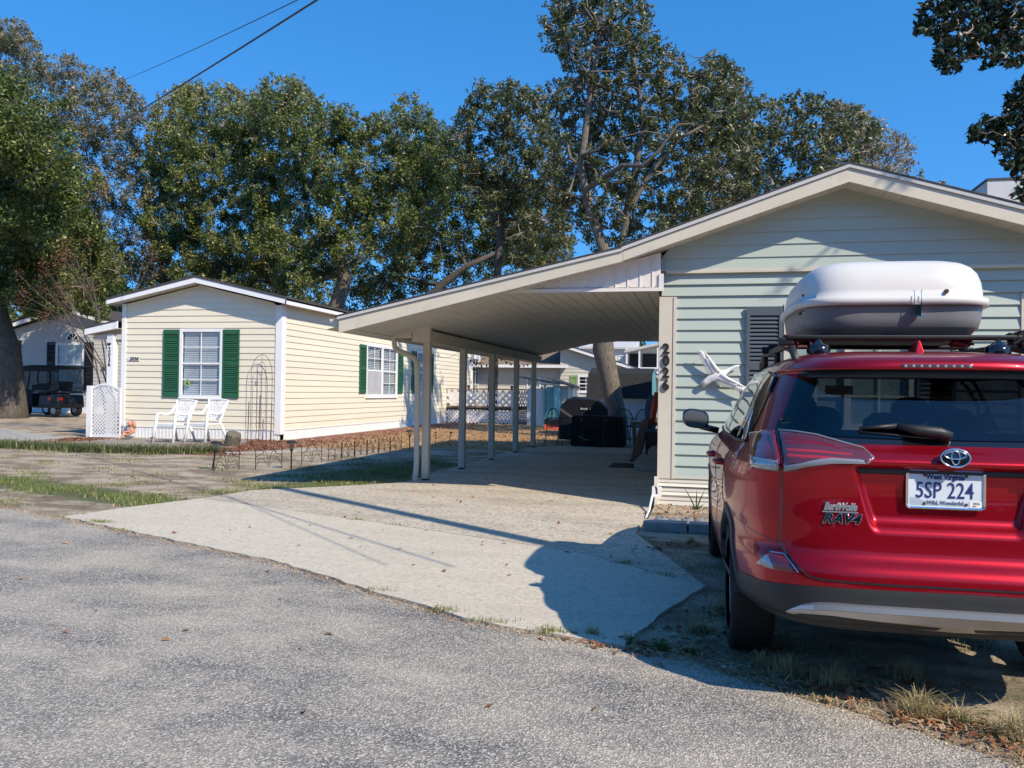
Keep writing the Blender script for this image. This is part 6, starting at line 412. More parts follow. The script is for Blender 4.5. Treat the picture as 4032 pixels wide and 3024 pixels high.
'branch_tree':[(4.0,12.8,6.3,0.12),(3.0,11.9,6.0,0.09),(4.2,12.7,6.4,0.14),(3.8,12.8,7.2,0.11),(3.5,12.5,6.7,0.13),(3.8,12.2,6.3,0.14),(4.2,12.1,6.6,0.08),(3.8,12.8,6.2,0.1),(3.3,12.1,6.1,0.1),(3.2,12.0,6.8,0.1),(4.2,12.7,7.1,0.11),(4.3,13.0,7.1,0.13),(3.5,11.9,6.2,0.08),(3.5,12.5,6.9,0.13),(4.2,12.9,6.1,0.07),(3.3,12.6,7.0,0.13),(3.7,12.8,7.0,0.08),(3.3,12.3,6.5,0.16),(4.4,13.0,7.4,0.12),(4.1,12.8,6.5,0.08),(3.7,12.6,6.9,0.12),(3.2,12.1,7.0,0.09),(3.4,12.3,6.9,0.15),(4.1,12.7,6.7,0.13),(3.2,12.4,6.5,0.1),(3.7,12.4,6.5,0.08),(4.3,12.6,6.5,0.14),(3.5,12.5,6.3,0.08),(3.1,12.7,6.7,0.13),(3.2,12.6,6.8,0.1),(4.2,12.9,6.2,0.1),(4.0,12.5,7.0,0.11),(4.4,13.0,6.4,0.12),(2.9,12.3,6.8,0.08),(4.0,12.0,6.5,0.08),(4.0,12.3,6.6,0.15),(3.1,12.0,6.0,0.14),(4.0,12.9,7.1,0.16),(3.2,12.0,5.9,0.1),(4.4,12.7,6.6,0.09),(3.4,12.6,6.7,0.12),(3.4,12.9,6.9,0.15),(3.0,12.1,6.0,0.09),(3.9,12.9,6.9,0.15),(3.9,12.3,6.8,0.09),(3.1,12.8,7.3,0.1),(3.3,12.3,6.3,0.08),(3.4,13.0,6.7,0.16),(3.7,12.3,6.3,0.08),(3.5,12.1,6.1,0.09),(3.6,12.4,6.5,0.14),(3.8,12.0,6.0,0.08),(3.2,12.9,7.3,0.15),(3.6,12.1,6.8,0.13),(4.0,12.4,7.1,0.11),(3.9,13.0,6.9,0.15),(4.2,13.1,7.5,0.08),(4.1,12.4,6.6,0.1),(4.3,12.9,6.7,0.12),(3.8,12.2,6.4,0.1),(3.9,12.6,7.1,0.08),(4.5,13.0,7.1,0.12),(3.3,12.5,6.0,0.1),(4.3,12.6,7.1,0.15),(3.0,11.9,6.2,0.07),(3.6,12.3,6.5,0.08),(3.6,12.0,5.8,0.07),(4.1,12.3,6.0,0.07),(4.2,12.3,6.6,0.1),(4.3,12.8,6.2,0.1),(4.2,11.9,6.7,0.07),(3.4,12.4,7.1,0.1),(3.1,12.3,5.9,0.08),(3.0,12.7,6.8,0.1),(3.4,12.3,6.4,0.08),(3.1,12.0,6.1,0.1),(3.1,13.0,7.1,0.09),(4.3,12.8,6.7,0.11),(4.3,13.0,7.3,0.12),(3.2,12.4,6.9,0.09),(3.4,12.6,6.9,0.1),(3.9,12.5,6.3,0.1),(2.9,12.6,6.6,0.08),(3.1,12.2,6.4,0.09),(4.0,12.3,6.7,0.12),(2.8,11.9,6.3,0.09),(3.1,12.3,6.3,0.1),(3.8,12.2,6.7,0.07),(4.2,12.6,6.8,0.13),(2.9,12.6,6.8,0.07),(3.0,12.5,6.7,0.1),(3.8,12.3,7.0,0.09),(3.8,12.0,5.9,0.12),(3.7,13.1,6.5,0.12),(3.6,12.3,6.9,0.09),(4.3,12.5,7.0,0.12),(3.5,13.1,6.6,0.11),(3.9,12.4,7.0,0.09),(3.1,12.3,7.1,0.08),(3.5,12.5,7.1,0.12),(4.1,12.6,6.2,0.1),(4.5,12.9,7.0,0.08),(3.6,12.0,5.9,0.1),(4.1,12.5,6.3,0.09),(3.6,12.8,6.6,0.12),(3.8,12.8,6.5,0.15),(3.2,12.6,6.5,0.08),(3.3,11.9,6.2,0.15),(3.8,12.3,6.6,0.09),(3.7,12.6,6.8,0.09),(3.7,12.3,6.5,0.1),(3.9,12.5,7.2,0.09),(3.3,12.7,6.2,0.08),(3.8,12.1,6.4,0.09),(3.0,12.0,6.2,0.06),(3.1,12.3,6.7,0.16),(3.1,12.0,6.1,0.09),(2.9,12.1,6.4,0.07),(4.3,13.0,6.5,0.1),(3.5,12.3,6.2,0.08),(4.0,12.2,6.8,0.07),(4.4,12.8,7.3,0.06),(3.5,12.0,6.2,0.09),(4.4,12.8,6.3,0.08),(3.5,12.5,6.5,0.08),(3.7,12.6,6.9,0.08),(3.9,12.1,6.3,0.14),(3.1,12.1,6.5,0.09),(4.0,12.7,6.8,0.16),(4.0,12.0,6.1,0.12),(3.6,12.2,6.3,0.11),(4.4,12.6,7.2,0.1),(3.5,12.2,6.2,0.08),(3.2,12.4,7.1,0.08),(4.0,13.0,7.1,0.08),(3.8,13.0,7.4,0.09),(4.3,12.6,6.3,0.08),(4.3,12.5,6.1,0.07),(3.0,11.9,6.7,0.15),(4.0,13.1,7.4,0.09),(4.4,12.6,7.1,0.07),(3.5,12.9,6.9,0.09),(3.6,12.6,6.8,0.16),(3.2,13.0,6.7,0.07),(3.1,12.6,6.8,0.1),(4.4,12.8,6.5,0.08),(3.8,12.1,7.0,0.09),(3.7,12.4,6.3,0.09),(4.3,12.7,6.6,0.09),(2.9,12.0,6.9,0.08),(4.2,12.4,6.9,0.08),(3.3,12.1,6.6,0.1),(3.0,12.5,6.6,0.09),(4.1,12.9,6.2,0.08),(3.0,12.0,6.6,0.08),(3.9,12.9,6.4,0.1),(4.0,12.6,6.7,0.09),(3.4,12.6,7.0,0.09),(3.1,12.1,6.9,0.08),(4.2,12.4,7.1,0.08),(4.2,12.3,7.1,0.09),(4.0,11.9,6.6,0.1),(4.0,11.9,6.9,0.07),(2.8,12.4,6.6,0.06),(3.6,12.8,7.1,0.1),(3.9,12.6,6.1,0.09),(3.3,12.4,6.0,0.08),(3.4,12.1,6.0,0.07),(3.6,12.9,6.6,0.09),(4.4,12.6,6.7,0.08),(3.7,12.8,7.3,0.1),(3.3,12.9,6.1,0.09),(3.3,12.6,6.4,0.15),(3.7,12.8,6.3,0.08),(3.8,12.6,6.8,0.12),(4.2,11.9,6.9,0.07),(3.3,12.8,7.0,0.1),(3.1,12.1,5.9,0.12),(3.2,12.5,7.0,0.08),(4.3,12.5,6.0,0.07),(3.1,12.5,6.1,0.06),(4.1,12.9,6.5,0.1),(3.0,12.1,6.8,0.11),(3.4,11.9,6.7,0.09),(3.1,12.9,7.4,0.07),(3.0,12.8,6.7,0.09),(4.4,12.4,7.0,0.07),(3.8,12.4,6.5,0.1),(3.1,12.0,6.4,0.09),(4.0,12.3,6.8,0.08),(3.0,12.0,7.0,0.06),(3.4,12.8,7.3,0.07),(3.8,12.0,5.8,0.06),(4.2,12.1,6.6,0.07),(4.2,12.6,6.6,0.13),(3.9,12.3,7.1,0.07),(3.9,12.7,6.4,0.1),(4.5,12.9,7.2,0.08),(3.8,12.3,6.1,0.08),(3.6,12.0,6.7,0.09),(4.1,12.9,6.7,0.08),(3.4,12.8,6.3,0.09),(4.0,12.4,6.2,0.09),(3.3,12.9,6.3,0.09),(3.4,12.4,6.1,0.09),(4.0,12.2,6.8,0.07),(3.0,12.9,7.0,0.07),(3.7,12.8,7.3,0.07),(3.7,12.5,7.2,0.07),(3.4,12.7,6.1,0.07),(3.4,12.2,6.2,0.08),(3.5,13.0,7.4,0.07),(4.0,13.1,6.3,0.08),(3.5,12.3,6.1,0.07),(3.9,12.9,6.9,0.08),(4.0,12.3,6.6,0.08),(3.0,11.9,6.6,0.08),(4.1,12.0,6.3,0.07),(3.9,12.1,6.1,0.08),(3.1,12.0,5.9,0.09),(2.8,12.2,6.4,0.07),(3.9,13.0,7.1,0.09),(3.2,12.4,7.2,0.06),(3.5,12.1,6.5,0.08),(4.2,12.9,6.6,0.08),(3.9,12.4,6.9,0.08),(3.4,11.9,6.5,0.08),(3.4,12.9,6.8,0.09),(4.0,12.2,5.9,0.07),(3.7,12.8,6.7,0.08),(3.1,12.3,7.0,0.08),(4.0,12.9,5.1,0.07),(4.6,12.9,4.4,0.08),(4.3,12.5,5.2,0.09),(4.0,12.6,5.2,0.14),(3.9,12.0,4.7,0.14),(4.2,12.4,5.7,0.09),(4.4,12.4,4.4,0.11),(4.3,12.5,5.3,0.13),(4.6,13.0,5.2,0.1),(4.2,12.3,4.6,0.13),(4.4,12.4,5.2,0.09),(3.9,12.9,5.1,0.07),(4.2,12.4,5.0,0.12),(3.8,12.1,5.1,0.07),(4.5,12.9,4.6,0.14),(4.2,12.6,5.5,0.13),(3.7,12.0,5.1,0.1),(4.2,13.1,5.5,0.09),(3.7,12.2,5.0,0.07),(4.2,12.6,4.4,0.08),(4.2,12.3,4.9,0.11),(4.0,12.9,5.0,0.08),(4.4,12.7,5.7,0.11),(3.8,12.9,5.2,0.14),(4.3,12.2,4.8,0.08),(3.9,12.2,4.9,0.07),(4.5,12.6,4.2,0.08),(4.4,13.0,4.3,0.14),(4.5,12.7,5.3,0.09),(4.0,12.2,4.6,0.11),(4.0,12.0,5.0,0.14),(3.7,12.5,5.0,0.09),(4.3,13.1,5.2,0.09),(4.2,12.7,5.4,0.1),(4.1,12.1,4.7,0.1),(4.0,12.0,4.3,0.13),(4.6,13.0,6.0,0.07),(4.3,12.9,5.8,0.07),(4.3,12.9,5.2,0.13),(4.3,13.1,4.4,0.08),(4.5,12.6,5.5,0.1),(3.9,13.0,5.2,0.09),(4.3,12.1,4.6,0.08),(4.2,12.0,4.9,0.1),(4.0,12.3,5.4,0.1),(4.5,12.8,4.9,0.14),(4.4,12.3,4.7,0.06),(3.8,12.7,5.3,0.08),(3.4,11.9,4.9,0.1),(4.3,12.6,5.5,0.07),(4.2,12.3,5.6,0.08),(4.1,13.0,5.2,0.09),(4.6,13.0,5.7,0.1),(4.2,12.4,5.2,0.09),(4.2,12.4,5.1,0.07),(4.6,13.0,5.8,0.09),(4.3,12.0,4.5,0.07),(4.3,12.4,4.3,0.14),(4.2,12.1,4.0,0.08),(4.1,12.0,5.6,0.08),(3.6,12.8,5.1,0.09),(3.7,12.3,5.1,0.14),(4.2,12.6,5.7,0.1),(4.6,13.0,5.4,0.12),(4.5,13.0,4.3,0.11),(4.1,12.6,4.5,0.1),(4.4,12.7,5.2,0.08),(3.9,12.0,4.1,0.09),(4.3,12.3,4.6,0.09),(4.3,12.7,4.6,0.08),(4.2,12.1,5.3,0.1),(4.2,12.9,5.0,0.08),(4.5,12.5,5.6,0.07),(4.6,12.8,5.6,0.06),(3.7,12.1,5.0,0.07),(4.0,12.0,4.7,0.07),(4.1,12.5,4.4,0.07),(4.4,12.5,5.7,0.1),(4.5,12.7,4.3,0.1),(4.1,12.1,4.5,0.12),(4.3,12.7,4.5,0.11),(4.3,12.9,5.4,0.14),(4.1,12.0,5.3,0.07),(4.4,13.1,4.3,0.1),(4.6,13.1,4.4,0.09),(4.3,12.6,5.5,0.09),(3.8,12.0,5.0,0.07),(4.3,12.3,5.0,0.07),(3.8,11.9,4.8,0.07),(4.4,12.9,4.4,0.08),(3.9,12.1,5.2,0.09),(4.3,12.1,4.8,0.07),(4.1,12.7,5.1,0.1),(4.0,12.0,5.3,0.06),(4.0,12.2,4.6,0.13),(4.1,12.5,5.5,0.09),(4.4,13.1,4.3,0.07),(3.9,12.1,5.3,0.1),(3.8,12.4,5.0,0.08),(4.1,12.6,4.8,0.08),(3.8,12.0,4.5,0.08),(3.9,12.2,5.4,0.07),(4.1,12.8,5.6,0.07),(4.2,12.6,4.9,0.08),(4.3,12.9,5.1,0.08),(4.5,12.6,5.1,0.09),(4.2,12.1,4.8,0.09),(4.1,12.6,5.6,0.08),(4.6,13.0,5.6,0.07),(4.2,12.5,4.8,0.07),(3.8,12.7,5.3,0.08),(4.3,12.5,4.6,0.11),(4.4,13.0,5.5,0.07),(4.0,12.4,4.8,0.09),(4.4,12.5,4.1,0.08),(4.4,12.3,4.5,0.09),(4.3,12.1,4.3,0.06),(4.3,12.7,5.4,0.07),(4.4,13.0,4.5,0.07),(4.4,12.6,5.1,0.1),(4.6,12.9,4.5,0.07),(4.0,12.2,4.5,0.07),(4.2,13.0,5.2,0.07),(3.4,11.9,4.9,0.07),(3.9,12.2,4.5,0.07),(4.0,12.1,5.5,0.06),(4.6,13.0,5.5,0.08),(4.6,13.0,5.9,0.08),(4.2,12.6,4.2,0.06),(3.8,12.0,5.0,0.07),(3.8,12.0,4.6,0.07),(4.4,12.8,4.5,0.09),(4.2,12.8,4.7,0.06),(4.2,12.0,5.0,0.07),(4.1,12.3,5.4,0.08),(3.9,12.8,5.1,0.08),(4.1,12.1,5.6,0.07),(4.5,12.5,4.7,0.06),(4.1,12.8,5.5,0.06),(4.2,12.2,4.8,0.07),(4.4,12.6,4.8,0.06),(4.5,12.5,5.3,0.06),(4.4,12.6,4.2,0.09),(4.5,12.4,5.1,0.06),(3.7,12.7,5.1,0.07),(4.6,12.8,5.5,0.06),(4.0,12.8,4.9,0.09),(3.8,11.9,5.1,0.08),(4.2,12.7,4.8,0.06),(4.2,12.5,4.3,0.08),(4.3,12.0,5.4,0.07),(3.9,12.6,5.0,0.08),(4.0,12.9,5.2,0.07),(4.6,12.8,4.6,0.06),(4.2,12.3,4.8,0.07),(4.2,12.0,5.2,0.12),(4.1,11.9,4.6,0.08),(4.1,12.6,4.9,0.06),(4.0,12.1,5.1,0.08),(4.1,12.2,5.5,0.06),(4.1,12.2,5.0,0.07),(4.3,11.9,5.1,0.07),(3.8,12.1,4.8,0.07),(4.2,11.9,5.3,0.07),(4.4,13.1,5.7,0.07),(4.2,12.3,4.6,0.11),(4.5,12.9,4.3,0.08),(4.3,12.4,4.9,0.07),(4.3,12.2,4.3,0.07),(3.6,12.2,5.0,0.06),(4.3,12.8,4.2,0.08),(4.3,12.7,4.7,0.07),(4.3,12.7,5.3,0.07),(4.2,12.9,4.9,0.07),(4.0,12.5,5.4,0.08),(4.5,12.4,5.5,0.07),(4.3,12.6,5.0,0.08),(3.9,12.7,5.2,0.08)],
}
# ================================================================== SETTING
def sstep(a, b, x): t = min(max((x-a)/(b-a), 0), 1); return t*t*(3-2*t)
def gz(x, y): return -.06*sstep(-11.5, -14, x)*sstep(14, 17.5, y)
ROAD_EDGE = [(-40, 19.5), (-26, 13.6), (-16, 10.2), (-11, 9.0), (-7.9, 7.98), (-6.44, 7.39), (-4.9, 6.72), (-3.32, 6.06), (-2.3, 5.42), (-1.42, 4.88), (-.9, 4.72), (-.42, 4.6), (0, 4.42), (.4, 4.14), (.8, 3.86), (1.21, 3.56), (1.75, 3.12), (2.3, 2.6), (3.2, 1.7), (5, 0), (9, -4), (20, -14)]
def dense(pts, step, amp, seed):
    r = random.Random(seed); out = []
    for (a, b), (c, d) in zip(pts[:-1], pts[1:]):
        L_ = sqrt((c-a)**2+(d-b)**2); n = max(1, int(L_/step))
        for i in range(n):
            t = i/n; j = amp if L_ < 12 else amp*3
            out.append((a+(c-a)*t+r.uniform(-j, j), b+(d-b)*t+r.uniform(-j, j)))
    out.append(pts[-1]); return out
def zone_at(x, y):
    straw = 1.0 if (-10.6 < x < -3.6 and 17.2 < y < 34 and not (x > -6.5 and y < 19.2)) else 0
    straw *= sstep(17, 19.5, y)
    # green grass band along drive and road, and left of the carport
    d = 0
    e = min(abs((x+6.2)*.35+(y-8.7))*1.1, 9)   # band by the slab tip
    if -14 < x < -5.6: d = max(d, 1-abs(y-(8.75-(x+6.2)*.36))/.9)
    if -7.8 < x < -4.2 and 9.2 < y < 17: d = max(d, (1-abs((x+5.4)-(y-11)*-.02)/1.5)*.95*(1-sstep(13.5, 17, y)*.5))
    if x > .1 and y < 9: d = max(d, .38)
    mul = 0
    if -11.0 < x < -9.2 and y > 15.2: mul = 1-sstep(-9.9, -9.0, x)
    if -13.2 < x < -9.6 and 16.9 < y < 20.4: mul = max(mul, 1-abs((x+10.8)*.5+(y-18.0)*.45)*.8+.1)
    if -17.4 < x < -13.3 and 17.0 < y < 20.1 and y < 17.6+(x+17)*-.2+2.4: mul = max(mul, .85*sstep(-18, -16.8, x)*(1 if x < -15 else sstep(-13.2, -14.6, x)))
    return (max(0, min(1, straw)), max(0, min(1, d)), max(0, min(1, mul)))
def make_ground():
    xs = np.concatenate([[-400, -200, -120, -80, -60, -48, -40, -34, -30, -26, -23, -21], np.arange(-20, 6.01, .16), [8, 10, 14, 20, 30, 45, 70, 120, 250, 400]])
    ys = np.concatenate([[-60, -30, -12, -5, -2, 0, 1], np.arange(2, 26.01, .16), [28, 30, 33, 36, 40, 45, 50, 60, 80, 120, 200, 400]])
    vs = []; cs = []
    for y in ys:
        for x in xs:
            vs.append((x, y, gz(x, y))); cs.append(zone_at(x, y)+(1,))
    nx = len(xs); fs = [(j*nx+i, j*nx+i+1, (j+1)*nx+i+1, (j+1)*nx+i) for j in range(len(ys)-1) for i in range(nx-1)]
    me = bpy.data.meshes.new('ground'); me.from_pydata(vs, [], fs); me.materials.append(MT['ground'])
    at = me.attributes.new('zone', 'FLOAT_COLOR', 'POINT'); at.data.foreach_set('color', np.array(cs, dtype=np.float32).ravel())
    me.polygons.foreach_set('use_smooth', [True]*len(me.polygons))
    o = bpy.data.objects.new('ground', me); COL.objects.link(o); tag(o, 'sandy lot with patches of grass, mulch and pine straw', 'ground', kind='structure')
make_ground()
def sheet(name, poly, z0, z1, mat, label, cat):
    mb = MB(); n = len(poly); P = lambda u, o, z: (u, z, o)
    vs = [(x, y, z1+gz(x, y)) for x, y in poly]+[(x, y, z0+gz(x, y)) for x, y in poly]
    mb.add(vs, [tuple(range(n))]+[(i, n+i, n+(i+1) % n, (i+1) % n) for i in range(n)])
    o = mb.build(name, mat); tag(o, label, cat, kind='structure'); return o
re_ = dense(ROAD_EDGE, .12, .018, 5)
sheet('road', re_+[(20, -60), (-90, -60), (-90, 30)], -.01, .006, 'asphalt', 'worn grey asphalt lane with exposed pale gravel', 'road')
j0 = dense([(-6.12, 9.25), (-3.43, 8.2), (-1.06, 7.2), (0.02, 6.2)], .15, .008, 8)
tip = [(0.02, 6.2), (-.2, 5.55), (-.42, 4.66)]
re2 = [p for p in re_ if -6.62 < p[0] < -.4]
front_slab = dense([(-6.6, 7.53), (-6.45, 8.3), (-6.12, 9.25)], .15, .01, 3)[:-1]+j0[:-1]+dense(tip, .12, .012, 4)+[(x, y+.03) for x, y in re2[::-1]]
sheet('concrete_apron', front_slab, 0, .022, 'conc_new', 'pale concrete slab between road and joint', 'driveway')
jb = [(x+.004, y+.022) for x, y in j0]
back = jb[::-1]+dense([(-6.12, 9.27), (-5.98, 10.2), (-5.2, 10.95), (-4.4, 11.8), (-4.42, 13), (-4.38, 16), (-4.4, 18.6)], .2, .012, 6)[1:]+[(-.64, 18.6)]+dense([(-.64, 18.6), (-.62, 9.9), (-.66, 8.38)], .2, .008, 7)[1:]
sheet('concrete_driveway', back, 0, .020, 'conc_old', 'older rough concrete drive running under the carport', 'driveway')
sheet('concrete_pad', [(-4.1, 18.64), (-.64, 18.64), (-.64, 20.9), (-3.6, 20.9), (-4.3, 19.9)], 0, .034, 'conc_old', 'stained concrete pad at the carport rear', 'driveway')
sheet('patio', dense([(-16.3, 16.9), (-14.2, 16.35), (-11.6, 16.55), (-10.7, 17.3), (-11.2, 18.7), (-11.9, 20.3), (-16.0, 20.3), (-15.6, 18.6)], .3, .02, 9), 0, .025, 'patio', 'flat brown stone patio in front of the yellow house', 'patio')
sheet('path', dense([(-60, 22), (-21, 19.4), (-16.6, 17.2), (-15.7, 17.3), (-17.3, 19.6), (-24, 23.6), (-60, 33)], .5, .03, 10), 0, .012, 'conc_path', 'grey concrete path leading off to the left', 'path')
sheet('edging_kerb', dense([(-9.75, 15.6), (-8.9, 16.6), (-8.6, 17.6), (-8.75, 17.7), (-9.2, 16.8), (-9.95, 15.8)], .3, .02, 12), 0, .03, 'conc_path', 'curved strip of concrete edging beside the mulch', 'kerb')
# ================================================================== GREEN HOUSE
YG = 10.81; PF = front(YG)
gh = thing('green_house', 'pale green clapboard house numbered 2026 with cream gable trim', 'house', (1.63, YG, 0))
holes = [(.95, 2.45, 1.02, 2.55)]
mb = siding(PF, .355, 2.667, .1445, const(-.40), const(3.62), holes, thick=.024)
zt = lambda u: 3.246+(u+.589)*.3765 if u < 1.46 else 4.02-(u-1.46)*.31
mb.quad(PF(-.57, -.02, 0), PF(3.84, -.02, 0), PF(3.84, -.02, 2.7), PF(-.57, -.02, 2.7))
wl = mb.build('wall', 'green_siding', gh)
# band courses and gable courses
mb = siding(PF, 2.667, 2.955, .145, const(-.55), const(3.80), thick=.03)
for k, (a, b) in enumerate([(2.985, 3.142), (3.142, 3.300), (3.300, 3.452), (3.452, 3.607), (3.607, 3.765), (3.765, 3.93), (3.93, 4.03)]):
    xl = lambda q: max(-.565, -.589+(q-3.246)/.3765); xr = lambda q: min(3.82, 1.46+(4.02-q)/.31) if q < 4.02 else 1.47
    P = front(YG-.03)
    mb.quad(P(xl(a), .018, a), P(xr(a), .018, a), P(xr(b), .003, b), P(xl(b), .003, b)); mb.quad(P(xl(a), 0, a), P(xr(a), 0, a), P(xr(a), .018, a), P(xl(a), .018, a))
mb.quad(PF(-.56, .0, 2.7), PF(3.82, .0, 2.7), PF(3.82, .0, 3.2), PF(-.56, .0, 3.2))
mb.build('gable_siding', 'green_siding', gh)
tb = MB(); tb.pbox(PF, -.58, -.395, -.1, .025, .33, 2.66); tb.pbox(PF, -.40, -.36, -.02, .035, .33, 2.655); tb.pbox(PF, -.40, 3.62, -.02, .03, .335, .362)
tb.build('corner_board', 'cream_trim', gh)
tb = MB(); tb.pbox(PF, 3.62, 3.84, -.1, .028, .33, 2.66); tb.pbox(PF, 3.60, 3.63, -.02, .034, .36, 2.655); tb.build('corner_board', 'cream_trim', gh)
tb = MB(); tb.pbox(PF, -.50, 3.76, .0, .065, 2.952, 2.988); tb.pbox(PF, -.565, 3.82, .0, .05, 2.990, 3.000); tb.build('frieze_molding', 'cream_trim', gh)
tb = MB(); z = 0.0
for i in range(3):
    a = .005+i*.112
    tb.hexa([PF(-.60, 0, a), PF(3.84, 0, a), PF(3.84, .035, a+.004), PF(-.60, .035, a+.004), PF(-.60, 0, a+.05), PF(3.84, 0, a+.05), PF(3.84, .02, a+.05), PF(-.60, .02, a+.05)])
    tb.pbox(PF, -.60, 3.84, 0, .03, a+.052, a+.086); tb.pbox(PF, -.60, 3.84, -.02, .006, a+.086, a+.098 if i else a+.112)
tb.pbox(PF, -.615, -.565, -.03, .045, 0, .35); tb.build('skirting', 'cream_skirt', gh)
tb = MB(); tb.quad((-.585, 10.81, 0), (-.585, 26, 0), (-.585, 26, 3.2), (-.585, 10.81, 3.2)); tb.quad((3.84, 10.81, 0), (3.84, 26, 0), (3.84, 26, 3.3), (3.84, 10.81, 3.3)); tb.quad((-.585, 26, 0), (3.84, 26, 0), (3.84, 26, 3.3), (-.585, 26, 3.3))
tb.build('side_wall', 'green_siding', gh)
YF_ = 10.39
def slopebeam(mb, a, b, y0, y1, ta, tb_, m=0):   # a,b=(x,ztop); ta,tb_ = bottoms
    mb.hexa([(a[0], y0, ta), (b[0], y0, tb_), (b[0], y1, tb_), (a[0], y1, ta), (a[0], y0, a[1]), (b[0], y0, b[1]), (b[0], y1, b[1]), (a[0], y1, a[1])], m)
tb = MB(); slopebeam(tb, (-1.016, 3.200), (1.634, 4.112), YF_, YF_+.04, 3.073, 3.949); slopebeam(tb, (1.634, 4.112), (4.3, 3.29), YF_, YF_+.04, 3.949, 3.125); tb.build('fascia', 'cream_trim', gh)
tb = MB(); slopebeam(tb, (-1.043, 3.238), (1.634, 4.160), YF_-.022, YF_+.04, 3.196, 4.115); slopebeam(tb, (1.634, 4.160), (4.3, 3.34), YF_-.022, YF_+.04, 4.115, 3.293); tb.build('drip_edge', 'drip', gh)
tb = MB(); slopebeam(tb, (-1.06, 3.255), (1.634, 4.180), YF_-.03, 26.2, 3.240, 4.163); slopebeam(tb, (1.634, 4.180), (4.32, 3.36), YF_-.03, 26.2, 4.163, 3.342)
r = random.Random(2)
tb.build('roof', 'shingle', gh)
tb = MB(); slopebeam(tb, (-1.0, 3.098), (1.63, 3.966), YF_+.04, YG+.1, 3.092, 3.960); slopebeam(tb, (1.63, 3.966), (4.28, 3.145), YF_+.04, YG+.1, 3.960, 3.139)
n = 26
for k in range(n):
    x = -.95+k*.2
    if x > 4.2: break
    zz = 3.092+(x+1.0)*.330 if x < 1.63 else 3.960-(x-1.63)*.31
    tb.box(x-.004, x+.004, YF_+.04, YG, zz-.010, zz+.002)
tb.build('soffit', 'soffit', gh)
shutter(PF, .50, .935, 1.02, 2.52, 'slate_shutter', gh, tiers=2, arch=False, name='shutter', off=.03)
shutter(PF, 2.47, 2.90, 1.02, 2.52, 'slate_shutter', gh, tiers=2, arch=False, name='shutter', off=.03)
window(PF, .95, 2.45, 1.02, 2.55, gh, cols=2, rows=2, sashes=2, frame='cream_trim', blinds=True)
for i, (ch, z) in enumerate(zip('2026', (1.985, 1.832, 1.677, 1.52))):
    o = text(ch, .175, .006, 'numeral', 'house_number', mtx_front(-.487, YG-.045, z), gh, bold=.004, bev=.003)
KS = .954
def rescale(o, ykeep=None):      # the house front stands a little nearer than first surveyed
    for q in [o]+[c for c in bpy.data.objects if c.parent == o or (c.parent and c.parent.parent == o)]:
        if q.type != 'MESH' or q.data.get('rs'): continue
        q.data['rs'] = 1
        for v in q.data.vertices:
            c = v.co; v.co = (c.x*KS, c.y*KS if (ykeep is None or c.y < ykeep) else c.y, 1.42+(c.z-1.42)*KS if c.z > .012 or ykeep else 0)
rescale(gh)
sheet('flower_bed', [(-.58, 8.82), (.9, 8.82), (1.4, 10.35), (-.57, 10.35)], 0, .06, 'ground', 'narrow raised bed of sandy soil below the green house', 'bed')
# ================================================================== CARPORT
cp = thing('carport', 'open cream carport with sloping shingle roof joined to the green house', 'carport', (-2.6, 15.5, 0))
for k, y in enumerate((12.24, 14.2, 16.3, 18.5, 20.5)):
    tb = MB(); tb.box(-4.26, -4.15, y-.055, y+.055, .045, 2.16)
    o = tb.build('post', 'cream_post', cp, bevel=.006); sb = MB(); sb.box(-4.25, -4.16, y-.045, y+.045, 0.02, .05); sb.build('post_foot', 'black_metal', o)
tb = MB(); tb.box(-4.33, -4.08, 11.95, 20.75, 2.15, 2.32); tb.box(-4.07, -4.062, 12.0, 20.75, 2.155, 2.315)
for i in range(110):
    y = 12.05+i*.08; tb.box(-4.062, -4.058, y, y+.012, 2.16, 2.31)
tb.box(-4.34, -4.05, 11.9, 12.0, 2.145, 2.36); tb.build('beam', 'cream_trim', cp)
fa = lambda x: 2.178+(x+4.822)*(2.970-2.178)/(4.822-1.342) if x < -1.342 else 2.97+(x+1.342)*.315
tb = MB(); slopebeam(tb, (-4.84, 2.352), (-1.02, 3.192), YF_+.003, YF_+.04, 2.178, 3.065); tb.build('fascia', 'cream_trim', cp)
tb = MB(); slopebeam(tb, (-4.86, 2.395), (-1.02, 3.235), YF_-.020, YF_+.04, 2.355, 3.193); tb.build('drip_edge', 'drip', cp)
tb = MB(); slopebeam(tb, (-4.90, 2.405), (-1.03, 3.252), YF_-.03, 20.95, 2.393, 3.237)
tb.build('roof', 'shingle', cp)
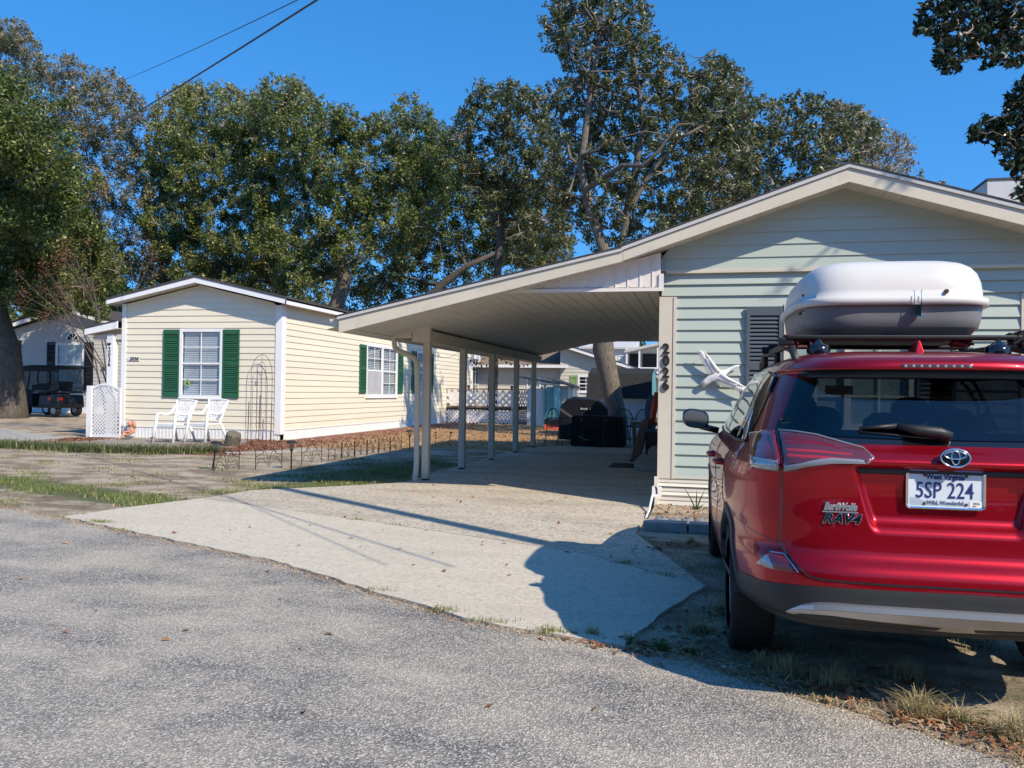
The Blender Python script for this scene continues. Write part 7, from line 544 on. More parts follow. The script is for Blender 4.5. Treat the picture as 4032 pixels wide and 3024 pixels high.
# ceiling: slopes up to x=-2.15 then level to the house; boards run along Y
tb = MB(); X = [-4.82+i*.178 for i in range(25)]
def zc_(x):
    q = 2.188+(x+4.822)*.2276
    return q if x < -2.75 else min(2.6597+(x+2.75)*.075, 2.705)
for a, b in zip(X[:-1], X[1:]):
    if a >= -.6: break
    b = min(b, -.585); yq = 9.955 if b < -2.5 else 10.12
    tb.quad((a+.007, yq, zc_(a)), (b-.007, yq, zc_(b)), (b-.007, 20.9, zc_(b)), (a+.007, 20.9, zc_(a)))
    tb.quad((b-.007, yq, zc_(b)), (b, yq, zc_(b)+.02), (b, 20.9, zc_(b)+.02), (b-.007, 20.9, zc_(b)))
    tb.quad((b, yq, zc_(b)+.02), (b+.007, yq, zc_(b)), (b+.007, 20.9, zc_(b)), (b, 20.9, zc_(b)+.02))
for y in (14.0, 17.7):
    for a, b in zip(X[:-1], X[1:]):
        if a < -.7: tb.hexa([(a, y, zc_(a)-.006), (b, y, zc_(b)-.006), (b, y+.02, zc_(b)-.006), (a, y+.02, zc_(a)-.006), (a, y, zc_(a)+.01), (b, y, zc_(b)+.01), (b, y+.02, zc_(b)+.01), (a, y+.02, zc_(a)+.01)])
tb.build('ceiling', 'soffit', cp, fixn=False)
# white board infill between ceiling and roof slope
PI_ = front(10.62); tb = MB()
tb.prism([(-2.56, 2.712), (-.56, 2.745), (-.56, 3.20), (-.97, 3.10), (-2.56, 2.718)], PI_, -.02, 0)
for k in range(9):
    x = -.66-k*.155; zz = 2.75; zt_ = 2.66+(x+2.75)*.239 if x < -1 else 3.19+(x+.56)*.34
    if zt_-zz > .03: tb.pbox(PI_, x-.008, x+.008, 0, .012, zz, zt_)
tb.pbox(PI_, -2.22, -.515, 0, .025, 2.712, 2.755); tb.pbox(PI_, -.58, -.52, 0, .022, 2.755, 2.93)
tb.build('infill_panel', 'white_board', cp)
tb = MB(); slopebeam(tb, (-2.75, 2.668), (-1.0, 3.086), YF_+.04, 10.62, 2.660, 3.078)
for k in range(14):
    x = -2.6+k*.16
    if x < -1.05: zz = 2.660+(x+2.75)*.239; tb.box(x-.004, x+.004, YF_+.04, 10.62, zz-.008, zz+.002)
tb.build('eave_soffit', 'soffit', cp)
tb = MB()   # gutter with ogee profile along the left eave
prof = [(-4.86, 2.37), (-4.86, 2.25), (-4.93, 2.25), (-4.96, 2.30), (-5.0, 2.34), (-5.01, 2.37), (-5.0, 2.37), (-4.985, 2.34), (-4.95, 2.31), (-4.925, 2.262), (-4.87, 2.262), (-4.87, 2.37)]
n = len(prof); tb.add([(x, YF_+.06, z) for x, z in prof]+[(x, 20.9, z) for x, z in prof], [(i, (i+1) % n, n+(i+1) % n, n+i) for i in range(n)])
tb.add([(x, YF_+.06, z) for x, z in prof[:6]], [tuple(range(6))]); tb.build('gutter', 'cream_trim', cp)
tb = MB()
pth = [(-4.66, 11.97, 2.22), (-4.65, 11.97, 2.13), (-4.64, 11.97, 2.07), (-4.60, 11.98, 2.02), (-4.52, 12.0, 1.985), (-4.44, 12.02, 1.955), (-4.36, 12.05, 1.91), (-4.325, 12.07, 1.85), (-4.315, 12.08, 1.75), (-4.31, 12.1, 1.3), (-4.325, 12.14, .8), (-4.33, 12.16, .3), (-4.33, 12.14, .15), (-4.315, 12.08, .08), (-4.30, 12.0, .06)]
rr = [.042]*len(pth); tb.tube(pth, rr, 8)
for k in range(2, 8):
    for q in (0, .33, .66):
        a, b = Vector(pth[k]), Vector(pth[k+1]) if k+1 < len(pth) else Vector(pth[k]); p = a.lerp(b, q); d = (b-a).normalized()
        tb.tube([p-d*.004, p+d*.004], .0455, 8)
tb.build('downspout', 'cream_trim', cp, smooth=False)
tb = MB(); tb.box(-4.86, -4.34, 11.93, 12.02, 2.20, 2.28); tb.hexa([(-4.72, 11.9, 2.2), (-4.33, 11.9, 2.2), (-4.33, 12.0, 2.2), (-4.72, 12.0, 2.2), (-4.72, 11.9, 2.235), (-4.33, 11.9, 2.31), (-4.33, 12.0, 2.31), (-4.72, 12.0, 2.235)]); tb.build('beam_end', 'cream_trim', cp)
for q in [c for c in bpy.data.objects if c.parent == cp and c.name.split('.')[0] in ('fascia', 'drip_edge', 'roof', 'infill_panel', 'eave_soffit', 'gutter')]:
    for v in q.data.vertices:
        c = v.co; v.co = (c.x*KS, c.y*KS if c.y < 11 else c.y, 1.42+(c.z-1.42)*KS)
# string lights
sl_ = thing('string_lights', 'sagging black string of patio bulbs hung under the carport beam', 'string lights', (-4.2, 16, 2.0))
tb = MB(); bb = MB()
def sag(a, b, dip, n=14): return [(a[0]+(b[0]-a[0])*t, a[1]+(b[1]-a[1])*t, a[2]+(b[2]-a[2])*t-dip*4*t*(1-t)) for t in [i/n for i in range(n+1)]]
for a, b, dp in (((-4.3, 12.3, 2.12), (-4.3, 14.3, 2.13), .16), ((-4.3, 14.4, 2.15), (-4.3, 17.2, 2.15), .22), ((-4.3, 17.2, 2.15), (-4.3, 20.4, 2.12), .10)):
    q = sag(a, b, dp); tb.tube(q, .006 if a[1] > 13 else .003, 5)
    if a[1] > 13:
        for p in q[1:-1:2]: bb.lathe([(.004, .0), (.016, -.01), (.020, -.035), (.002, -.055)], p, 8)
tb.build('wire', 'black_metal', sl_); bb.build('bulbs', 'black_plastic', sl_)
# ================================================================== YELLOW HOUSE
YY = 20.3; PY = front(YY); XS = -11.12; PS = side(XS)
yh = thing('yellow_house', 'long pale yellow mobile home numbered 2036 with green shutters', 'house', (-13.6, 30, 0))
cs = .1715
ztop = lambda: 0
xl = lambda q: -16.02 if q < 3.70 else -16.02+(q-3.70)/.215; xr = lambda q: XS if q < 3.66 else XS-(q-3.66)/.225
mb = siding(PY, .29, 4.26, cs, xl, xr, [(-14.19, -12.86, 1.11, 3.01)], thick=.018); mb.quad(PY(-16.0, -.02, 0), PY(XS, -.02, 0), PY(XS, -.02, .5), PY(-16.0, -.02, .5))
mb.build('wall', 'yellow_siding', yh)
sh = [(26.0, 28.9, 1.14, 2.97), (31.0, 32.5, 1.25, 2.97), (38.9, 40.4, .9, 3.2)]
mb = siding(PS, .28, 3.70, cs, const(20.3), const(48.0), sh, thick=.018); mb.build('side_wall', 'yellow_siding', yh)
tb = MB(); tb.quad((-16.02, 20.3, 0), (-16.02, 48, 0), (-16.02, 48, 3.75), (-16.02, 20.3, 3.75)); tb.quad((-16.02, 48, 0), (XS, 48, 0), (XS, 48, 3.9), (-16.02, 48, 3.9)); tb.build('rear_wall', 'yellow_siding', yh)
tb = MB(); tb.pbox(PY, -16.05, -15.92, -.06, .035, .29, 3.72); tb.build('corner_post', 'white_vinyl', yh)
tb = MB(); tb.pbox(PY, XS-.15, XS+.035, -.05, .035, .16, 3.64); tb.box(XS, XS+.036, YY, YY+.20, .16, 3.64); tb.build('corner_post', 'white_vinyl', yh)
tb = MB(); n = 44
for i in range(n):
    a = -15.98+i*.11; tb.pbox(PY, a, a+.085, 0, .012, -.1, .275)
    tb.pbox(PY, a+.085, a+.108, -.01, .022, -.1, .275)
tb.pbox(PY, -16.0, XS, -.01, .03, .262, .292); tb.build('skirting', 'white_skirt', yh)
tb = MB(); i = 0; y = 20.5
while y < 48: tb.pbox(PS, y, y+.085, 0, .012, -.05, .27); tb.pbox(PS, y+.085, y+.108, -.01, .020, -.05, .27); y += .11
tb.pbox(PS, 20.5, 48, -.01, .028, .255, .282); tb.build('side_skirting', 'white_skirt', yh)
y0 = 19.92
tb = MB(); slopebeam(tb, (-16.30, 3.80), (-13.52, 4.39), y0, y0+.03, 3.68, 4.245); slopebeam(tb, (-13.52, 4.39), (-10.8, 3.77), y0, y0+.03, 4.245, 3.635); tb.build('fascia', 'white_vinyl', yh)
tb = MB(); slopebeam(tb, (-16.31, 3.85), (-13.52, 4.45), y0-.02, 48.3, 3.803, 4.393); slopebeam(tb, (-13.52, 4.45), (-10.76, 3.83), y0-.02, 48.3, 4.393, 3.773)
tb.build('roof', 'shingle', yh)
tb = MB(); tb.box(-10.82, -10.80, y0, 48.2, 3.635, 3.735); tb.box(-16.31, -16.29, y0, 48.2, 3.68, 3.80); tb.build('side_fascia', 'white_vinyl', yh)
tb = MB(); slopebeam(tb, (-16.29, 3.700), (-13.52, 4.275), y0+.03, YY+.05, 3.69, 4.265); slopebeam(tb, (-13.52, 4.275), (-10.82, 3.66), y0+.03, YY+.05, 4.265, 3.65); tb.box(XS-.02, -10.82, YY, 48.2, 3.65, 3.66); tb.build('soffit', 'soffit', yh)
win = window(PY, -14.19, -12.86, 1.11, 3.01, yh, cols=2, rows=2, fw=.08, open_slats=.85)
tb = MB(); tb.prism([(-13.95+.10*cos(a), 1.52+.10*sin(a)) for a in [k*pi/4+pi/8 for k in range(8)]], PY, .012, .016); o = tb.build('window_decal', 'lime_shutter', win)
tb = MB(); tb.prism([(-13.95, 1.57), (-13.99, 1.48), (-13.96, 1.49), (-13.96, 1.45), (-13.94, 1.45), (-13.94, 1.49), (-13.91, 1.48)], PY, .017, .018); tb.build('window_decal', 'black_plastic', win)
shutter(PY, -14.70, -14.20, 1.12, 2.99, 'green_shutter', yh); shutter(PY, -12.85, -12.35, 1.12, 2.99, 'green_shutter', yh)
window(PS, 26.0, 28.9, 1.14, 2.97, yh, cols=2, rows=2, sashes=2, fw=.10, screen=0)
shutter(PS, 25.45, 25.98, 1.28, 2.90, 'green_shutter', yh); shutter(PS, 28.92, 29.45, 1.28, 2.90, 'green_shutter', yh)
window(PS, 31.0, 32.5, 1.25, 2.97, yh, cols=2, rows=2, fw=.10)
shutter(PS, 30.43, 30.98, 1.30, 2.93, 'green_shutter', yh); shutter(PS, 32.52, 33.05, 1.30, 2.93, 'green_shutter', yh)
window(PS, 38.9, 40.4, .9, 3.2, yh, cols=2, rows=3, fw=.22, meet=False, name='door', blinds=False)
# numbers: plaque and porch post
pq = MB(); pq.prism([(-15.87, 2.12), (-15.47, 2.12), (-15.42, 2.225), (-15.82, 2.225)], PY, .022, .035); pq = pq.build('number_plaque', 'plaque_white', yh)
text('2036', .125, .003, 'numeral_black', 'numerals', mtx_front(-15.645, YY-.038, 2.172), pq, bold=.004, shear=.35, sx=1.15)
# porch lean-to on the left
ph = MB(); slopebeam(ph, (-17.12, 3.01), (-16.06, 3.225), YY-.22, YY-.18, 2.84, 3.02); ph.build('porch_fascia', 'white_vinyl', yh)
ph = MB(); slopebeam(ph, (-17.15, 3.035), (-16.06, 3.255), YY-.24, 29, 3.012, 3.227); ph.build('porch_roof', 'shingle', yh)
ph = MB(); slopebeam(ph, (-17.1, 2.85), (-16.06, 3.03), YY-.18, 29, 2.84, 3.02); ph.box(-17.0, -16.06, YY-.02, YY+.1, 2.72, 2.86); ph.build('porch_ceiling', 'soffit', yh)
ph = MB(); ph.box(-16.47, -16.27, YY-.1, YY+.1, -.05, 2.86); pp = ph.build('porch_post', 'white_vinyl', yh)
for ch, z in zip('2036', (2.43, 2.28, 2.14, 2.01)): text(ch, .17, .003, 'numeral_black', 'numerals', mtx_front(-16.39, YY-.105, z), pp, bold=.004)
tb = MB()
for a in range(5):
    tb.tube([(-16.40+.0*a, YY-.105, 2.54), (-16.46+.03*a, YY-.11, 2.60+.02*(a % 2))], [.006, .014], 5)
tb.build('flower_ornament', 'black_metal', pp)
ph = MB(); ph.box(-17.05, -16.98, 22, 28, .85, .9)
for k in range(24): ph.box(-17.03, -17.0, 22+k*.25, 22.04+k*.25, 0, .86)
ph.build('porch_rail', 'white_vinyl', yh)
# ================================================================== THE RED CAR
def prof(tab):
    zs = np.array([a for a, _ in tab]); vs = np.array([b for _, b in tab]); d = np.diff(vs)/np.diff(zs); m = np.zeros(len(zs))
    for i in range(1, len(zs)-1): m[i] = 0 if d[i-1]*d[i] <= 0 else 2*d[i-1]*d[i]/(d[i-1]+d[i])
    m[0] = d[0]; m[-1] = d[-1]
    def f(z):
        z = min(max(z, zs[0]), zs[-1]); i = min(max(int(np.searchsorted(zs, z))-1, 0), len(zs)-2); h = zs[i+1]-zs[i]; t = (z-zs[i])/h
        return float((2*t**3-3*t*t+1)*vs[i]+(t**3-2*t*t+t)*h*m[i]+(-2*t**3+3*t*t)*vs[i+1]+(t**3-t*t)*h*m[i+1])
    return f
W = prof([(.24, .80), (.32, .855), (.45, .895), (.62, .905), (.74, .898), (.86, .915), (.98, .917), (1.06, .900), (1.10, .880), (1.14, .850), (1.25, .805), (1.40, .745), (1.50, .700), (1.57, .650), (1.62, .585), (1.65, .46), (1.67, .25)])
YR = prof([(.24, .80), (.32, .62), (.37, .36), (.40, .12), (.425, .03), (.46, .0), (.56, .0), (.64, .010), (.68, .035), (.70, .065), (.73, .078), (.85, .095), (1.0, .105), (1.08, .092), (1.12, .085), (1.15, .11), (1.20, .18), (1.30, .25), (1.40, .32), (1.50, .385), (1.535, .40), (1.545, .26), (1.57, .262), (1.61, .33), (1.65, .7), (1.67, 1.4)])
YFp = prof([(.24, 4.2), (.32, 4.42), (.45, 4.56), (.60, 4.60), (.75, 4.58), (.88, 4.50), (.96, 4.35), (1.02, 4.05), (1.07, 3.70), (1.10, 3.48), (1.20, 3.25), (1.40, 2.88), (1.50, 2.68), (1.56, 2.5), (1.61, 2.3), (1.65, 2.05), (1.67, 1.75)])
NN = prof([(.24, 5), (.5, 5.5), (.9, 6), (1.1, 6), (1.3, 5.5), (1.67, 3.5)])
def dent(lx, z):   # licence plate recess in the tailgate
    edge = .375-(1.10-z)*.28
    a = sstep(edge+.012, edge-.022, abs(lx+.02)); b = sstep(1.115, 1.098, z); c = sstep(.815, .875, z)
    fl = .04*sstep(.72, .80, z)*sstep(.95, .86, z)*sstep(.70, .55, abs(lx))*(1-a)*.35
    return .050*a*b*c+fl*0
def Sx(lx, z, end=-1):
    w_, yr, yf, n = W(z), YR(z), YFp(z), NN(z); hl = (yf-yr)/2; yc = (yf+yr)/2; q = min(abs(lx)/w_, .9995)
    y = yc+end*hl*(1-q**n)**(1/n)
    if end < 0: y += dent(lx, z)
    return Vector((lx, y, z))
def Sy(ly, z, sd=-1):
    w_, yr, yf, n = W(z), YR(z), YFp(z), NN(z); hl = (yf-yr)/2; yc = (yf+yr)/2; q = min(abs(ly-yc)/hl, .9995)
    return Vector((sd*w_*(1-q**n)**(1/n), ly, z))
def nrm(S_, a, z, k):
    e = .004; d1 = S_(a+e, z, k)-S_(a-e, z, k); d2 = S_(a, z+e, k)-S_(a, z-e, k); n = d1.cross(d2).normalized()
    p = S_(a, z, k); c = Vector((0, 2.2, .8))
    if n.dot(p-c) < 0: n = -n
    return n
def interp(pl, s):
    L_ = [0]
    for (a, b), (c, d) in zip(pl[:-1], pl[1:]): L_.append(L_[-1]+sqrt((a-c)**2+(b-d)**2)+1e-9)
    s *= L_[-1]
    for i in range(len(pl)-1):
        if s <= L_[i+1] or i == len(pl)-2:
            t = (s-L_[i])/(L_[i+1]-L_[i]); return (pl[i][0]+(pl[i+1][0]-pl[i][0])*t, pl[i][1]+(pl[i+1][1]-pl[i][1])*t)
def xinterp(pl, x):
    for (a, b), (c, d) in zip(pl[:-1], pl[1:]):
        if min(a, c) <= x <= max(a, c): return b if a == c else b+(d-b)*(x-a)/(c-a)
    return pl[0][1] if abs(x-pl[0][0]) < abs(x-pl[-1][0]) else pl[-1][1]
def patch(mb, S_, k, top, bot, nu=24, nv=8, off=.004, edge=None, m=0, byx=True):
    """panel that follows the body surface between two outline curves"""
    x0 = top[0][0]; x1 = top[-1][0]; b = len(mb.v); edge = off-.004 if edge is None else edge
    xs = [x0+(x1-x0)*i/nu for i in range(nu+1)]
    if byx: xs = sorted(set([round(x, 5) for x in xs]+[round(p[0], 5) for p in top+bot]), reverse=x0 > x1); 
    cols_ = []
    for i, x in enumerate(xs):
        if byx: A, B = (x, xinterp(top, x)), (x, xinterp(bot, x))
        else: A, B = interp(top, i/(len(xs)-1)), interp(bot, i/(len(xs)-1))
        for j in range(nv+1):
            t = j/nv; a_, z_ = A[0]+(B[0]-A[0])*t, A[1]+(B[1]-A[1])*t
            o_ = edge if (j in (0, nv) or i in (0, len(xs)-1)) else off
            mb.v.append(tuple(S_(a_, z_, k)+nrm(S_, a_, z_, k)*o_))
    for i in range(len(xs)-1):
        for j in range(nv):
            p = b+i*(nv+1)+j; mb.f.append((p, p+1, p+nv+2, p+nv+1)); mb.m.append(m)
    return mb
def mir(pl): return [(-x, z) for x, z in pl]
ROOTC = thing('parked_car', 'metallic red compact SUV seen from behind, parked right of the drive', 'car')
# ---- body shell
cs_ = [i*.0125 for i in range(0, 78)]+[.975, .985, .993, .998]
tl = [-math.degrees(math.acos(min(1, c**3))) for c in cs_ if c > 0 or True]
tl = [-90]+tl[1:]+[-x for x in tl[:0:-1]]
tsid = sorted(set([round(t, 4) for t in tl] + [float(t) for t in range(-14, 15)]))
ZL = sorted(set([round(.24+.0155*i, 4) for i in range(0, 93)]+[1.535, 1.545, 1.66, 1.67]))
ZL = [z for z in ZL if z <= 1.67]
def shellp(t, sd, z, inset=0):
    w_, yr, yf, n = W(z)-inset, YR(z)+inset, YFp(z)-inset, NN(z); hl = (yf-yr)/2; yc = (yf+yr)/2
    a = radians(t); c = abs(cos(a))**(2/n); s = copysign(abs(sin(a))**(2/n), sin(a)); x = sd*w_*c; y = yc+hl*s
    if t < -70 and inset == 0: y += dent(x, z)
    return (x, y+(dent(x, z) if (t < -70 and inset) else 0), z-inset)
AX = (1.02, 3.70)
SWIN = [(.62, 1.20), (.72, 1.50), (1.0, 1.545), (2.25, 1.545), (2.62, 1.46), (3.02, 1.235), (3.08, 1.175), (2.2, 1.16), (1.2, 1.165)]
def inpoly(x, y, P):
    c = False; j = len(P)-1
    for i in range(len(P)):
        if (P[i][1] > y) != (P[j][1] > y) and x < (P[j][0]-P[i][0])*(y-P[i][1])/(P[j][1]-P[i][1])+P[i][0]: c = not c
        j = i
    return c
def rlim(z): return .705-(z-1.24)*.43     # half width of the rear glass at height z
def region(x, y, z):
    if y < .75 and 1.20 < z < 1.55 and abs(x) < rlim(z)+.0: return 'hole' if (1.262 < z < 1.505 and abs(x) < rlim(z)-.09) else 'black'
    if 1.09 < z < 1.59 and y > 2.3 and abs(x) < W(z)-.07: return 'hole' if (1.13 < z < 1.55 and abs(x) < W(z)-.11) else 'black'
    if abs(x) > .35 and inpoly(y, z, SWIN):
        if min(abs(y-1.98), abs(y-1.08)) < .035 or y < .8: return 'black'
        return 'hole' if inpoly(y, z+.02, SWIN) and inpoly(y, z-.02, SWIN) and inpoly(y+.04, z, SWIN) and inpoly(y-.04, z, SWIN) else 'black'
    for ya in AX:
        if abs(x) > .55 and (y-ya)**2+(z-.35)**2 < .405**2: return 'hole'
    return 'red'
def shell(inset, name, mats, holes_only=False, par=None):
    mb = MB(); ring = [(t, -1) for t in tsid]+[(t, 1) for t in tsid[::-1][1:-1]]; n = len(ring)
    for z in ZL:
        for t, sd in ring: mb.v.append(shellp(t, sd, z, inset))
    for j in range(len(ZL)-1):
        for i in range(n):
            i2 = (i+1) % n; ids = (j*n+i, j*n+i2, (j+1)*n+i2, (j+1)*n+i); c = [sum(mb.v[q][k] for q in ids)/4 for k in range(3)]
            rg = region(c[0], c[1], c[2])
            if rg == 'hole': continue
            mb.f.append(ids); mb.m.append(1 if rg == 'black' else 0)
    mb.f.append(tuple((len(ZL)-1)*n+i for i in range(n))); mb.m.append(0)
    return mb.build(name, mats, par, smooth=True)
body = shell(0, 'body', ['paint', 'gloss_black'], par=ROOTC)
shell(.035, 'cabin_lining', ['car_trim', 'car_trim'], par=ROOTC)
# ---- glass
mb = MB(); top = [(-.575, 1.508), (-.5, 1.525), (-.3, 1.533), (0, 1.536), (.3, 1.533), (.5, 1.525), (.575, 1.508)]
zb_ = lambda x: 1.222+.028*min(1, (abs(x)/.69)**2)
mb2 = MB(); b0 = 0; NU = 40; NV = 14
for i in range(NU+1):
    s = -1+2*i/NU
    for j in range(NV+1):
        z = 1.225+(1.525-1.225)*j/NV; x = s*rlim(z); zz = z+(.025*abs(s)**3 if j < 3 else 0)
        mb.v.append(tuple(Sx(x, zz)+nrm(Sx, x, zz, -1)*.006))
for i in range(NU):
    for j in range(NV): p = i*(NV+1)+j; mb.f.append((p, p+1, p+NV+2, p+NV+1)); mb.m.append(0)
rg_ = mb.build('rear_window', 'tint', ROOTC, smooth=True)
wp = MB()
A = Sx(-.36, 1.262)+nrm(Sx, -.36, 1.262, -1)*.02; Bm = Sx(-.20, 1.272)+nrm(Sx, -.2, 1.27, -1)*.03
wp.tube([A, Bm], [.008, .012], 6)
wp.tube([Bm, Sx(-.12, 1.270)+Vector((0, -.045, 0)), Sx(-.03, 1.262)+Vector((0, -.05, 0)), Sx(.02, 1.250)+Vector((0, -.04, 0))], [.014, .024, .026, .016], 10)
wp.tube([Sx(-.36, 1.256)+Vector((0, -.012, 0)), Sx(-.02, 1.232)+Vector((0, -.012, 0))], .005, 5); wp.lathe([(.03, 0), (.026, -.03), (.01, -.045)], Sx(0, 1.245)+Vector((0, .0, 0)), 12, axis='y')
wp.build('rear_wiper', 'black_plastic', ROOTC, smooth=True)
for sd in (-1, 1):
    mb = MB(); tp = [(.66, 1.30), (.72, 1.50), (.85, 1.53), (1.05, 1.543), (2.3, 1.543), (2.62, 1.455), (3.05, 1.215)]; bt = [(.66, 1.18), (1.2, 1.163), (2.2, 1.158), (3.05, 1.175)]
    patch(mb, Sy, sd, tp, bt, 50, 6, .007, .006); mb.build('side_window', 'side_tint', ROOTC, smooth=True)
    mb = MB()
    for y, lean in ((1.08, .06), (1.98, .03)):
        patch(mb, Sy, sd, [(y-.03+lean, 1.54), (y+.03+lean, 1.54)], [(y-.03, 1.165), (y+.03, 1.165)], 2, 8, .010, .009, byx=False)
    mb.tube([Sy(y, xinterp(tp, y), sd)+nrm(Sy, y, 1.5, sd)*.008 for y in np.linspace(.70, 3.0, 40)], .008, 6); mb.build('window_trim', 'gloss_black', ROOTC)
    mb = MB(); mb.tube([Sy(y, xinterp(bt, y)-.004, sd)+nrm(Sy, y, 1.17, sd)*.008 for y in np.linspace(.68, 3.05, 40)], .007, 6); mb.build('belt_trim', 'black_plastic', ROOTC)
mb = MB()
for i in range(21):
    s = -1+2*i/20
    for j in range(9):
        z = 1.105+(1.575-1.105)*j/8; x = s*(W(z)-.08); mb.v.append(tuple(Sx(x, z, 1)+Vector((0, .006, .004))))
for i in range(20):
    for j in range(8): p = i*9+j; mb.f.append((p, p+1, p+10, p+9)); mb.m.append(0)
mb.build('windshield', 'windshield', ROOTC, smooth=True)
# ---- lamps
for sd in (-1, 1):
    f_ = (lambda pl: pl) if sd < 0 else mir
    mb = MB(); patch(mb, Sx, -1, f_([(-.695, 1.250), (-.62, 1.245), (-.54, 1.234), (-.45, 1.208), (-.357, 1.182), (-.322, 1.142)]), f_([(-.695, 1.066), (-.655, 1.072), (-.60, 1.094), (-.53, 1.110), (-.45, 1.117), (-.357, 1.118), (-.322, 1.136)]), 30, 10, .014, .002)
    tl_ = mb.build('tail_lamp', 'smoke_lens', ROOTC, smooth=True)
    for a, b, c_ in ((1.150, 1.165, 'bright_lens'), (1.180, 1.200, 'red_lens'), (1.128, 1.142, 'bright_lens')):
        mb = MB(); x1 = {1.150: -.40, 1.180: -.47, 1.128: -.36}[a]
        t_ = [(-.685, b), (-.55, b), (x1, b-.012)]; b_ = [(-.685, a), (-.55, a), (x1, a-.006)]
        patch(mb, Sx, -1, f_(t_), f_(b_), 16, 3, .0155, .012); mb.build('lamp_strip', c_, tl_, smooth=True)
    mb = MB(); patch(mb, Sx, -1, f_([(-.690, 1.222), (-.56, 1.208), (-.44, 1.170)]), f_([(-.690, 1.20), (-.56, 1.188), (-.44, 1.160)]), 16, 3, .0155, .012); mb.build('lamp_strip', 'red_lens', tl_, smooth=True)
    mb = MB(); mb.tube([Sx(*(f_([p])[0]))+nrm(Sx, *(f_([p])[0]), -1)*.010 for p in ((-.694, 1.248), (-.62, 1.243), (-.54, 1.232), (-.45, 1.206), (-.357, 1.180), (-.324, 1.140), (-.357, 1.120))], .0055, 6); mb.build('lens_edge', 'lamp_edge', tl_, smooth=True)
    mb = MB(); patch(mb, Sx, -1, f_([(-.69, 1.10), (-.60, 1.120), (-.50, 1.138), (-.36, 1.132)]), f_([(-.69, 1.070), (-.60, 1.098), (-.50, 1.117), (-.36, 1.120)]), 20, 3, .0165, .012); mb.build('lens_edge', 'lamp_edge', tl_, smooth=True)
    # outer half wraps round the corner
    mb = MB(); patch(mb, Sx, -1, f_([(-.710, 1.250), (-.76, 1.243), (-.805, 1.222)]), f_([(-.710, 1.066), (-.76, 1.063), (-.826, 1.070)]), 16, 12, .014, .002, byx=False)
    to = mb.build('tail_lamp', 'red_lens', ROOTC, smooth=True)
    mb = MB(); patch(mb, Sx, -1, f_([(-.714, 1.118), (-.80, 1.118), (-.822, 1.118)]), f_([(-.714, 1.072), (-.79, 1.070), (-.82, 1.074)]), 12, 4, .0165, .012, byx=False); mb.build('reverse_lens', 'lens_clear', to, smooth=True)
    mb = MB(); patch(mb, Sx, -1, f_([(-.714, 1.240), (-.735, 1.238)]), f_([(-.714, 1.075), (-.735, 1.075)]), 3, 6, .0165, .012, byx=False); mb.build('lens_rib', 'smoke_lens', to, smooth=True)
    # bumper reflector
    mb = MB(); patch(mb, Sx, -1, f_([(-.80, .622), (-.775, .665), (-.745, .686), (-.69, .688), (-.64, .632)]), f_([(-.80, .618), (-.77, .617), (-.745, .618), (-.69, .622), (-.64, .626)]), 16, 6, .008, .0)
    rf = mb.build('reflector', 'red_lens', ROOTC, smooth=True)
    mb = MB(); patch(mb, Sx, -1, f_([(-.797, .624), (-.775, .660), (-.757, .676)]), f_([(-.797, .62), (-.775, .62), (-.73, .621)]), 8, 5, .011, .008, byx=False); mb.build('fog_lens', 'lens_clear', rf, smooth=True)
    mb = MB(); mb.tube([Sx(*(f_([p])[0]))+nrm(Sx, *(f_([p])[0]), -1)*.009 for p in ((-.745, .686), (-.69, .688), (-.66, .655), (-.637, .628))], .0035, 5); mb.build('reflector_trim', 'chrome', rf)
# ---- shut lines
def seam(S_, k, pts, r_=.0032, mat='gloss_black', name='shut_line', off=.0):
    pts2 = [interp(pts, i/60) for i in range(61)]; mb = MB(); mb.tube([S_(a, z, k)+nrm(S_, a, z, k)*off for a, z in pts2], r_, 5); return mb.build(name, mat, ROOTC)
seam(Sx, -1, [(-.703, 1.26), (-.703, 1.06), (-.705, .85), (-.706, .735), (-.690, .708), (-.612, .622), (-.58, .610), (-.3, .606), (0, .606), (.3, .606), (.58, .610), (.612, .622), (.690, .708), (.706, .735), (.705, .85), (.703, 1.06), (.703, 1.26)], .0052)
for sd in (-1, 1):
    for pts in ([(2.02, 1.15), (2.03, .5)], [(3.02, 1.16), (3.10, .9), (3.06, .5)], [(1.10, 1.15), (1.12, 1.0), (1.42, .62), (1.50, .42)]): seam(Sy, sd, pts, .003)
    seam(Sx, -1, [(-sd*0+sd*.706, .735), (sd*.80, .755), (sd*.87, .775)], .0025)
    for y, zz in ((1.30, 1.02), (2.22, 1.00)):
        mb = MB(); p = Sy(y, zz, sd); mb.tube([p+Vector((-sd*.01, -.10, -.004)), p+Vector((sd*.035, -.06, 0)), p+Vector((sd*.042, 0, 0)), p+Vector((sd*.035, .06, 0)), p+Vector((-sd*.01, .10, 0))], [.012, .017, .018, .017, .012], 8); mb.build('door_handle', 'paint', ROOTC, smooth=True)
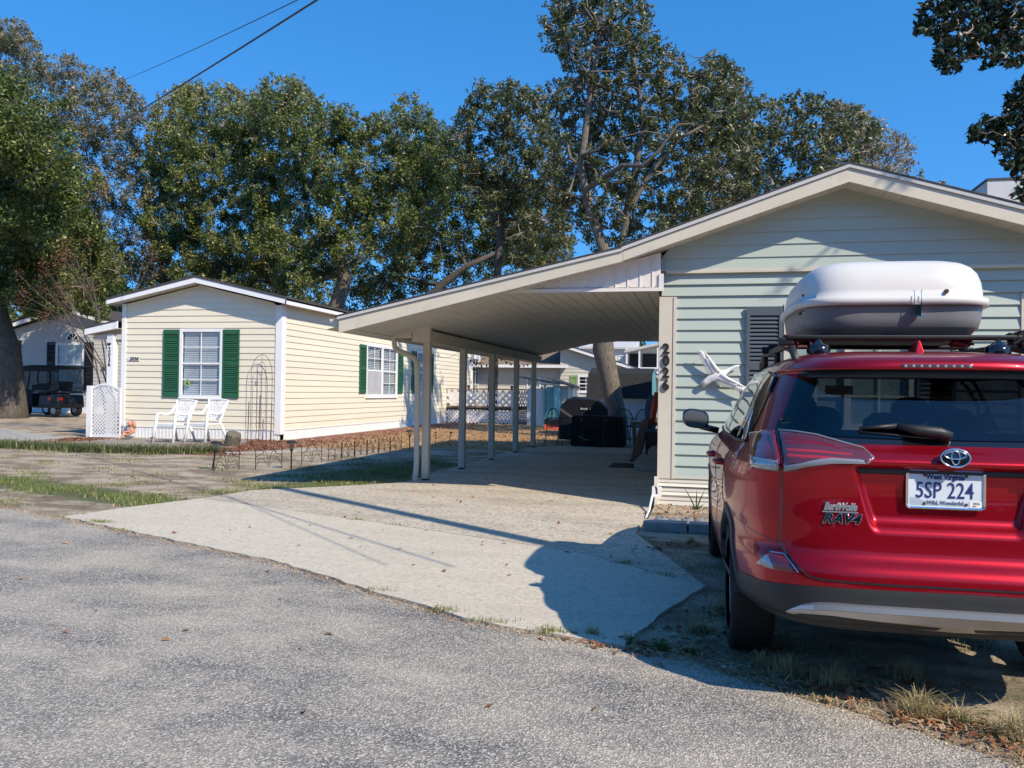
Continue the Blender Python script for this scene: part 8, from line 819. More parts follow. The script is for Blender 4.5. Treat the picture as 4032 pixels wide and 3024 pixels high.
# ---- lower cladding and skid plate
lowt = [(-.89, .452), (-.885, .50), (-.837, .548), (-.70, .566), (-.572, .582), (-.16, .588), (0, .589)]
mb = MB(); full_t = [(-.882, .50), (-.837, .54), (-.70, .566), (-.572, .580), (-.3, .584), (0, .586)]; full_t = full_t+[(-x, z) for x, z in full_t[::-1][1:]]
patch(mb, Sx, -1, full_t, [(-.882, .36), (-.80, .385), (-.70, .405), (0, .405), (.70, .405), (.80, .385), (.882, .36)], 70, 10, .006, .004)
mb.build('lower_bumper', 'black_plastic', ROOTC, smooth=True)
mb = MB(); st = [(-.70, .436), (-.636, .488), (-.571, .510), (-.50, .517), (-.3, .518), (0, .518)]; st = st+[(-x, z) for x, z in st[::-1][1:]]
sb_ = [(-.70, .434), (-.60, .432), (-.5, .432), (-.3, .420), (0, .412), (.3, .420), (.5, .432), (.60, .432), (.70, .434)]
for i in range(61):
    x = -.70+1.4*i/60; a_, b_ = xinterp(st, x), xinterp(sb_, x); e_ = min(1, (.70-abs(x))/.12); base = Sx(x, max(a_, .44)).y
    for zz, oo in ((a_, .004), (a_-.004, .030), (a_-.028*e_, .034), (a_-.032*e_, .028), (b_+.3*(a_-b_), .004), (b_, -.035)): mb.v.append((x, base-oo*e_, zz))
for i in range(60):
    for j in range(5): p = i*6+j; mb.f.append((p, p+1, p+7, p+6)); mb.m.append(0)
mb.build('skid_plate', 'silver', ROOTC, smooth=False)
for sd in (-1, 1):
    mb = MB(); patch(mb, Sy, sd, [(.42, .50), (.62, .47), (1.5, .43), (3.25, .43), (4.2, .46)], [(.42, .30), (1.5, .28), (4.2, .30)], 40, 6, .008, .004); mb.build('sill_cladding', 'black_plastic', ROOTC, smooth=True)
    for ya in AX:
        mb = MB(); b = 0; n = 40
        for i in range(n+1):
            a = -.25+(pi+.5)*i/n
            for j, rr_ in enumerate((.385, .40, .455, .462)):
                y = ya+rr_*cos(a); z = max(.245, .35+rr_*sin(a)); p = Sy(y, z, sd); mb.v.append((p.x+sd*((-.04, .012, .010, .0)[j]), y, z))
        for i in range(n):
            for j in range(3): p = i*4+j; mb.f.append((p, p+1, p+5, p+4)); mb.m.append(0)
        mb.build('arch_cladding', 'black_plastic', ROOTC, smooth=True)
        mb = MB()
        for i in range(25):
            a = .12+(pi-.24)*i/24
            for xx in (.60, .90 if ya < 2 else .88): mb.v.append((sd*xx, ya+.408*cos(a), max(.2, .35+.408*sin(a))))
        for i in range(24): p = i*2; mb.f.append((p, p+1, p+3, p+2)); mb.m.append(0)
        mb.build('wheel_housing', 'car_trim', ROOTC)
        xo = .885; mb = MB()
        mb.lathe([(.225, .20), (.245, .215), (.30, .225), (.335, .218), (.352, .19), (.357, .16), (.357, .05), (.352, .025), (.335, .0), (.25, .0)], (sd*(xo) if sd < 0 else xo-.225, ya, .355), 48, axis='x')
        if sd < 0: mb.v = [(sd*xo+(v[0]-sd*xo), v[1], v[2]) for v in mb.v]
        for k in range(4):
            rr_ = .3585; xk = (sd*xo if sd < 0 else xo-.225)+.045+.045*k
            mb.lathe([(rr_-.012, -.004), (rr_-.011, .004)], (xk, ya, .355), 48, axis='x')
        ty = mb.build('wheel', 'rubber', ROOTC, smooth=True)
        mb = MB(); xf = sd*(xo-.03)
        mb.lathe([(.235, -sd*.10), (.238, 0), (.222, sd*.010), (.212, -sd*.02), (.210, -sd*.10)], (xf, ya, .355), 40, axis='x')
        for k in range(5):
            a = 2*pi*k/5+.3
            for da in (-.10, .10):
                mb.beam((xf-sd*.0, ya+.05*cos(a), .355+.05*sin(a)), (xf, ya+.222*cos(a+da), .355+.222*sin(a+da)), .022, .03, up=(1, 0, 0))
        mb.lathe([(.0, sd*.012), (.05, sd*.008), (.06, -sd*.03)], (xf, ya, .355), 20, axis='x'); mb.build('rim', 'rim_metal', ty, smooth=False)
mb = MB(); mb.box(-.62, .62, .95, 4.2, .25, .32); mb.tube([(.45, .16, .37), (.45, .6, .36)], .03, 10); mb.tube([(-.1, .45, .36), (.4, .45, .36)], .06, 8); mb.tube([(-.65, AX[0], .33), (.65, AX[0], .33)], .04, 8); mb.build('underbody', 'car_trim', ROOTC)
# ---- cabin
mb = MB()
def seat(mb, x, y, wd, z0=.55, lean=.16, hr=True):
    mb.hexa([(x-wd/2, y, z0), (x+wd/2, y, z0), (x+wd/2, y+.10, z0), (x-wd/2, y+.10, z0), (x-wd/2+.03, y-lean, z0+.62), (x+wd/2-.03, y-lean, z0+.62), (x+wd/2-.03, y-lean+.09, z0+.62), (x-wd/2+.03, y-lean+.09, z0+.62)])
    mb.box(x-wd/2, x+wd/2, y+.08, y+.55, z0-.1, z0+.06)
seat(mb, -.36, 2.35, .52, .60); seat(mb, .36, 2.35, .52, .60); seat(mb, -.36, 1.45, .55, .58); seat(mb, .30, 1.45, .66, .58); seat(mb, 0.0, 1.47, .2, .58)
for x, y, z in ((-.36, 2.18, 1.32), (.36, 2.18, 1.32), (-.36, 1.28, 1.26), (.36, 1.28, 1.26), (0, 1.30, 1.23)):
    mb.lathe([(.0, -.09), (.09, -.075), (.125, -.02), (.12, .05), (.07, .09), (0, .10)], (x, y, z), 16); mb.tube([(x-.05, y, z-.2), (x-.05, y, z-.05)], .008, 6); mb.tube([(x+.05, y, z-.2), (x+.05, y, z-.05)], .008, 6)
mb.build('seats', 'seat', ROOTC, smooth=False, bevel=.02)
mb = MB(); mb.box(-.72, .72, .34, 3.2, .38, .46); mb.hexa([(-.7, 2.95, .6), (.7, 2.95, .6), (.7, 3.4, .6), (-.7, 3.4, .6), (-.68, 3.05, 1.06), (.68, 3.05, 1.06), (.66, 3.4, 1.08), (-.66, 3.4, 1.08)]); mb.box(-.62, .62, .50, .54, .5, .98)
mb.build('dashboard', 'car_trim', ROOTC)
mb = MB(); c = Vector((-.36, 2.86, 1.02)); q = [c+Vector((cos(a)*.19, sin(a)*.06, sin(a)*.18)) for a in np.linspace(0, 2*pi, 25)]; mb.tube(q, .015, 6, cap=False); mb.beam(c+Vector((-.18, 0, 0)), c+Vector((.18, 0, 0)), .03, .04); mb.build('steering_wheel', 'car_trim', ROOTC)
mb = MB(); mb.hexa([(-.06, 2.92, 1.43), (.14, 2.92, 1.43), (.14, 2.95, 1.43), (-.06, 2.95, 1.43), (-.06, 2.90, 1.50), (.14, 2.90, 1.50), (.14, 2.93, 1.50), (-.06, 2.93, 1.50)]); mb.build('inner_mirror', 'car_trim', ROOTC)
# ---- spoiler lamp, badges, plate
mb = MB(); patch(mb, Sx, -1, [(-.17, 1.572), (.13, 1.572)], [(-.17, 1.553), (.13, 1.553)], 20, 3, .006, .002)
bl_ = mb.build('brake_lamp', 'smoke_lens', ROOTC, smooth=True)
mb = MB()
for k in range(9):
    x = -.155+k*.034; mb.lathe([(.0, -.003), (.0065, -.001), (.006, .004)], Sx(x, 1.562)+Vector((0, -.006, 0)), 8, axis='y')
mb.build('diodes', 'lens_clear', bl_)
def ring(cx_, cz, a, b, r_, mb, y0, tilt=0, n=40):
    mb.tube([(cx_+a*cos(t)*1.0, y0, cz+b*sin(t)) for t in np.linspace(0, 2*pi, n, endpoint=False)]+[(cx_+a, y0, cz)], r_, 6, cap=False)
ye = Sx(0, 1.13).y-.016; ex, ez = .004, 1.158
mb = MB(); mb.lathe([(0, .0), (.058, .002), (.060, .014)], (0, 0, 0), 36, axis='y'); mb.v = [(ex+v[0]*1.0, ye+v[1]+(v[2])*(.12), ez+v[2]*.66) for v in mb.v]; em = mb.build('emblem', 'gloss_black', ROOTC)
mb = MB(); ring(0, 0, .0585, .0385, .0045, mb, 0); ring(0, .012, .043, .0165, .0036, mb, 0); ring(0, .002, .0165, .031, .0034, mb, 0)
mb.v = [(ex+v[0], ye-.003+v[1]+v[2]*.12, ez+v[2]) for v in mb.v]; mb.build('emblem_rings', 'chrome', em, smooth=True)
yb = Sx(-.45, .92).y
def mtx_body(lx, z): 
    n = nrm(Sx, lx, z, -1); p = Sx(lx, z)+n*.003; xa = Vector((1, 0, 0)); xa = (xa-n*xa.dot(n)).normalized(); ya = n.cross(xa)
    return Matrix(((xa.x, ya.x, n.x, p.x), (xa.y, ya.y, n.y, p.y), (xa.z, ya.z, n.z, p.z), (0, 0, 0, 1)))
text('RAV4', .058, .003, 'chrome', 'model_badge', mtx_body(-.458, .868), ROOTC, bold=.0022, shear=.35, sx=1.12, bev=.0012)
text('BertWolfe', .044, .003, 'silver', 'dealer_badge', mtx_body(-.460, .922), ROOTC, bold=.0020, shear=.35, sx=.72, bev=.001)
mb = MB(); m4 = mtx_body(-.46, .900); mb.box(-.075, .075, -.003, .003, 0, .004); mb.v = [tuple(m4 @ Vector(v)) for v in mb.v]; mb.build('badge_bar', 'silver', ROOTC)
px_, pz_ = -.018, 1.012; py_ = Sx(px_, pz_).y-.022; tl3 = -.10
pm = Matrix.Translation((px_, py_, pz_)) @ Matrix.Rotation(radians(90), 4, 'X')
def rrect(w_, h_, r_, n=5): return [(sx*(w_/2-r_)+r_*cos(a), sz*(h_/2-r_)+r_*sin(a)) for sx, sz, a0 in ((1, 1, 0), (-1, 1, pi/2), (-1, -1, pi), (1, -1, 3*pi/2)) for a in np.linspace(a0, a0+pi/2, n)]
PL_ = lambda u, o, z: (px_+u, py_-o, pz_+z)
mb = MB(); mb.prism(rrect(.305, .153, .012), PL_, -.003, 0); plate = mb.build('number_plate', 'plate_white', ROOTC)
mb = MB(); R_ = rrect(.315, .163, .014); mb.tube([PL_(u, .002, z) for u, z in R_+[R_[0]]], .006, 6, cap=False); mb.build('plate_frame', 'chrome', plate)
def ptext(s, size, x, z, mat='plate_blue', b=.0, sx=1, sh=0, nm='plate_text'): text(s, size, .0008, mat, nm, Matrix.Translation((px_+x, py_-.002, pz_+z)) @ Matrix.Rotation(radians(90), 4, 'X'), plate, bold=b, sx=sx, shear=sh)
ptext('5SP 224', .100, -.003, -.006, b=.0002, sx=.74); ptext('West Virginia', .033, 0, .056, b=.0012, sx=.86); ptext('Wild, Wonderful', .024, .0, -.057, 'plate_grey', .0003, .9)
mb = MB()
for sx_ in (-.085, .085):
    for sz_ in (.062, -.062): mb.prism([(sx_+.0065*cos(a), sz_+.0065*sin(a)) for a in np.linspace(0, 2*pi, 10, endpoint=False)], PL_, .001, .004)
mb.build('plate_bolts', 'rusty', plate)
mb = MB(); mb.prism([(-.145, -.072), (.1, -.072), (.1, -.062), (.06, -.064), (.03, -.058), (0, -.063), (-.04, -.057), (-.08, -.052), (-.11, -.042), (-.145, -.035)], PL_, .0002, .0006); mb.build('plate_hills', 'plate_hill', plate)
mb = MB(); mb.prism([(.098, -.074), (.149, -.074), (.149, -.047), (.098, -.047)], PL_, .001, .0018); stk = mb.build('year_sticker', 'white_vinyl', plate)
text('2026', .014, .0003, 'numeral_black', 'plate_text', Matrix.Translation((px_+.125, py_-.0025, pz_-.056)) @ Matrix.Rotation(radians(90), 4, 'X'), stk); text('WV', .010, .0003, 'numeral_black', 'plate_text', Matrix.Translation((px_+.118, py_-.0025, pz_-.068)) @ Matrix.Rotation(radians(90), 4, 'X'), stk)
# ---- mirrors
for sd in (-1, 1):
    mb = MB(); c = Vector((sd*(1.035), 2.96, 1.222))
    for i in range(13):
        a = pi*i/12
        for j in range(20):
            b = 2*pi*j/20; rx = copysign(abs(cos(b))**.7, cos(b))*.105*sin(a)**.5 if i else 0; rz = copysign(abs(sin(b))**.7, sin(b))*.078*sin(a)**.5 if i else 0
            mb.v.append((c.x+rx, c.y+.09*(-cos(a)) if cos(a) < 0 else c.y-.055*cos(a), c.z+rz+rx*sd*.10))
    for i in range(12):
        for j in range(20): mb.f.append((i*20+j, i*20+(j+1) % 20, (i+1)*20+(j+1) % 20, (i+1)*20+j)); mb.m.append(0)
    mb.beam((sd*.86, 3.0, 1.13), (sd*.99, 2.98, 1.16), .08, .05)
    mo = mb.build('wing_mirror', 'gloss_black', ROOTC, smooth=True)
    mb = MB(); pts = [(c.x+copysign(abs(cos(b))**.75, cos(b))*.091, c.y-.058, c.z+copysign(abs(sin(b))**.75, sin(b))*.065+copysign(abs(cos(b))**.75, cos(b))*.1*sd*.10) for b in np.linspace(0, 2*pi, 28, endpoint=False)]
    mb.add(pts, [tuple(range(28))]); mb.build('mirror_glass', 'mirror', mo, fixn=False)
# ---- rails, bars, fin
for sd in (-1, 1):
    mb = MB(); pts = [(sd*.575, .72, 1.605), (sd*.575, .85, 1.665), (sd*.58, 1.1, 1.695), (sd*.58, 2.2, 1.70), (sd*.56, 2.6, 1.665), (sd*.56, 2.7, 1.62)]
    mb.tube(pts, [.018, .022, .022, .022, .022, .016], 8)
    for y in (1.5, 2.2): mb.tube([(sd*.58, y, 1.60), (sd*.58, y, 1.70)], .02, 6)
    mb.build('roof_rail', 'black_plastic', ROOTC, smooth=True)
    mb = MB(); mb.lathe([(.0, .052), (.035, .022), (.055, .012), (.062, -.01), (.06, -.04)], (sd*.44, .86, 1.675), 16); mb.v = [(v[0], v[1]*1, v[2]) for v in mb.v]
    mb.build('bar_foot', 'gloss_black', ROOTC, smooth=True)
mb = MB()
for y in (.92, 1.85):
    mb = MB(); mb.beam((-.60, y, 1.735), (.60, y, 1.735), .075, .026)
    for sd in (-1, 1): mb.beam((sd*.60, y, 1.735), (sd*.60, y, 1.69), .08, .06, up=(0, 1, 0))
    mb.build('crossbar', 'black_metal', ROOTC, bevel=.008)

mb = MB(); mb.hexa([(-.03, .60, 1.61), (.03, .60, 1.61), (.03, .80, 1.63), (-.03, .80, 1.63), (-.006, .63, 1.705), (.006, .63, 1.705), (.008, .68, 1.70), (-.008, .68, 1.70)]); mb.build('antenna_fin', 'paint', ROOTC, smooth=False, bevel=.008)
ROOTC.location = (1.06, 3.86, 0); ROOTC.rotation_euler = (0, 0, radians(1.8))
# ================================================================== ROOF BOX
RB = thing('cargo_box', 'white lidded grey cargo box strapped to the roof of the red car', 'roof box')
def loft(levels, n=72, name='x', mats='box_white', par=None, cap=True, nexp=5.2, ridge=None):
    """levels: (z, half width, y rear, y front)"""
    mb = MB()
    for (z, hw, ya, yb) in levels:
        hl = (yb-ya)/2; yc = (ya+yb)/2
        for k in range(n):
            a = 2*pi*k/n; x = hw*copysign(abs(cos(a))**(2/nexp), cos(a)); y = yc+hl*copysign(abs(sin(a))**(2/nexp), sin(a))
            t = (y-yc)/hl; x *= 1-.10*max(0, t)**2      # tapers to the nose
            mb.v.append((x, y, z+(ridge(x, y) if ridge else 0)))
    for j in range(len(levels)-1):
        for k in range(n): mb.f.append((j*n+k, j*n+(k+1) % n, (j+1)*n+(k+1) % n, (j+1)*n+k)); mb.m.append(0)
    if cap:
        mb.f.append(tuple((len(levels)-1)*n+k for k in range(n))); mb.m.append(0); mb.f.append(tuple(range(n))[::-1]); mb.m.append(0)
    return mb.build(name, mats, par, smooth=True)
bz = 1.755
loft([(bz-.012, .38, .16, 1.25), (bz-.006, .415, .10, 1.30), (bz+.01, .44, .06, 1.34), (bz+.045, .466, .03, 1.37), (bz+.052, .478, .022, 1.38), (bz+.10, .490, .012, 1.40), (bz+.16, .497, .005, 1.41), (bz+.185, .498, .005, 1.41)], name='base_tray', mats='box_grey', par=RB)
lid = loft([(bz+.172, .520, -.018, 1.43), (bz+.172, .524, -.022, 1.435), (bz+.212, .524, -.022, 1.435), (bz+.216, .517, -.016, 1.43), (bz+.218, .500, .004, 1.41), (bz+.26, .497, .010, 1.40), (bz+.31, .490, .020, 1.37), (bz+.36, .472, .040, 1.32), (bz+.395, .445, .068, 1.26), (bz+.42, .405, .105, 1.18), (bz+.436, .35, .16, 1.08), (bz+.445, .22, .28, .9), (bz+.448, .04, .5, .6)], name='lid', mats='box_white', par=RB)
mb = MB()
for x0, x1 in ((-.40, -.20), (-.17, .17), (.20, .40)):
    xm = (x0+x1)/2; hw = (x1-x0)/2; zz = bz+.446-.10*(xm/.47)**4
    for i in range(9):
        t = i/8
        for j in range(7):
            u = -1+2*j/6; y = .17+.9*t; x = xm+hw*u; base = bz+.4465-.030*max(0, (abs(x)-.13)/.25)**2-.02*max(0, (.30-y)/.15)**2-.02*max(0, (y-.9)/.2)**2
            mb.v.append((x, y, base+(.008 if 0 < i < 8 and 0 < j < 6 else -.012)))
    b = len(mb.v)-63
    for i in range(8):
        for j in range(6): p = b+i*7+j; mb.f.append((p, p+1, p+8, p+7)); mb.m.append(0)
mb.build('lid_rib', 'box_white', lid, smooth=True)
mb = MB(); yb_ = -.028
for x in (.062, .098): mb.tube([(x, yb_, bz+.245), (x, yb_-.006, bz+.20), (x, yb_-.004, bz+.16)], .0022, 6)
mb.tube([(.062, yb_, bz+.245), (.055, yb_, bz+.250)], .0022, 6); mb.tube([(.098, yb_, bz+.245), (.105, yb_, bz+.250)], .0022, 6)
mb.box(.064, .096, yb_-.008, .004, bz+.105, bz+.165); mb.tube([(.06, yb_-.004, bz+.11), (.10, yb_-.01, bz+.100), (.12, yb_-.004, bz+.108), (.075, yb_-.008, bz+.104), (.055, yb_, bz+.11)], .002, 5); mb.build('latch', 'chrome', RB)
mb = MB(); mb.lathe([(0, -.016), (.010, -.014), (.012, -.004), (.012, .006)], (.235, .008, bz+.245), 14, axis='y'); mb.build('lock', 'rusty', RB)
mb = MB()
for y, z in ((.06, .235), (.06, .15), (.16, .14)): mb.lathe([(0, -.012), (.008, -.008), (.008, .004)], (-.502, y, bz+z), 8, axis='x')
mb.build('rivet', 'black_plastic', RB)
RB.location = (1.045, 4.92, 0); RB.rotation_euler = (0, 0, radians(1.8))
st_ = thing('tie_down_straps', 'bundled dark red ratchet straps knotted round the roof bars under the cargo box', 'straps', (1.0, 4.9, 1.75))
def knot(c, r_, n, seed):
    mb = MB(); rr = random.Random(seed)
    for k in range(n):
        p = [Vector(c)+Vector((rr.uniform(-1, 1)*r_[0], rr.uniform(-1, 1)*r_[1], rr.uniform(-1, 1)*r_[2])) for _ in range(4)]; mb.tube(p, [.006, .012, .010, .005], 5)
    return mb
knot((.50, 4.78, 1.715), (.09, .04, .035), 16, 1).build('strap_bundle', 'strap', st_); knot((1.62, 4.80, 1.735), (.09, .04, .035), 16, 2).build('strap_bundle', 'black_plastic', st_); knot((1.33, 4.82, 1.715), (.06, .04, .02), 8, 3).build('strap_bundle', 'strap', st_)
mb = MB(); mb.box(.60, 1.44, 4.90, 5.9, 1.742, 1.752); mb.build('rack_plate', 'black_metal', st_)
# ================================================================== TREES
def fmesh(name, V, Fc, val, mat, parent=None, nper=4):
    me = bpy.data.meshes.new(name); nf = len(Fc)
    me.vertices.add(len(V)); me.vertices.foreach_set('co', np.asarray(V, dtype=np.float32).ravel())
    me.loops.add(nf*nper); me.loops.foreach_set('vertex_index', np.asarray(Fc, dtype=np.int32).ravel())
    me.polygons.add(nf); me.polygons.foreach_set('loop_start', np.arange(nf, dtype=np.int32)*nper); me.polygons.foreach_set('loop_total', np.full(nf, nper, dtype=np.int32))
    at = me.attributes.new('v', 'FLOAT', 'FACE'); at.data.foreach_set('value', np.asarray(val, dtype=np.float32))
    me.materials.append(MT[mat]); me.update(); me.validate()
    o = bpy.data.objects.new(name, me); COL.objects.link(o); attach(o, parent); return o
def leaf_quads(C_, size, R, up=.5, aspect=.5, out=None):
    n = len(C_); nr = R.normal(size=(n, 3)); nr[:, 2] += up*1.4
    if out is not None: nr += out*1.1
    nr /= np.linalg.norm(nr, axis=1)[:, None]; t = np.cross(nr, R.normal(size=(n, 3))); t /= np.linalg.norm(t, axis=1)[:, None]; b = np.cross(nr, t)
    s = size*R.uniform(.65, 1.35, size=(n, 1)); a = t*s; c = b*s*aspect; k = nr*s*.15
    V = np.stack([C_-a, C_-c*.9-a*.1+k, C_+a, C_+c*.9-a*.1+k], 1).reshape(-1, 3); F_ = np.arange(4*n).reshape(n, 4); return V, F_
def tree(name, label, base, trunk, tr, blobs, seed, mat='leaf_oak', dens=1.0, size=.10, bark='bark', twigs=1.0, group='live oaks behind the houses', cat='tree', clumps=19, limb_r=.09, paletop=None, spread=.43, aspect=.5, vshift=0):
    R = np.random.RandomState(seed); root = thing(name, label, cat, base, group)
    mb = MB(); mb.tube(trunk, tr, 10)
    nodes = [(Vector(p), r_, None) for p, r_ in zip(trunk[1:], tr[1:])]; top = Vector(trunk[-1])
    nodes = [(p, r_) for p, r_, _ in nodes][-3:]
    bl = sorted(blobs, key=lambda b: (Vector(b[:3])-top).length); tw = MB(); CC = []; RR = []; OUT = []
    for b in bl:
        c = Vector(b[:3]); best = min(nodes, key=lambda q: (q[0]-c).length+.6*max(0, q[0].z-c.z)+ (0 if q[1] > .03 else 1)); p, r_ = best; d = c-p; L_ = d.length
        if L_ > .2:
            k = R.normal(size=(2, 3))*L_*.11; r1 = min(limb_r, r_*.62); r2 = max(min(.022, limb_r), r1*.6)
            q1 = p+d*.33+Vector(k[0])+Vector((0, 0, .06*L_)); q2 = p+d*.68+Vector(k[1])
            mb.tube([p, q1, q2, c], [r1, r1*.88, (r1+r2)/2*.9, r2], 6, cap=False); nodes.append((q1, r1*.88)); nodes.append((q2, (r1+r2)/2*.9)); nodes.append((c, r2))
        r_b = b[3]; nc = max(4, int(clumps*(r_b/1.0)**.8*1.0))
        for i in range(nc):
            v = R.normal(size=3); v /= np.linalg.norm(v); v *= np.array([1, 1, .85]); rad = r_b*R.uniform(.4, 1.3); e = np.array(c)+v*rad
            if R.rand() < .8*twigs:
                m_ = c.lerp(Vector(e), .55)+Vector(R.normal(size=3)*r_b*.10); tw.tube([c, m_, Vector(e)+Vector(v)*r_b*R.uniform(0, .15)], [.022, .014, .004], 3, cap=False)
            sr = r_b*spread*R.uniform(.6, 1.25)*(1 if rad < r_b else .6); nl = int(dens*62*(sr/.36)**2*(.10/size)**2*1.0*R.uniform(.5, 1.2)); nl = max(5, nl)
            pts = R.normal(size=(nl, 3)); pts /= np.linalg.norm(pts, axis=1)[:, None]; pts *= (R.rand(nl, 1)**.42)*sr*.82; OUT.append(pts/sr); ax = v*.6+np.array([0, 0, .75])+R.normal(size=3)*.35; ax /= np.linalg.norm(ax); pts = pts+np.outer(pts @ ax, ax)*R.uniform(.2, 1.5); CC.append(e+pts)
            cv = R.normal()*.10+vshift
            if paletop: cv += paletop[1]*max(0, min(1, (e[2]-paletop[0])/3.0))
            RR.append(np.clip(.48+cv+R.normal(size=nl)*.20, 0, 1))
    mb.add(tw.v, tw.f, 1); mb.build('trunk', [bark, 'twig'], root, smooth=True, fixn=False)
    C_ = np.concatenate(CC); V, F_ = leaf_quads(C_, size, R, out=np.concatenate(OUT), aspect=aspect); fmesh('crown', V, F_, np.concatenate(RR), mat, root)
    return root, C_
GB = 'live oaks behind the houses'
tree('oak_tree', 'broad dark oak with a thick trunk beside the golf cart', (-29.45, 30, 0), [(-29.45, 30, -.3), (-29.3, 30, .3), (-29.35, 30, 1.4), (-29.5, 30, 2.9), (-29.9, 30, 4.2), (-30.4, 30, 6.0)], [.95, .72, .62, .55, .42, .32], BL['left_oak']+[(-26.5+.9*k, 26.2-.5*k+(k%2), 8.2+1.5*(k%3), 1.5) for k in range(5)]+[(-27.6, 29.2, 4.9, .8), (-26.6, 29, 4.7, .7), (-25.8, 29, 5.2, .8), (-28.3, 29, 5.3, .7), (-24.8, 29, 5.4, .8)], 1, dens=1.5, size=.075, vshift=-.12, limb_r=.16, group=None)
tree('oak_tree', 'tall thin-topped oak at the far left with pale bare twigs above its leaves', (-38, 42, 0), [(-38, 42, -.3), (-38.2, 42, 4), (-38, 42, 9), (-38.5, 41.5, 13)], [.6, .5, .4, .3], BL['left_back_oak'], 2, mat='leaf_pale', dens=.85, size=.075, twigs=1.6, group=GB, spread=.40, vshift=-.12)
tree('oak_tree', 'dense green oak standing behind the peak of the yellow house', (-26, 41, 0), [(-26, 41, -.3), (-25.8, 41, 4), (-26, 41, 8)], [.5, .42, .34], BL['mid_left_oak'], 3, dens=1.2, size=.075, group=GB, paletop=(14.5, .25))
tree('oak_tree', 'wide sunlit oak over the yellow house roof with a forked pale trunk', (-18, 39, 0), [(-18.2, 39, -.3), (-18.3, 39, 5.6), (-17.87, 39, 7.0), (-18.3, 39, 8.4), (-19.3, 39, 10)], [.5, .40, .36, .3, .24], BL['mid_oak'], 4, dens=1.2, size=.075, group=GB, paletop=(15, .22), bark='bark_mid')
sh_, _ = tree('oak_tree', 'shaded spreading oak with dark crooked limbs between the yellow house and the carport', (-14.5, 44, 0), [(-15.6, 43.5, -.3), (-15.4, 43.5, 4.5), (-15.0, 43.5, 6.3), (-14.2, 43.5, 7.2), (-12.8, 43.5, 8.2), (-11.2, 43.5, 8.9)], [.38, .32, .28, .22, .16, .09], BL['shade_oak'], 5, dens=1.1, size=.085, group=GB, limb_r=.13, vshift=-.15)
tree('oak_tree', 'slim round-topped oak rising over the carport roof left of the tallest tree', (-9.2, 36, 0), [(-9.3, 36, -.3), (-9.2, 36, 5), (-9.0, 36, 9), (-8.8, 36, 12)], [.24, .20, .15, .09], BL['right_shade_oak'], 6, mat='leaf_blue', dens=1.2, size=.072, group=GB)
tr_, _ = tree('oak_tree', 'tallest oak, its leaning trunk seen beneath the carport roof', (-2.5, 25, 0), [(-2.45, 25, -.3), (-2.50, 25, .2), (-2.62, 25, 1.0), (-2.82, 25, 1.9), (-3.0, 25, 2.7), (-3.03, 25, 4.2), (-3.0, 25, 5.7), (-3.45, 25, 6.9), (-3.76, 25, 8.3), (-3.5, 25, 10.5), (-3.2, 25, 12.4)], [.45, .33, .29, .29, .33, .24, .17, .14, .12, .09, .05], BL['tall_oak'], 7, mat='leaf_blue', dens=1.4, size=.052, group=GB, bark='bark_mid', limb_r=.06)
mb = MB(); mb.tube([(-2.95, 25, 4.0), (-2.55, 25, 5.6), (-2.3, 25, 6.9), (-1.6, 25, 8.1), (-.8, 25, 9.0), (.4, 25, 9.6)], [.13, .11, .095, .08, .06, .03], 8); mb.tube([(-2.4, 25, 6.6), (-1.9, 25.3, 9.5), (-2.2, 25, 11.5)], [.11, .09, .05], 8); mb.tube([(-3.6, 24.8, 7.5), (-2.4, 24, 8.0), (-1.75, 23.6, 7.85), (-1.3, 23.5, 8.25), (-.8, 23.4, 8.9), (-.4, 23.4, 8.9)], [.09, .07, .06, .05, .035, .015], 7); mb.build('limb', 'bark_mid', tr_, smooth=True)
tree('oak_tree', 'full oak directly behind the peak of the green house roof', (1.5, 31, 0), [(1.5, 31, -.3), (1.4, 31, 4), (1.8, 31, 8)], [.35, .3, .22], BL['right_oak'], 8, mat='leaf_blue', dens=1.15, size=.072, group=GB)
tree('oak_tree', 'sparse half-bare tree at the right end of the tree line with feathery twigs', (6.5, 33, 0), [(6.5, 33, -.3), (6.4, 33, 4), (6.8, 33, 8)], [.3, .25, .15], BL['right_bare_oak'], 9, mat='leaf_pale', dens=.30, size=.055, twigs=2.5, clumps=34, group=GB, spread=.42)
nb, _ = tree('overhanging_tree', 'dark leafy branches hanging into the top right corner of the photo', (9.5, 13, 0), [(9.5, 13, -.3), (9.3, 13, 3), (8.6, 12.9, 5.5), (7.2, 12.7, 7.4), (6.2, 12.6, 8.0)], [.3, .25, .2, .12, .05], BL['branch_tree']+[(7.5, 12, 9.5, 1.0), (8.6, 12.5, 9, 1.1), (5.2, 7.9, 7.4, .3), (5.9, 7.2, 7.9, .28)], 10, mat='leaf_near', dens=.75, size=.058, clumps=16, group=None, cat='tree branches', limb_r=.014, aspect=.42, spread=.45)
tree('oak_tree', 'low dark oak foliage filling the gap just above the yellow house roof', (-20, 50, 0), [(-20, 50, -.3), (-20, 50, 2), (-19.5, 50, 4)], [.4, .35, .3], BL['low_oak'], 15, dens=.9, size=.11, group=GB, vshift=-.05, clumps=14)
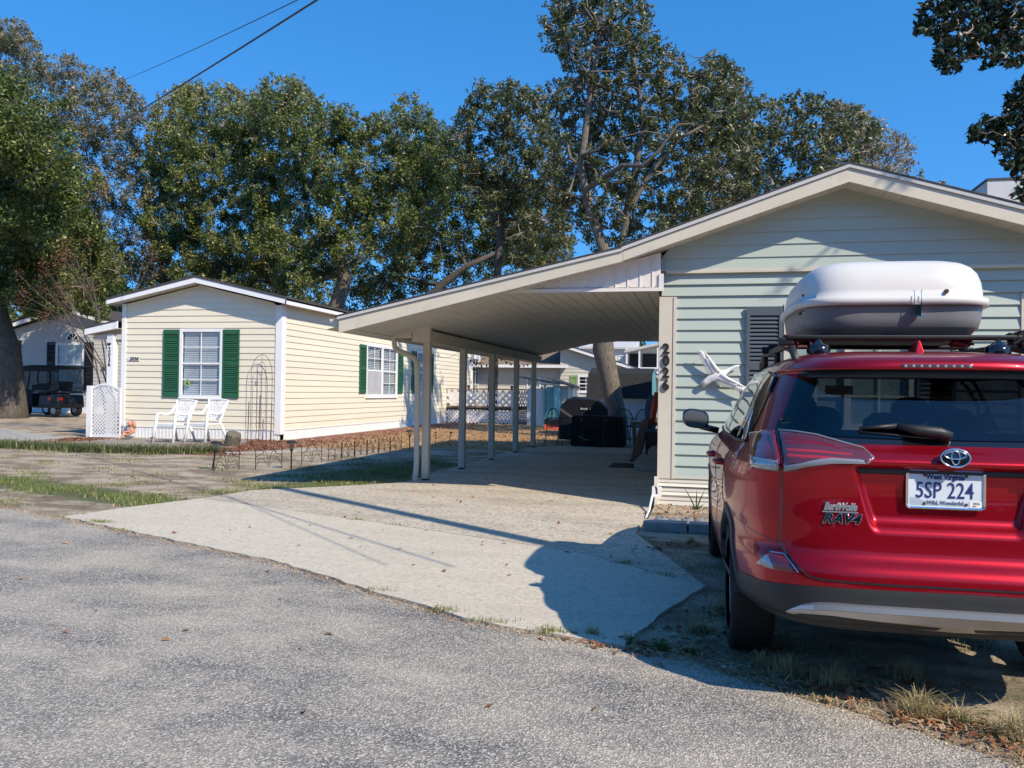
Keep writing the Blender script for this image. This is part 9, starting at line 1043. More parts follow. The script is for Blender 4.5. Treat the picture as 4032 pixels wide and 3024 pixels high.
# far woods closing the gaps low down
def woods(pts, seed, name='distant_woods'):
    R = np.random.RandomState(seed); CC = []
    for (x, y, z, r_) in pts:
        n = int(260*r_*r_); p = R.normal(size=(n, 3)); p /= np.linalg.norm(p, axis=1)[:, None]; p *= (R.rand(n, 1)**.33)*r_*np.array([1.2, .6, 1]); CC.append(np.array([x, y, z])+p)
    C_ = np.concatenate(CC); V, F_ = leaf_quads(C_, .26, R); o = fmesh(name, V, F_, np.clip(.36+R.normal(size=len(C_))*.2, 0, 1), 'leaf_oak'); return o
R_ = random.Random(9); wp_ = []
for k in range(70):
    x = -78+k*1.45; wp_.append((x+R_.uniform(-1, 1), 66+R_.uniform(-4, 4), R_.uniform(1.0, 4.0), R_.uniform(1.8, 3.0)))
    if x < -36 or x > 14: wp_.append((x, 66+R_.uniform(-4, 4), R_.uniform(4, 8), 2.6))
tag(woods(wp_, 12), 'low distant band of trees closing the view behind the houses', 'woods', kind='stuff')
R_ = random.Random(19); wp_ = []  # tree row added out of view to darken the shade and the car's reflections
for k in range(60):
    x = -45+k*1.55
    for z in (2, 5, 8): wp_.append((x+R_.uniform(-1, 1), -30+R_.uniform(-3, 3), z+R_.uniform(-1, 2.5), R_.uniform(1.8, 2.8)))
tag(woods(wp_, 13, 'sky_blocking_woods'), 'unseen trees added behind the viewer to cut low sky light, mirrored in the car', 'woods', kind='stuff')
# bare crape myrtle with rusty seed heads
cm = thing('crape_myrtle', 'bare shrub with thin pale stems and rusty seed heads beside the porch roof', 'shrub', (-18.2, 22.5, 0)); R = random.Random(4); a_ = MB(); H_ = []
for k in range(9):
    tx = -18.2+R.uniform(-3.2, 1.6); tz = R.uniform(3.9, 6.2); p0 = (-18.0+R.uniform(-.25, .25), 22.5, 0); p1 = (p0[0]+(tx-p0[0])*.25, 22.5+R.uniform(-.2, .2), tz*.45); p2 = (p0[0]+(tx-p0[0])*.6, 22.5+R.uniform(-.3, .3), tz*.78)
    a_.tube([p0, p1, p2, (tx, 22.5, tz)], [.028, .022, .014, .006], 5)
    for j in range(5):
        e = (tx+R.uniform(-.5, .5), 22.5+R.uniform(-.3, .3), tz+R.uniform(-.7, .45)); a_.tube([p2, e], [.009, .004], 4)
        H_.append(e)
a_.build('stems', 'bark', cm)
RN = np.random.RandomState(5); C_ = np.concatenate([np.array(e)+RN.normal(size=(60, 3))*np.array([.13, .1, .16]) for e in H_]); V, F_ = leaf_quads(C_, .028, RN); fmesh('seed_heads', V, F_, np.clip(RN.normal(size=len(C_))*.15+.2, 0, .6), 'deadleaf', cm)
# ================================================================== GROUND COVER
def blades(pts, h, wd, R, lean=.45, curve=.5):
    n = len(pts); P = np.asarray(pts, dtype=float); a = R.uniform(0, 2*pi, n); d = np.stack([np.cos(a), np.sin(a), np.zeros(n)], 1); s = np.stack([-np.sin(a), np.cos(a), np.zeros(n)], 1)
    hh = (h*R.uniform(.5, 1.3, n))[:, None]; l = R.uniform(0, lean, n)[:, None]*hh; w_ = (wd*R.uniform(.7, 1.3, n))[:, None]
    b0 = P-s*w_/2; b1 = P+s*w_/2; m = P+d*l*.45+np.array([0, 0, 1])*hh*.6; t = P+d*l*(1+curve)+np.array([0, 0, 1])*hh
    V = np.stack([b0, b1, m+s*w_*.35, m-s*w_*.35, t], 1); idx = np.arange(n)*5
    F_ = np.concatenate([np.stack([idx, idx+1, idx+2, idx+3], 1), np.stack([idx+3, idx+2, idx+4, idx+4], 1)]); return V.reshape(-1, 3), F_, n
def blade_obj(name, pts, h, wd, seed, mat, mean, sd_, label, cat='grass', lean=.45, curve=.5, var=None):
    R = np.random.RandomState(seed); n = len(pts); P = np.asarray(pts, dtype=float); a = R.uniform(0, 2*pi, n); d = np.stack([np.cos(a), np.sin(a), np.zeros(n)], 1); s = np.stack([-np.sin(a), np.cos(a), np.zeros(n)], 1)
    hh = ((h if hasattr(h, '__len__') else np.full(n, h))*R.uniform(.5, 1.3, n))[:, None]; l = R.uniform(0, lean, n)[:, None]*hh; w_ = (wd*R.uniform(.7, 1.3, n))[:, None]
    m = P+d*l*.45+np.array([0, 0, 1])*hh*.6; t = P+d*l*(1+curve)+np.array([0, 0, 1])*hh*(1-.25*l/np.maximum(hh, .001))
    V = np.stack([P-s*w_/2, P+s*w_/2, m+s*w_*.35, m-s*w_*.35, m-s*w_*.35, m+s*w_*.35, t+s*w_*.08, t-s*w_*.08], 1).reshape(-1, 3); i0 = np.arange(n)*8
    F_ = np.concatenate([np.stack([i0, i0+1, i0+2, i0+3], 1), np.stack([i0+4, i0+5, i0+6, i0+7], 1)])
    v = np.clip(mean+sd_*R.normal(size=n) if var is None else var+sd_*R.normal(size=n), 0, 1); o = fmesh(name, V, F_, np.concatenate([v, v]), mat); tag(o, label, cat, kind='stuff'); return o
R = np.random.RandomState(21)
def snoise(x, y): return sin(x*2.1+1.3*sin(y*1.7))*.5+sin(y*3.3+x*1.1+2)*.3+sin(x*5.2-y*4.1)*.2
def on_slab(x, y):
    if inpoly(x, y, [(-6.6, 7.5), (-6.12, 9.25), (-5.98, 10.2), (-4.4, 11.8), (-4.38, 18.6), (-.6, 18.6), (-.62, 9.9), (-.66, 8.38), (0.02, 6.2), (-.42, 4.6), (-3.3, 6.0)]): return True
    return False
def on_road(x, y):
    return y < xinterp(ROAD_EDGE, x)+.0
pts = []; hs_ = []
while len(pts) < 20000:
    x = R.uniform(-13, -4.4); y = R.uniform(7.2, 16); z = zone_at(x, y)[1]
    if z*.95+snoise(x*1.7, y*1.7)*.75-.36 > R.rand()*.8 and not on_slab(x, y) and not on_road(x, y+.02): pts.append((x, y, 0)); hs_.append(.045)
blade_obj('lawn_grass', pts, .045, .006, 22, 'grass', .50, .22, 'short green grass edging the drive and the lane at the left')
pts = []
while len(pts) < 5000:
    x = R.uniform(-14, -4.5); y = R.uniform(7.5, 17)
    if snoise(x*1.3, y*1.3)+.2 > R.rand() and not on_slab(x, y) and not on_road(x, y): pts.append((x, y, 0))
blade_obj('dry_grass', pts, .05, .006, 23, 'grass', .78, .12, 'thin dry grass scattered over the sandy lot')
# clumps of border grass
pts = []
for k in range(5200):
    t = R.rand(); P_ = interp([(-16.2, 15.9), (-14.6, 15.6), (-12.7, 15.2), (-11.0, 15.3), (-10.3, 16.0)], t); x, y = P_; k_ = .22+.05*sin(t*40)
    pts.append((x+R.normal()*.10, y+R.normal()*k_*.8, gz(x, y)))
blade_obj('border_grass', pts, .19, .014, 24, 'liriope', .45, .22, 'strip of arching border grass in front of the patio', lean=1.1, curve=.9)
# tufts by the lane at the lower right
TF = [(.42, 4.40, .9, 0), (.62, 4.32, .8, 0), (.30, 4.50, .5, .1), (.95, 4.02, 1.0, 0), (1.10, 3.95, .7, .6), (1.28, 3.86, 1.1, 0), (1.42, 3.72, 1.0, 0), (1.50, 3.58, .8, .5), (1.78, 3.62, 1.1, 0), (1.80, 3.46, .9, .5), (1.66, 3.30, 1.2, 0), (1.85, 3.22, 1.1, .2), (-.05, 4.62, .5, .9), (-.22, 4.66, .7, 1), (-.40, 4.74, .4, .7), (.0, 5.05, .8, .3), (.25, 4.85, .5, .9), (-.62, 4.80, .35, .5), (.15, 5.6, .7, .2), (-.1, 8.0, .5, .4), (-.4, 7.6, .4, .7), (1.0, 4.5, .8, .1), (1.9, 4.3, .6, .2), (2.3, 3.1, 1, .1), (2.15, 3.75, .6, .3)]
pts = []; hh = []; vv = []
for (x, y, s, g) in TF:
    for k in range(int(300*s)):
        r_ = abs(R.normal())*.05*s; a = R.uniform(0, 2*pi); px2, py2 = x+r_*cos(a)*1.25, y+r_*sin(a)*.9; pts.append((px2, py2, 0)); green = R.rand() < g
        hh.append((.045 if green else .085)*(.7+.5*s)*(1.15-min(.8, r_*5))); vv.append(.16 if green else .90)
blade_obj('roadside_tufts', pts, np.array(hh), .0042, 25, 'grass', .7, .09, 'dry straw-coloured grass tufts with green weeds along the lane beside the red car', lean=1.0, curve=.7, var=np.array(vv))
pts = []
while len(pts) < 9000:
    x = R.uniform(-.7, 2.6); y = R.uniform(3.0, 9)
    if snoise(x*2.2, y*2.2)+.15 > R.rand() and not on_slab(x, y) and not on_road(x, y): pts.append((x, y, 0))
blade_obj('dirt_grass', pts, .028, .004, 26, 'grass', .5, .3, 'sparse low grass on the dirt under and beside the red car')
pts = []
for (x, y, n) in ((-3.6, 8.27, 60), (-3.1, 8.07, 40), (-.62, 6.85, 90), (-.3, 6.5, 60), (-6.0, 7.3, 200), (-5.5, 6.98, 50), (-1.6, 5.05, 120), (-1.25, 4.88, 90), (-.85, 4.78, 160), (-2.2, 5.42, 60), (-4.35, 14.6, 40)):
    for k in range(n): pts.append((x+R.normal()*.07, y+R.normal()*.025, .015))
blade_obj('joint_weeds', pts, .035, .005, 27, 'grass', .62, .25, 'weeds growing along the slab joint and the lane edge')
def litter(name, pts, size, mat, label, cat, seed, mean=.5, flat=2.2, asp=.5):
    Rr = np.random.RandomState(seed); P = np.asarray(pts, dtype=float); n = len(P); nr = Rr.normal(size=(n, 3)); nr[:, 2] = abs(nr[:, 2])+flat; nr /= np.linalg.norm(nr, axis=1)[:, None]
    t = np.cross(nr, Rr.normal(size=(n, 3))); t /= np.linalg.norm(t, axis=1)[:, None]; b = np.cross(nr, t); s = size*Rr.uniform(.6, 1.3, size=(n, 1)); up = np.array([0, 0, 1])*s*.25
    V = np.stack([P-t*s, P-b*s*asp+up, P+t*s+up*.5, P+b*s*asp+up], 1).reshape(-1, 3); o = fmesh(name, V, np.arange(4*n).reshape(n, 4), np.clip(mean+Rr.normal(size=n)*.25, 0, 1), mat); tag(o, label, cat, kind='stuff')
pts = []
for k in range(120): pts.append((R.uniform(-12, 1.5), R.uniform(1.5, 9), .012))
for k in range(70): pts.append((R.uniform(-5, -.6), R.uniform(6, 13), .028))
for (x, y, s, g) in TF:
    for k in range(int(44*s)): pts.append((x+R.normal()*.15, y-.05+R.normal()*.08, .014))
for k in range(160): pts.append((R.uniform(-10, -5), R.uniform(8, 12), .01))
pts = [p for p in pts if not (p[0] > .0 and on_road(p[0], p[1]) and R.rand() < .9)]
litter('fallen_leaves', pts, .028, 'deadleaf', 'fallen brown oak leaves scattered on the ground', 'leaves', 31)
pts = []
for k in range(9000):
    x = R.uniform(-17, -9); y = R.uniform(15.5, 20.4)
    if zone_at(x, y)[2] > .35: pts.append((x, y, gz(x, y)+.015))
litter('red_mulch', pts, .035, 'deadleaf', 'reddish bark mulch round the yellow house', 'mulch', 32, .28, 1.0, .35)
pts = [p for p in [(R.uniform(-10.5, -3.6), R.uniform(17.5, 33), .012) for k in range(14000)] if zone_at(p[0], p[1])[0] > .4 and not on_slab(p[0], p[1])]
litter('pine_straw', pts, .075, 'deadleaf', 'bright orange-brown pine straw between the houses', 'pine straw', 33, .72, 1.8, .10)
pts = []
for (x, y, s, g) in TF:
    for k in range(int(130*s)): pts.append((x+R.normal()*.16, y+R.normal()*.10, .008))
pts = [p for p in pts if not on_slab(p[0], p[1])]
litter('dead_thatch', pts, .045, 'deadleaf', 'matted dead grass lying between the roadside tufts', 'thatch', 35, .85, 2.5, .07)
pts = []
for k in range(5200):
    x = R.uniform(-8, 2.6); pts.append((x, xinterp(ROAD_EDGE, x)+R.normal()*.05-.015+(.03 if x > -.4 else 0), .012 if x > -.4 or x < -6.6 else .014))
litter('edge_gravel', pts, .006, 'deadleaf', 'loose grit gathered along the lane edge', 'grit', 36, .95, 1.0, .7)
pts = []
for k in range(260):
    x = R.uniform(-.55, .4); y = R.uniform(9.0, 10.28); pts.append((x, y, .066))
litter('bed_chips', pts, .022, 'deadleaf', 'leaf litter and shell chips in the bed below the green house', 'leaf litter', 34, .7, 1.2, .6)
for (x, y, s) in ((-.08, 9.97, 1.0), (.21, 9.83, .8)):
    b = thing('spiky_plant', 'three-leaved spiky plant in the bed below the skirting, %s' % ('nearer the house corner' if s == 1 else 'nearer the red car'), 'plant', (x, y, 0)); m = MB()
    for a, l in ((-.5, .30), (.02, .24), (.38, .26), (.9, .12), (-1.0, .1)):
        m.tube([(x, y, .05), (x+sin(a)*l*.5, y-.01, .06+cos(a)*l*.55*s), (x+sin(a)*l*1.0, y-.03, .06+cos(a)*l*s)], [.009, .007, .001], 4)
    m.build('leaves', 'liriope', b)
# ================================================================== OBJECTS ON AND ROUND THE GREEN HOUSE
gp = thing('goose_plaque', 'white flying goose wall plaque on the green siding', 'wall ornament', (.15, 10.79, 1.7))
YO = 10.74
g = MB(); g.tube([(-.035, YO, 1.535), (.02, YO, 1.575), (.08, YO-.01, 1.62), (.15, YO-.02, 1.655), (.21, YO-.015, 1.675), (.26, YO, 1.70), (.31, YO+.005, 1.735), (.355, YO+.01, 1.762), (.385, YO+.01, 1.772), (.425, YO+.01, 1.782)], [.042, .040, .052, .066, .055, .030, .021, .020, .017, .005], 12)
g.v = [(x, YO+(y-YO)*.6, z) for x, y, z in g.v]; g.build('body', 'plaque_white', gp, smooth=True)
def wing(root_, tip, back, n, name):
    m = MB(); a, b, c = Vector(root_), Vector(tip), Vector(back)
    for i in range(n):
        t = i/(n-1); s = a.lerp(b, t*.93); e = s+(c-a)*(1-.45*t)+(b-a)*(.10+.12*t); m.tube([s, s.lerp(e, .5)+Vector((0, -.006-.004*(i % 2), 0)), e], [.005, .0085, .003], 5)
    m.tube([a, a.lerp(b, .35)+Vector((0, -.02, 0)), a.lerp(b, .7)+Vector((0, -.015, 0)), b], [.036, .022, .014, .006], 8)
    for i in range(n-4):
        t = i/(n-1); s = a.lerp(b, t*.8); e = s+(c-a)*(.55-.2*t)+(b-a)*.06; m.tube([s+Vector((0, -.018, 0)), e+Vector((0, -.014, 0))], [.009, .006], 5)
    m.build(name, 'plaque_white', gp, smooth=True)
wing((.17, YO-.015, 1.69), (-.01, YO-.05, 1.955), (.045, YO-.03, 1.645), 21, 'wing')
wing((.19, YO-.02, 1.655), (.50, YO-.05, 1.505), (.10, YO-.03, 1.555), 24, 'wing')
cut = tag(MB().prism([(-.64, .10), (-.52, .10), (-.515, .23), (-.635, .24)], front(10.70), -.004, .004).build('sheet_metal_guard', 'white_vinyl'), 'bent rusty-marked white metal scrap against the skirting corner', 'metal scrap')
tag(MB().prism([(-.585, .14), (-.565, .14), (-.57, .21), (-.59, .24), (-.60, .235), (-.59, .19)], front(10.694), -.002, .002).build('rust_mark', 'rusty'), 'rust streak on the white metal scrap', 'rust'); bpy.data.objects['rust_mark'].parent = bpy.data.objects['sheet_metal_guard']
for k in ('label', 'category'): del bpy.data.objects['rust_mark'][k]
for q in [o for o in bpy.data.objects if o.parent == gp]+[bpy.data.objects['sheet_metal_guard'], bpy.data.objects['rust_mark']]: rescale(q)
m = MB(); m.tube([(-.62, 9.36, .03), (-.615, 9.8, .05), (-.605, 10.2, .17)], [.012, .012, .014], 6); tag(m.build('white_pipe', 'white_vinyl'), 'thin white pipe slanting beside the flower bed', 'pipe')
for k, (x0, x1) in enumerate(((-.60, -.16), (-.14, .32))):
    m = MB(); m.box(x0, x1, 8.62, 8.80, 0, .10); o = m.build('concrete_block', 'conc_block', bevel=.008); tag(o, ['long concrete block edging the bed, touching the drive', 'concrete block edging the bed beside the red car tyre'][k], 'edging block')
for k, (x, y) in enumerate([(-.44, 9.05), (-.30, 9.0), (-.17, 9.02), (-.03, 9.0)]):
    m = MB(); rr = random.Random(k)
    m.lathe([(.0, 0), (.07, .0), (.075, .05), (.05, .09), (0, .10)], (0, 0, 0), 9); m.v = [(x+v[0]*(1.0+.3*rr.random())*1.0, y+v[1]*.7, v[2]*(1.0 if v[2] == 0 else rr.uniform(.8, 1.1))) for v in m.v]
    o = m.build('edging_stone', 'stone'); tag(o, ['rough grey edging stone nearest the white pipe', 'second grey edging stone from the white pipe', 'third grey edging stone from the white pipe', 'grey edging stone nearest the red car'][k], 'stone', 'rough stones behind the concrete blocks')
# ---- things in the carport
tag(MB().box(-1.74, -1.25, 15.55, 16.42, .02, .035).build('doormat', 'rubber', bevel=.004), 'dark rubber doormat on the carport floor', 'doormat')
t = thing('entry_steps', 'low painted wooden steps against the house side in the carport', 'steps', (-.9, 16, 0)); MB().box(-1.22, -.60, 15.0, 16.6, .02, .20).build('lower_step', 'conc_path', t, bevel=.01); MB().box(-1.0, -.60, 15.3, 16.6, .20, .38).build('upper_step', 'conc_path', t, bevel=.01)
t = thing('wooden_planks', 'bundle of old wooden planks leaning by the steps in the carport', 'planks', (-1.4, 17, 0))
for k in range(4): m = MB(); m.beam((-1.44+.045*k, 16.95+.02*k, .03), (-1.26+.045*k, 17.6, .80+.02*k), .035, .09); m.build('plank', 'wood_old', t)
t = thing('work_table', 'rough wooden table at the back of the carport', 'table', (-1.35, 18.2, 0)); MB().box(-1.55, -.95, 18.0, 18.5, .72, .78).build('table_top', 'wood_old', t); 
for x in (-1.50, -1.1): MB().box(x, x+.06, 18.1, 18.16, .02, .72).build('leg', 'wood_old', t)
t = thing('bodyboard', 'blue bodyboard with a yellow-green rim standing at the carport wall', 'bodyboard', (-1.1, 18, 0)); P_ = lambda u, o, z: (u-.0, 18.0-o, z)
MB().prism([(-1.12+.13*cos(a)*(1 if sin(a) > 0 else .9), .98+.42*sin(a)) for a in np.linspace(0, 2*pi, 24, endpoint=False)], P_, -.02, .02).build('deck', 'blue_board', t); MB().tube([(-1.12+.135*cos(a), 18.0, .98+.425*sin(a)) for a in np.linspace(-2.6, -.2, 14)], .014, 6).build('rim', 'yellow_foam', t)
m = MB(); m.tube([(-1.08, 17.6, .75), (-1.04, 17.62, 1.0), (-.99, 17.62, 1.30), (-.97, 17.62, 1.44)], [.055, .065, .065, .055], 12); tag(m.build('foam_roll', 'red_foam', smooth=True), 'mottled red foam roll leaning beside the bodyboard', 'foam roll')
t = thing('storage_bin', 'dark storage bin on the floor near the rear of the carport', 'bin', (-.95, 17.6, 0)); MB().box(-1.18, -.72, 17.3, 17.9, .03, .62).build('tub', 'black_plastic', t, bevel=.02); MB().box(-1.20, -.70, 17.28, 17.92, .62, .66).build('lid', 'blue_board', t, bevel=.01)
# ---- covered grill, covered table and wire chairs
gr = thing('covered_grill', 'grill under a black fabric cover with a small flame logo', 'grill', (-3.2, 23, 0)); m = MB()
cr = [(-3.95, .10), (-3.92, .9), (-3.90, 1.02), (-3.70, 1.22), (-3.52, 1.29), (-2.95, 1.25), (-2.72, 1.12), (-2.58, .95), (-2.55, .10)]
yy = [22.65, 22.72, 23.1, 23.35]; sc_ = [.96, 1.0, 1.0, .94]; R = random.Random(6)
for y, s in zip(yy, sc_):
    for x, z in cr: m.v.append((-3.25+(x+3.25)*s+R.uniform(-.02, .02), y+R.uniform(-.02, .02), z*(s if z > 1.0 else 1)+R.uniform(-.012, .012)))
n = len(cr)
for j in range(3):
    for i in range(n-1): m.f.append((j*n+i, j*n+i+1, (j+1)*n+i+1, (j+1)*n+i)); m.m.append(0)
m.f += [tuple(range(n)), tuple(range(3*n, 4*n))[::-1]]; m.m += [0, 0]; m.build('cover', 'black_cover', gr)
text('BLACK', .065, .001, 'plaque_white', 'logo', mtx_front(-3.22, 22.62, .96), gr, bold=.001)
MB().prism([(-3.08, .93), (-3.04, .93), (-3.035, .97), (-3.06, 1.01), (-3.065, .98), (-3.085, .96)], front(22.62), 0, .003).build('logo_flame', 'plaque_white', gr)
tb = thing('covered_table', 'patio table under a black cover reaching the ground beneath the leaning oak', 'table', (-2.7, 21.6, 0)); m = MB(); R = random.Random(8)
def skirt(x0, x1, y0, y1, zt, fl, n=60):
    per = [(x0+(x1-x0)*i/n, y0) for i in range(n)]+[(x1, y0+(y1-y0)*i/20) for i in range(20)]+[(x1-(x1-x0)*i/n, y1) for i in range(n)]+[(x0, y1-(y1-y0)*i/20) for i in range(20)]
    mm = MB(); N_ = len(per); cx_, cy_ = (x0+x1)/2, (y0+y1)/2
    for k, (z, s, am) in enumerate(((zt, .97, 0), (zt-.03, 1.0, .0), (zt*.5, 1.01, .012), (.02, 1.03, fl))):
        for i, (x, y) in enumerate(per): w_ = am*sin(i*1.1+k); mm.v.append((cx_+(x-cx_)*(s+w_), cy_+(y-cy_)*(s+w_), z))
    for k in range(3):
        for i in range(N_): mm.f.append((k*N_+i, k*N_+(i+1) % N_, (k+1)*N_+(i+1) % N_, (k+1)*N_+i)); mm.m.append(0)
    mm.f.append(tuple(range(N_))); mm.m.append(0); return mm
skirt(-3.38, -2.05, 21.5, 22.25, .80, .03).build('cover', 'black_cloth', tb)
m = MB(); m.tube([(-3.17, 21.44, .27), (-3.08, 21.42, .22), (-2.98, 21.42, .185), (-2.9, 21.42, .175)], .011, 6); m.build('cord', 'lime_shutter', tb)
def wire_chair(x, y, rot, label, high=False):
    t = thing('wire_chair', label, 'chair', (0, 0, 0), 'black wire patio chairs round the covered table'); ORG[t] = Vector((0, 0, 0))
    m = MB(); w_ = .24
    m.tube([(w_*cos(a), .25+.06*sin(a)*0+.0, .45+.42*max(0, sin(a))**.7+(0 if 0 < a < pi else 0)) for a in np.linspace(0, pi, 20)], .012, 6)
    for k in range(9):
        u = -.2+.05*k; top = .45+.42*max(0, sqrt(max(0, 1-(u/w_)**2)))**.7; m.tube([(u, .25, .45), (u, .26, top)], .004, 4)
    for z in (.55, .64, .73): 
        u = w_*.95; m.tube([(-u, .25, z), (0, .27, z), (u, .25, z)], .003, 4)
    m.build('backrest', 'black_metal', t)
    m = MB(); m.tube([(-.23, .24, .45), (-.25, -.2, .45), (.25, -.2, .45), (.23, .24, .45), (-.23, .24, .45)], .011, 6)
    for k in range(9): u = -.2+.05*k; m.tube([(u, -.2, .45), (u, .24, .45)], .004, 4)
    m.build('seat', 'black_metal', t)
    for sx in (-1, 1):
        m = MB(); m.tube([(sx*.24, .25, .62), (sx*.30, .0, .66), (sx*.28, -.18, .62), (sx*.25, -.2, .45)], .011, 6); m.build('armrest', 'black_metal', t)
        m = MB(); m.tube([(sx*.23, .24, .45), (sx*.24, .30, 0)], .011, 6); m.build('leg', 'black_metal', t)
        m = MB(); m.tube([(sx*.25, -.2, .45), (sx*.25, -.24, 0)], .011, 6); m.build('leg', 'black_metal', t)
    t.location = (x, y, .0); t.rotation_euler = (0, 0, rot); t.scale = (1.12, 1.12, 1.12); return t
wire_chair(-3.72, 21.85, radians(62), 'black wire chair at the left end of the covered table')
wire_chair(-1.75, 22.6, radians(-30), 'black wire chair in front of the pale shed wall, right of the trunk')
wire_chair(-2.75, 21.15, radians(180), 'black wire chair pushed in at the front of the covered table')
wire_chair(-2.2, 22.75, radians(-5), 'black wire chair behind the table in front of the oak trunk')
# ================================================================== OUTBUILDINGS BEHIND
ds = thing('barn_shed', 'dark-roofed barn shed with pale walls behind the leaning oak', 'shed', (-2.6, 27, 0)); P_ = front(26.0)
MB().box(-3.50, -1.62, 26.0, 28.4, 0, 1.27).build('wall', 'pale_panel', ds)
m = MB(); pr = [(25.85, 1.24), (26.25, 2.02), (27.2, 2.22), (28.15, 2.02), (28.55, 1.24)]; m.add([(-3.62, y, z) for y, z in pr]+[(-1.60, y, z) for y, z in pr], [(i, i+1, 6+i, 5+i) for i in range(4)]); m.build('roof', 'dark_shingle', ds)
m = MB(); m.add([(x, y+(.02 if y < 27 else -.02), z-.03) for x in (-1.60,) for y, z in pr]+[(-1.62, 28.4, 0), (-1.62, 26.0, 0)], [tuple(range(7))]); m.add([(-3.6, y, z-.03) for y, z in pr], [tuple(range(5))]); m.build('gable_end', 'teal', ds)
MB().box(-3.50, -1.62, 25.97, 26.0, 1.14, 1.24).build('trim', 'white_vinyl', ds)
bh = thing('beige_house', 'beige house with light green shutters seen under the carport', 'house', (-5, 40, 0)); PB = front(40)
m = siding(PB, .0, 3.8, .17, const(-6.9), lambda q: min(.5, -3.6+(2.62-q)/.316), [(-6.02, -4.9, 1.41, 2.24)]); m.build('wall', 'beige_siding', bh)
m = MB(); slopebeam(m, (-7.1, 3.85), (.8, 1.35), 39.6, 39.66, 3.70, 1.20); m.build('fascia', 'white_vinyl', bh)
m = MB(); slopebeam(m, (-7.1, 3.89), (.8, 1.39), 39.58, 48, 3.855, 1.355); m.build('roof', 'shingle', bh)
window(PB, -6.02, -4.9, 1.41, 2.24, bh, cols=3, rows=2, fw=.09, blinds=False); shutter(PB, -6.38, -6.06, 1.41, 2.24, 'lime_shutter', bh, tiers=1, arch=True)
m = siding(front(40.2), 0, 2.75, .17, const(-12.5), const(-6.6)); m.build('wing_wall', 'beige_siding', bh)
m = MB(); m.quad((-12.8, 39.7, 2.72), (-6.45, 39.7, 2.66), (-7.0, 44, 3.9), (-12.8, 44, 3.9)); m.build('wing_roof', 'brown_shingle', bh)
MB().box(-12.8, -6.45, 39.62, 39.7, 2.58, 2.72).build('gutter', 'white_vinyl', bh)
window(front(40.2), -8.6, -7.9, 1.1, 2.1, bh, cols=1, rows=1, blinds=False)
ls = thing('small_shed', 'small beige clapboard shed with a sloping grey roof', 'shed', (-6, 36, 0)); siding(front(36), 0, 1.68, .13, const(-6.50), const(-5.82)).build('wall', 'beige_siding', ls); MB().box(-6.5, -5.65, 36.02, 38, 0, 1.66).build('side_wall', 'beige_siding', ls)
m = MB(); m.hexa([(-6.75, 35.7, 1.98), (-5.55, 35.7, 1.60), (-5.55, 38, 1.60), (-6.75, 38, 1.98), (-6.75, 35.7, 2.05), (-5.55, 35.7, 1.67), (-5.55, 38, 1.67), (-6.75, 38, 2.05)]); m.build('roof', 'brown_shingle', ls); MB().box(-5.84, -5.72, 35.96, 36, 0, 1.66).build('corner_board', 'white_vinyl', ls)
ts = thing('teal_shed', 'teal and white shed with a thin dark lean-to roof', 'shed', (-6.6, 34, 0)); MB().box(-7.25, -6.42, 34, 36, 0, 1.55).build('wall', 'pale_panel', ts); MB().box(-6.42, -6.12, 33.95, 36, 0, 1.62).build('door', 'teal', ts)
for x in (-6.52, -6.14): MB().box(x, x+.07, 33.9, 33.97, 0, 1.72).build('post', 'teal', ts)
m = MB(); m.hexa([(-7.7, 33.6, 2.02), (-5.98, 33.6, 1.74), (-5.98, 35.5, 1.74), (-7.7, 35.5, 2.02), (-7.7, 33.6, 2.06), (-5.98, 33.6, 1.78), (-5.98, 35.5, 1.78), (-7.7, 35.5, 2.06)]); m.build('roof', 'shingle', ts)
t = thing('toolbox', 'small dark red and black toolbox on the ground beside the teal shed', 'toolbox', (-5.9, 30, 0)); m = MB(); m.box(-5.75, -5.2, 30, 30.4, .0, .20); m.build('tray', 'red_foam', t, bevel=.02); m = MB(); m.box(-5.75, -5.2, 30, 30.4, .2, .42); m.build('cover', 'black_plastic', t, bevel=.04)
wb = thing('white_building', 'far white two-storey building with dark screened porches', 'building', (-3, 56, 0)); siding(front(55), 0, 4.35, .2, const(-8), const(0)).build('wall', 'white_vinyl', wb)
m = MB(); m.hexa([(-8.2, 54.7, 4.3), (-4.6, 54.7, 4.3), (-4.6, 60, 4.6), (-8.2, 60, 4.6), (-8.2, 54.7, 4.42), (-4.6, 54.7, 4.42), (-4.6, 60, 5.3), (-8.2, 60, 5.3)]); m.hexa([(-5.0, 53, 3.98), (.4, 53, 5.2), (.4, 60, 5.2), (-5.0, 60, 3.98), (-5.0, 53, 4.15), (.4, 53, 5.37), (.4, 60, 5.37), (-5.0, 60, 4.15)]); m.build('roof', 'grey_siding', wb)
m = MB()
for x0, x1 in ((-4.85, -4.15), (-4.0, -3.0), (-2.85, -1.9)): m.box(x0, x1, 54.9, 54.95, 3.05, 4.0)
m.build('porch_screen', 'room_dark', wb); m = MB()
for x in (-4.92, -4.12, -2.97, -1.85): m.box(x, x+.10, 53.1, 53.2, 0, 4.3)
m.box(-5.0, 0, 53.0, 53.2, 2.95, 3.05); m.build('porch_post', 'white_vinyl', wb)
for x in (-6.4, -5.6): window(front(55), x, x+.5, 3.4, 3.9, wb, cols=1, rows=1, blinds=False)
pl = thing('palm_tree', 'small palm crown showing beyond the white building', 'palm', (-5.2, 62, 0)); MB().tube([(-5.2, 62, 0), (-5.2, 62, 4.4)], .16, 8).build('trunk', 'bark', pl); R = np.random.RandomState(3); m = MB()
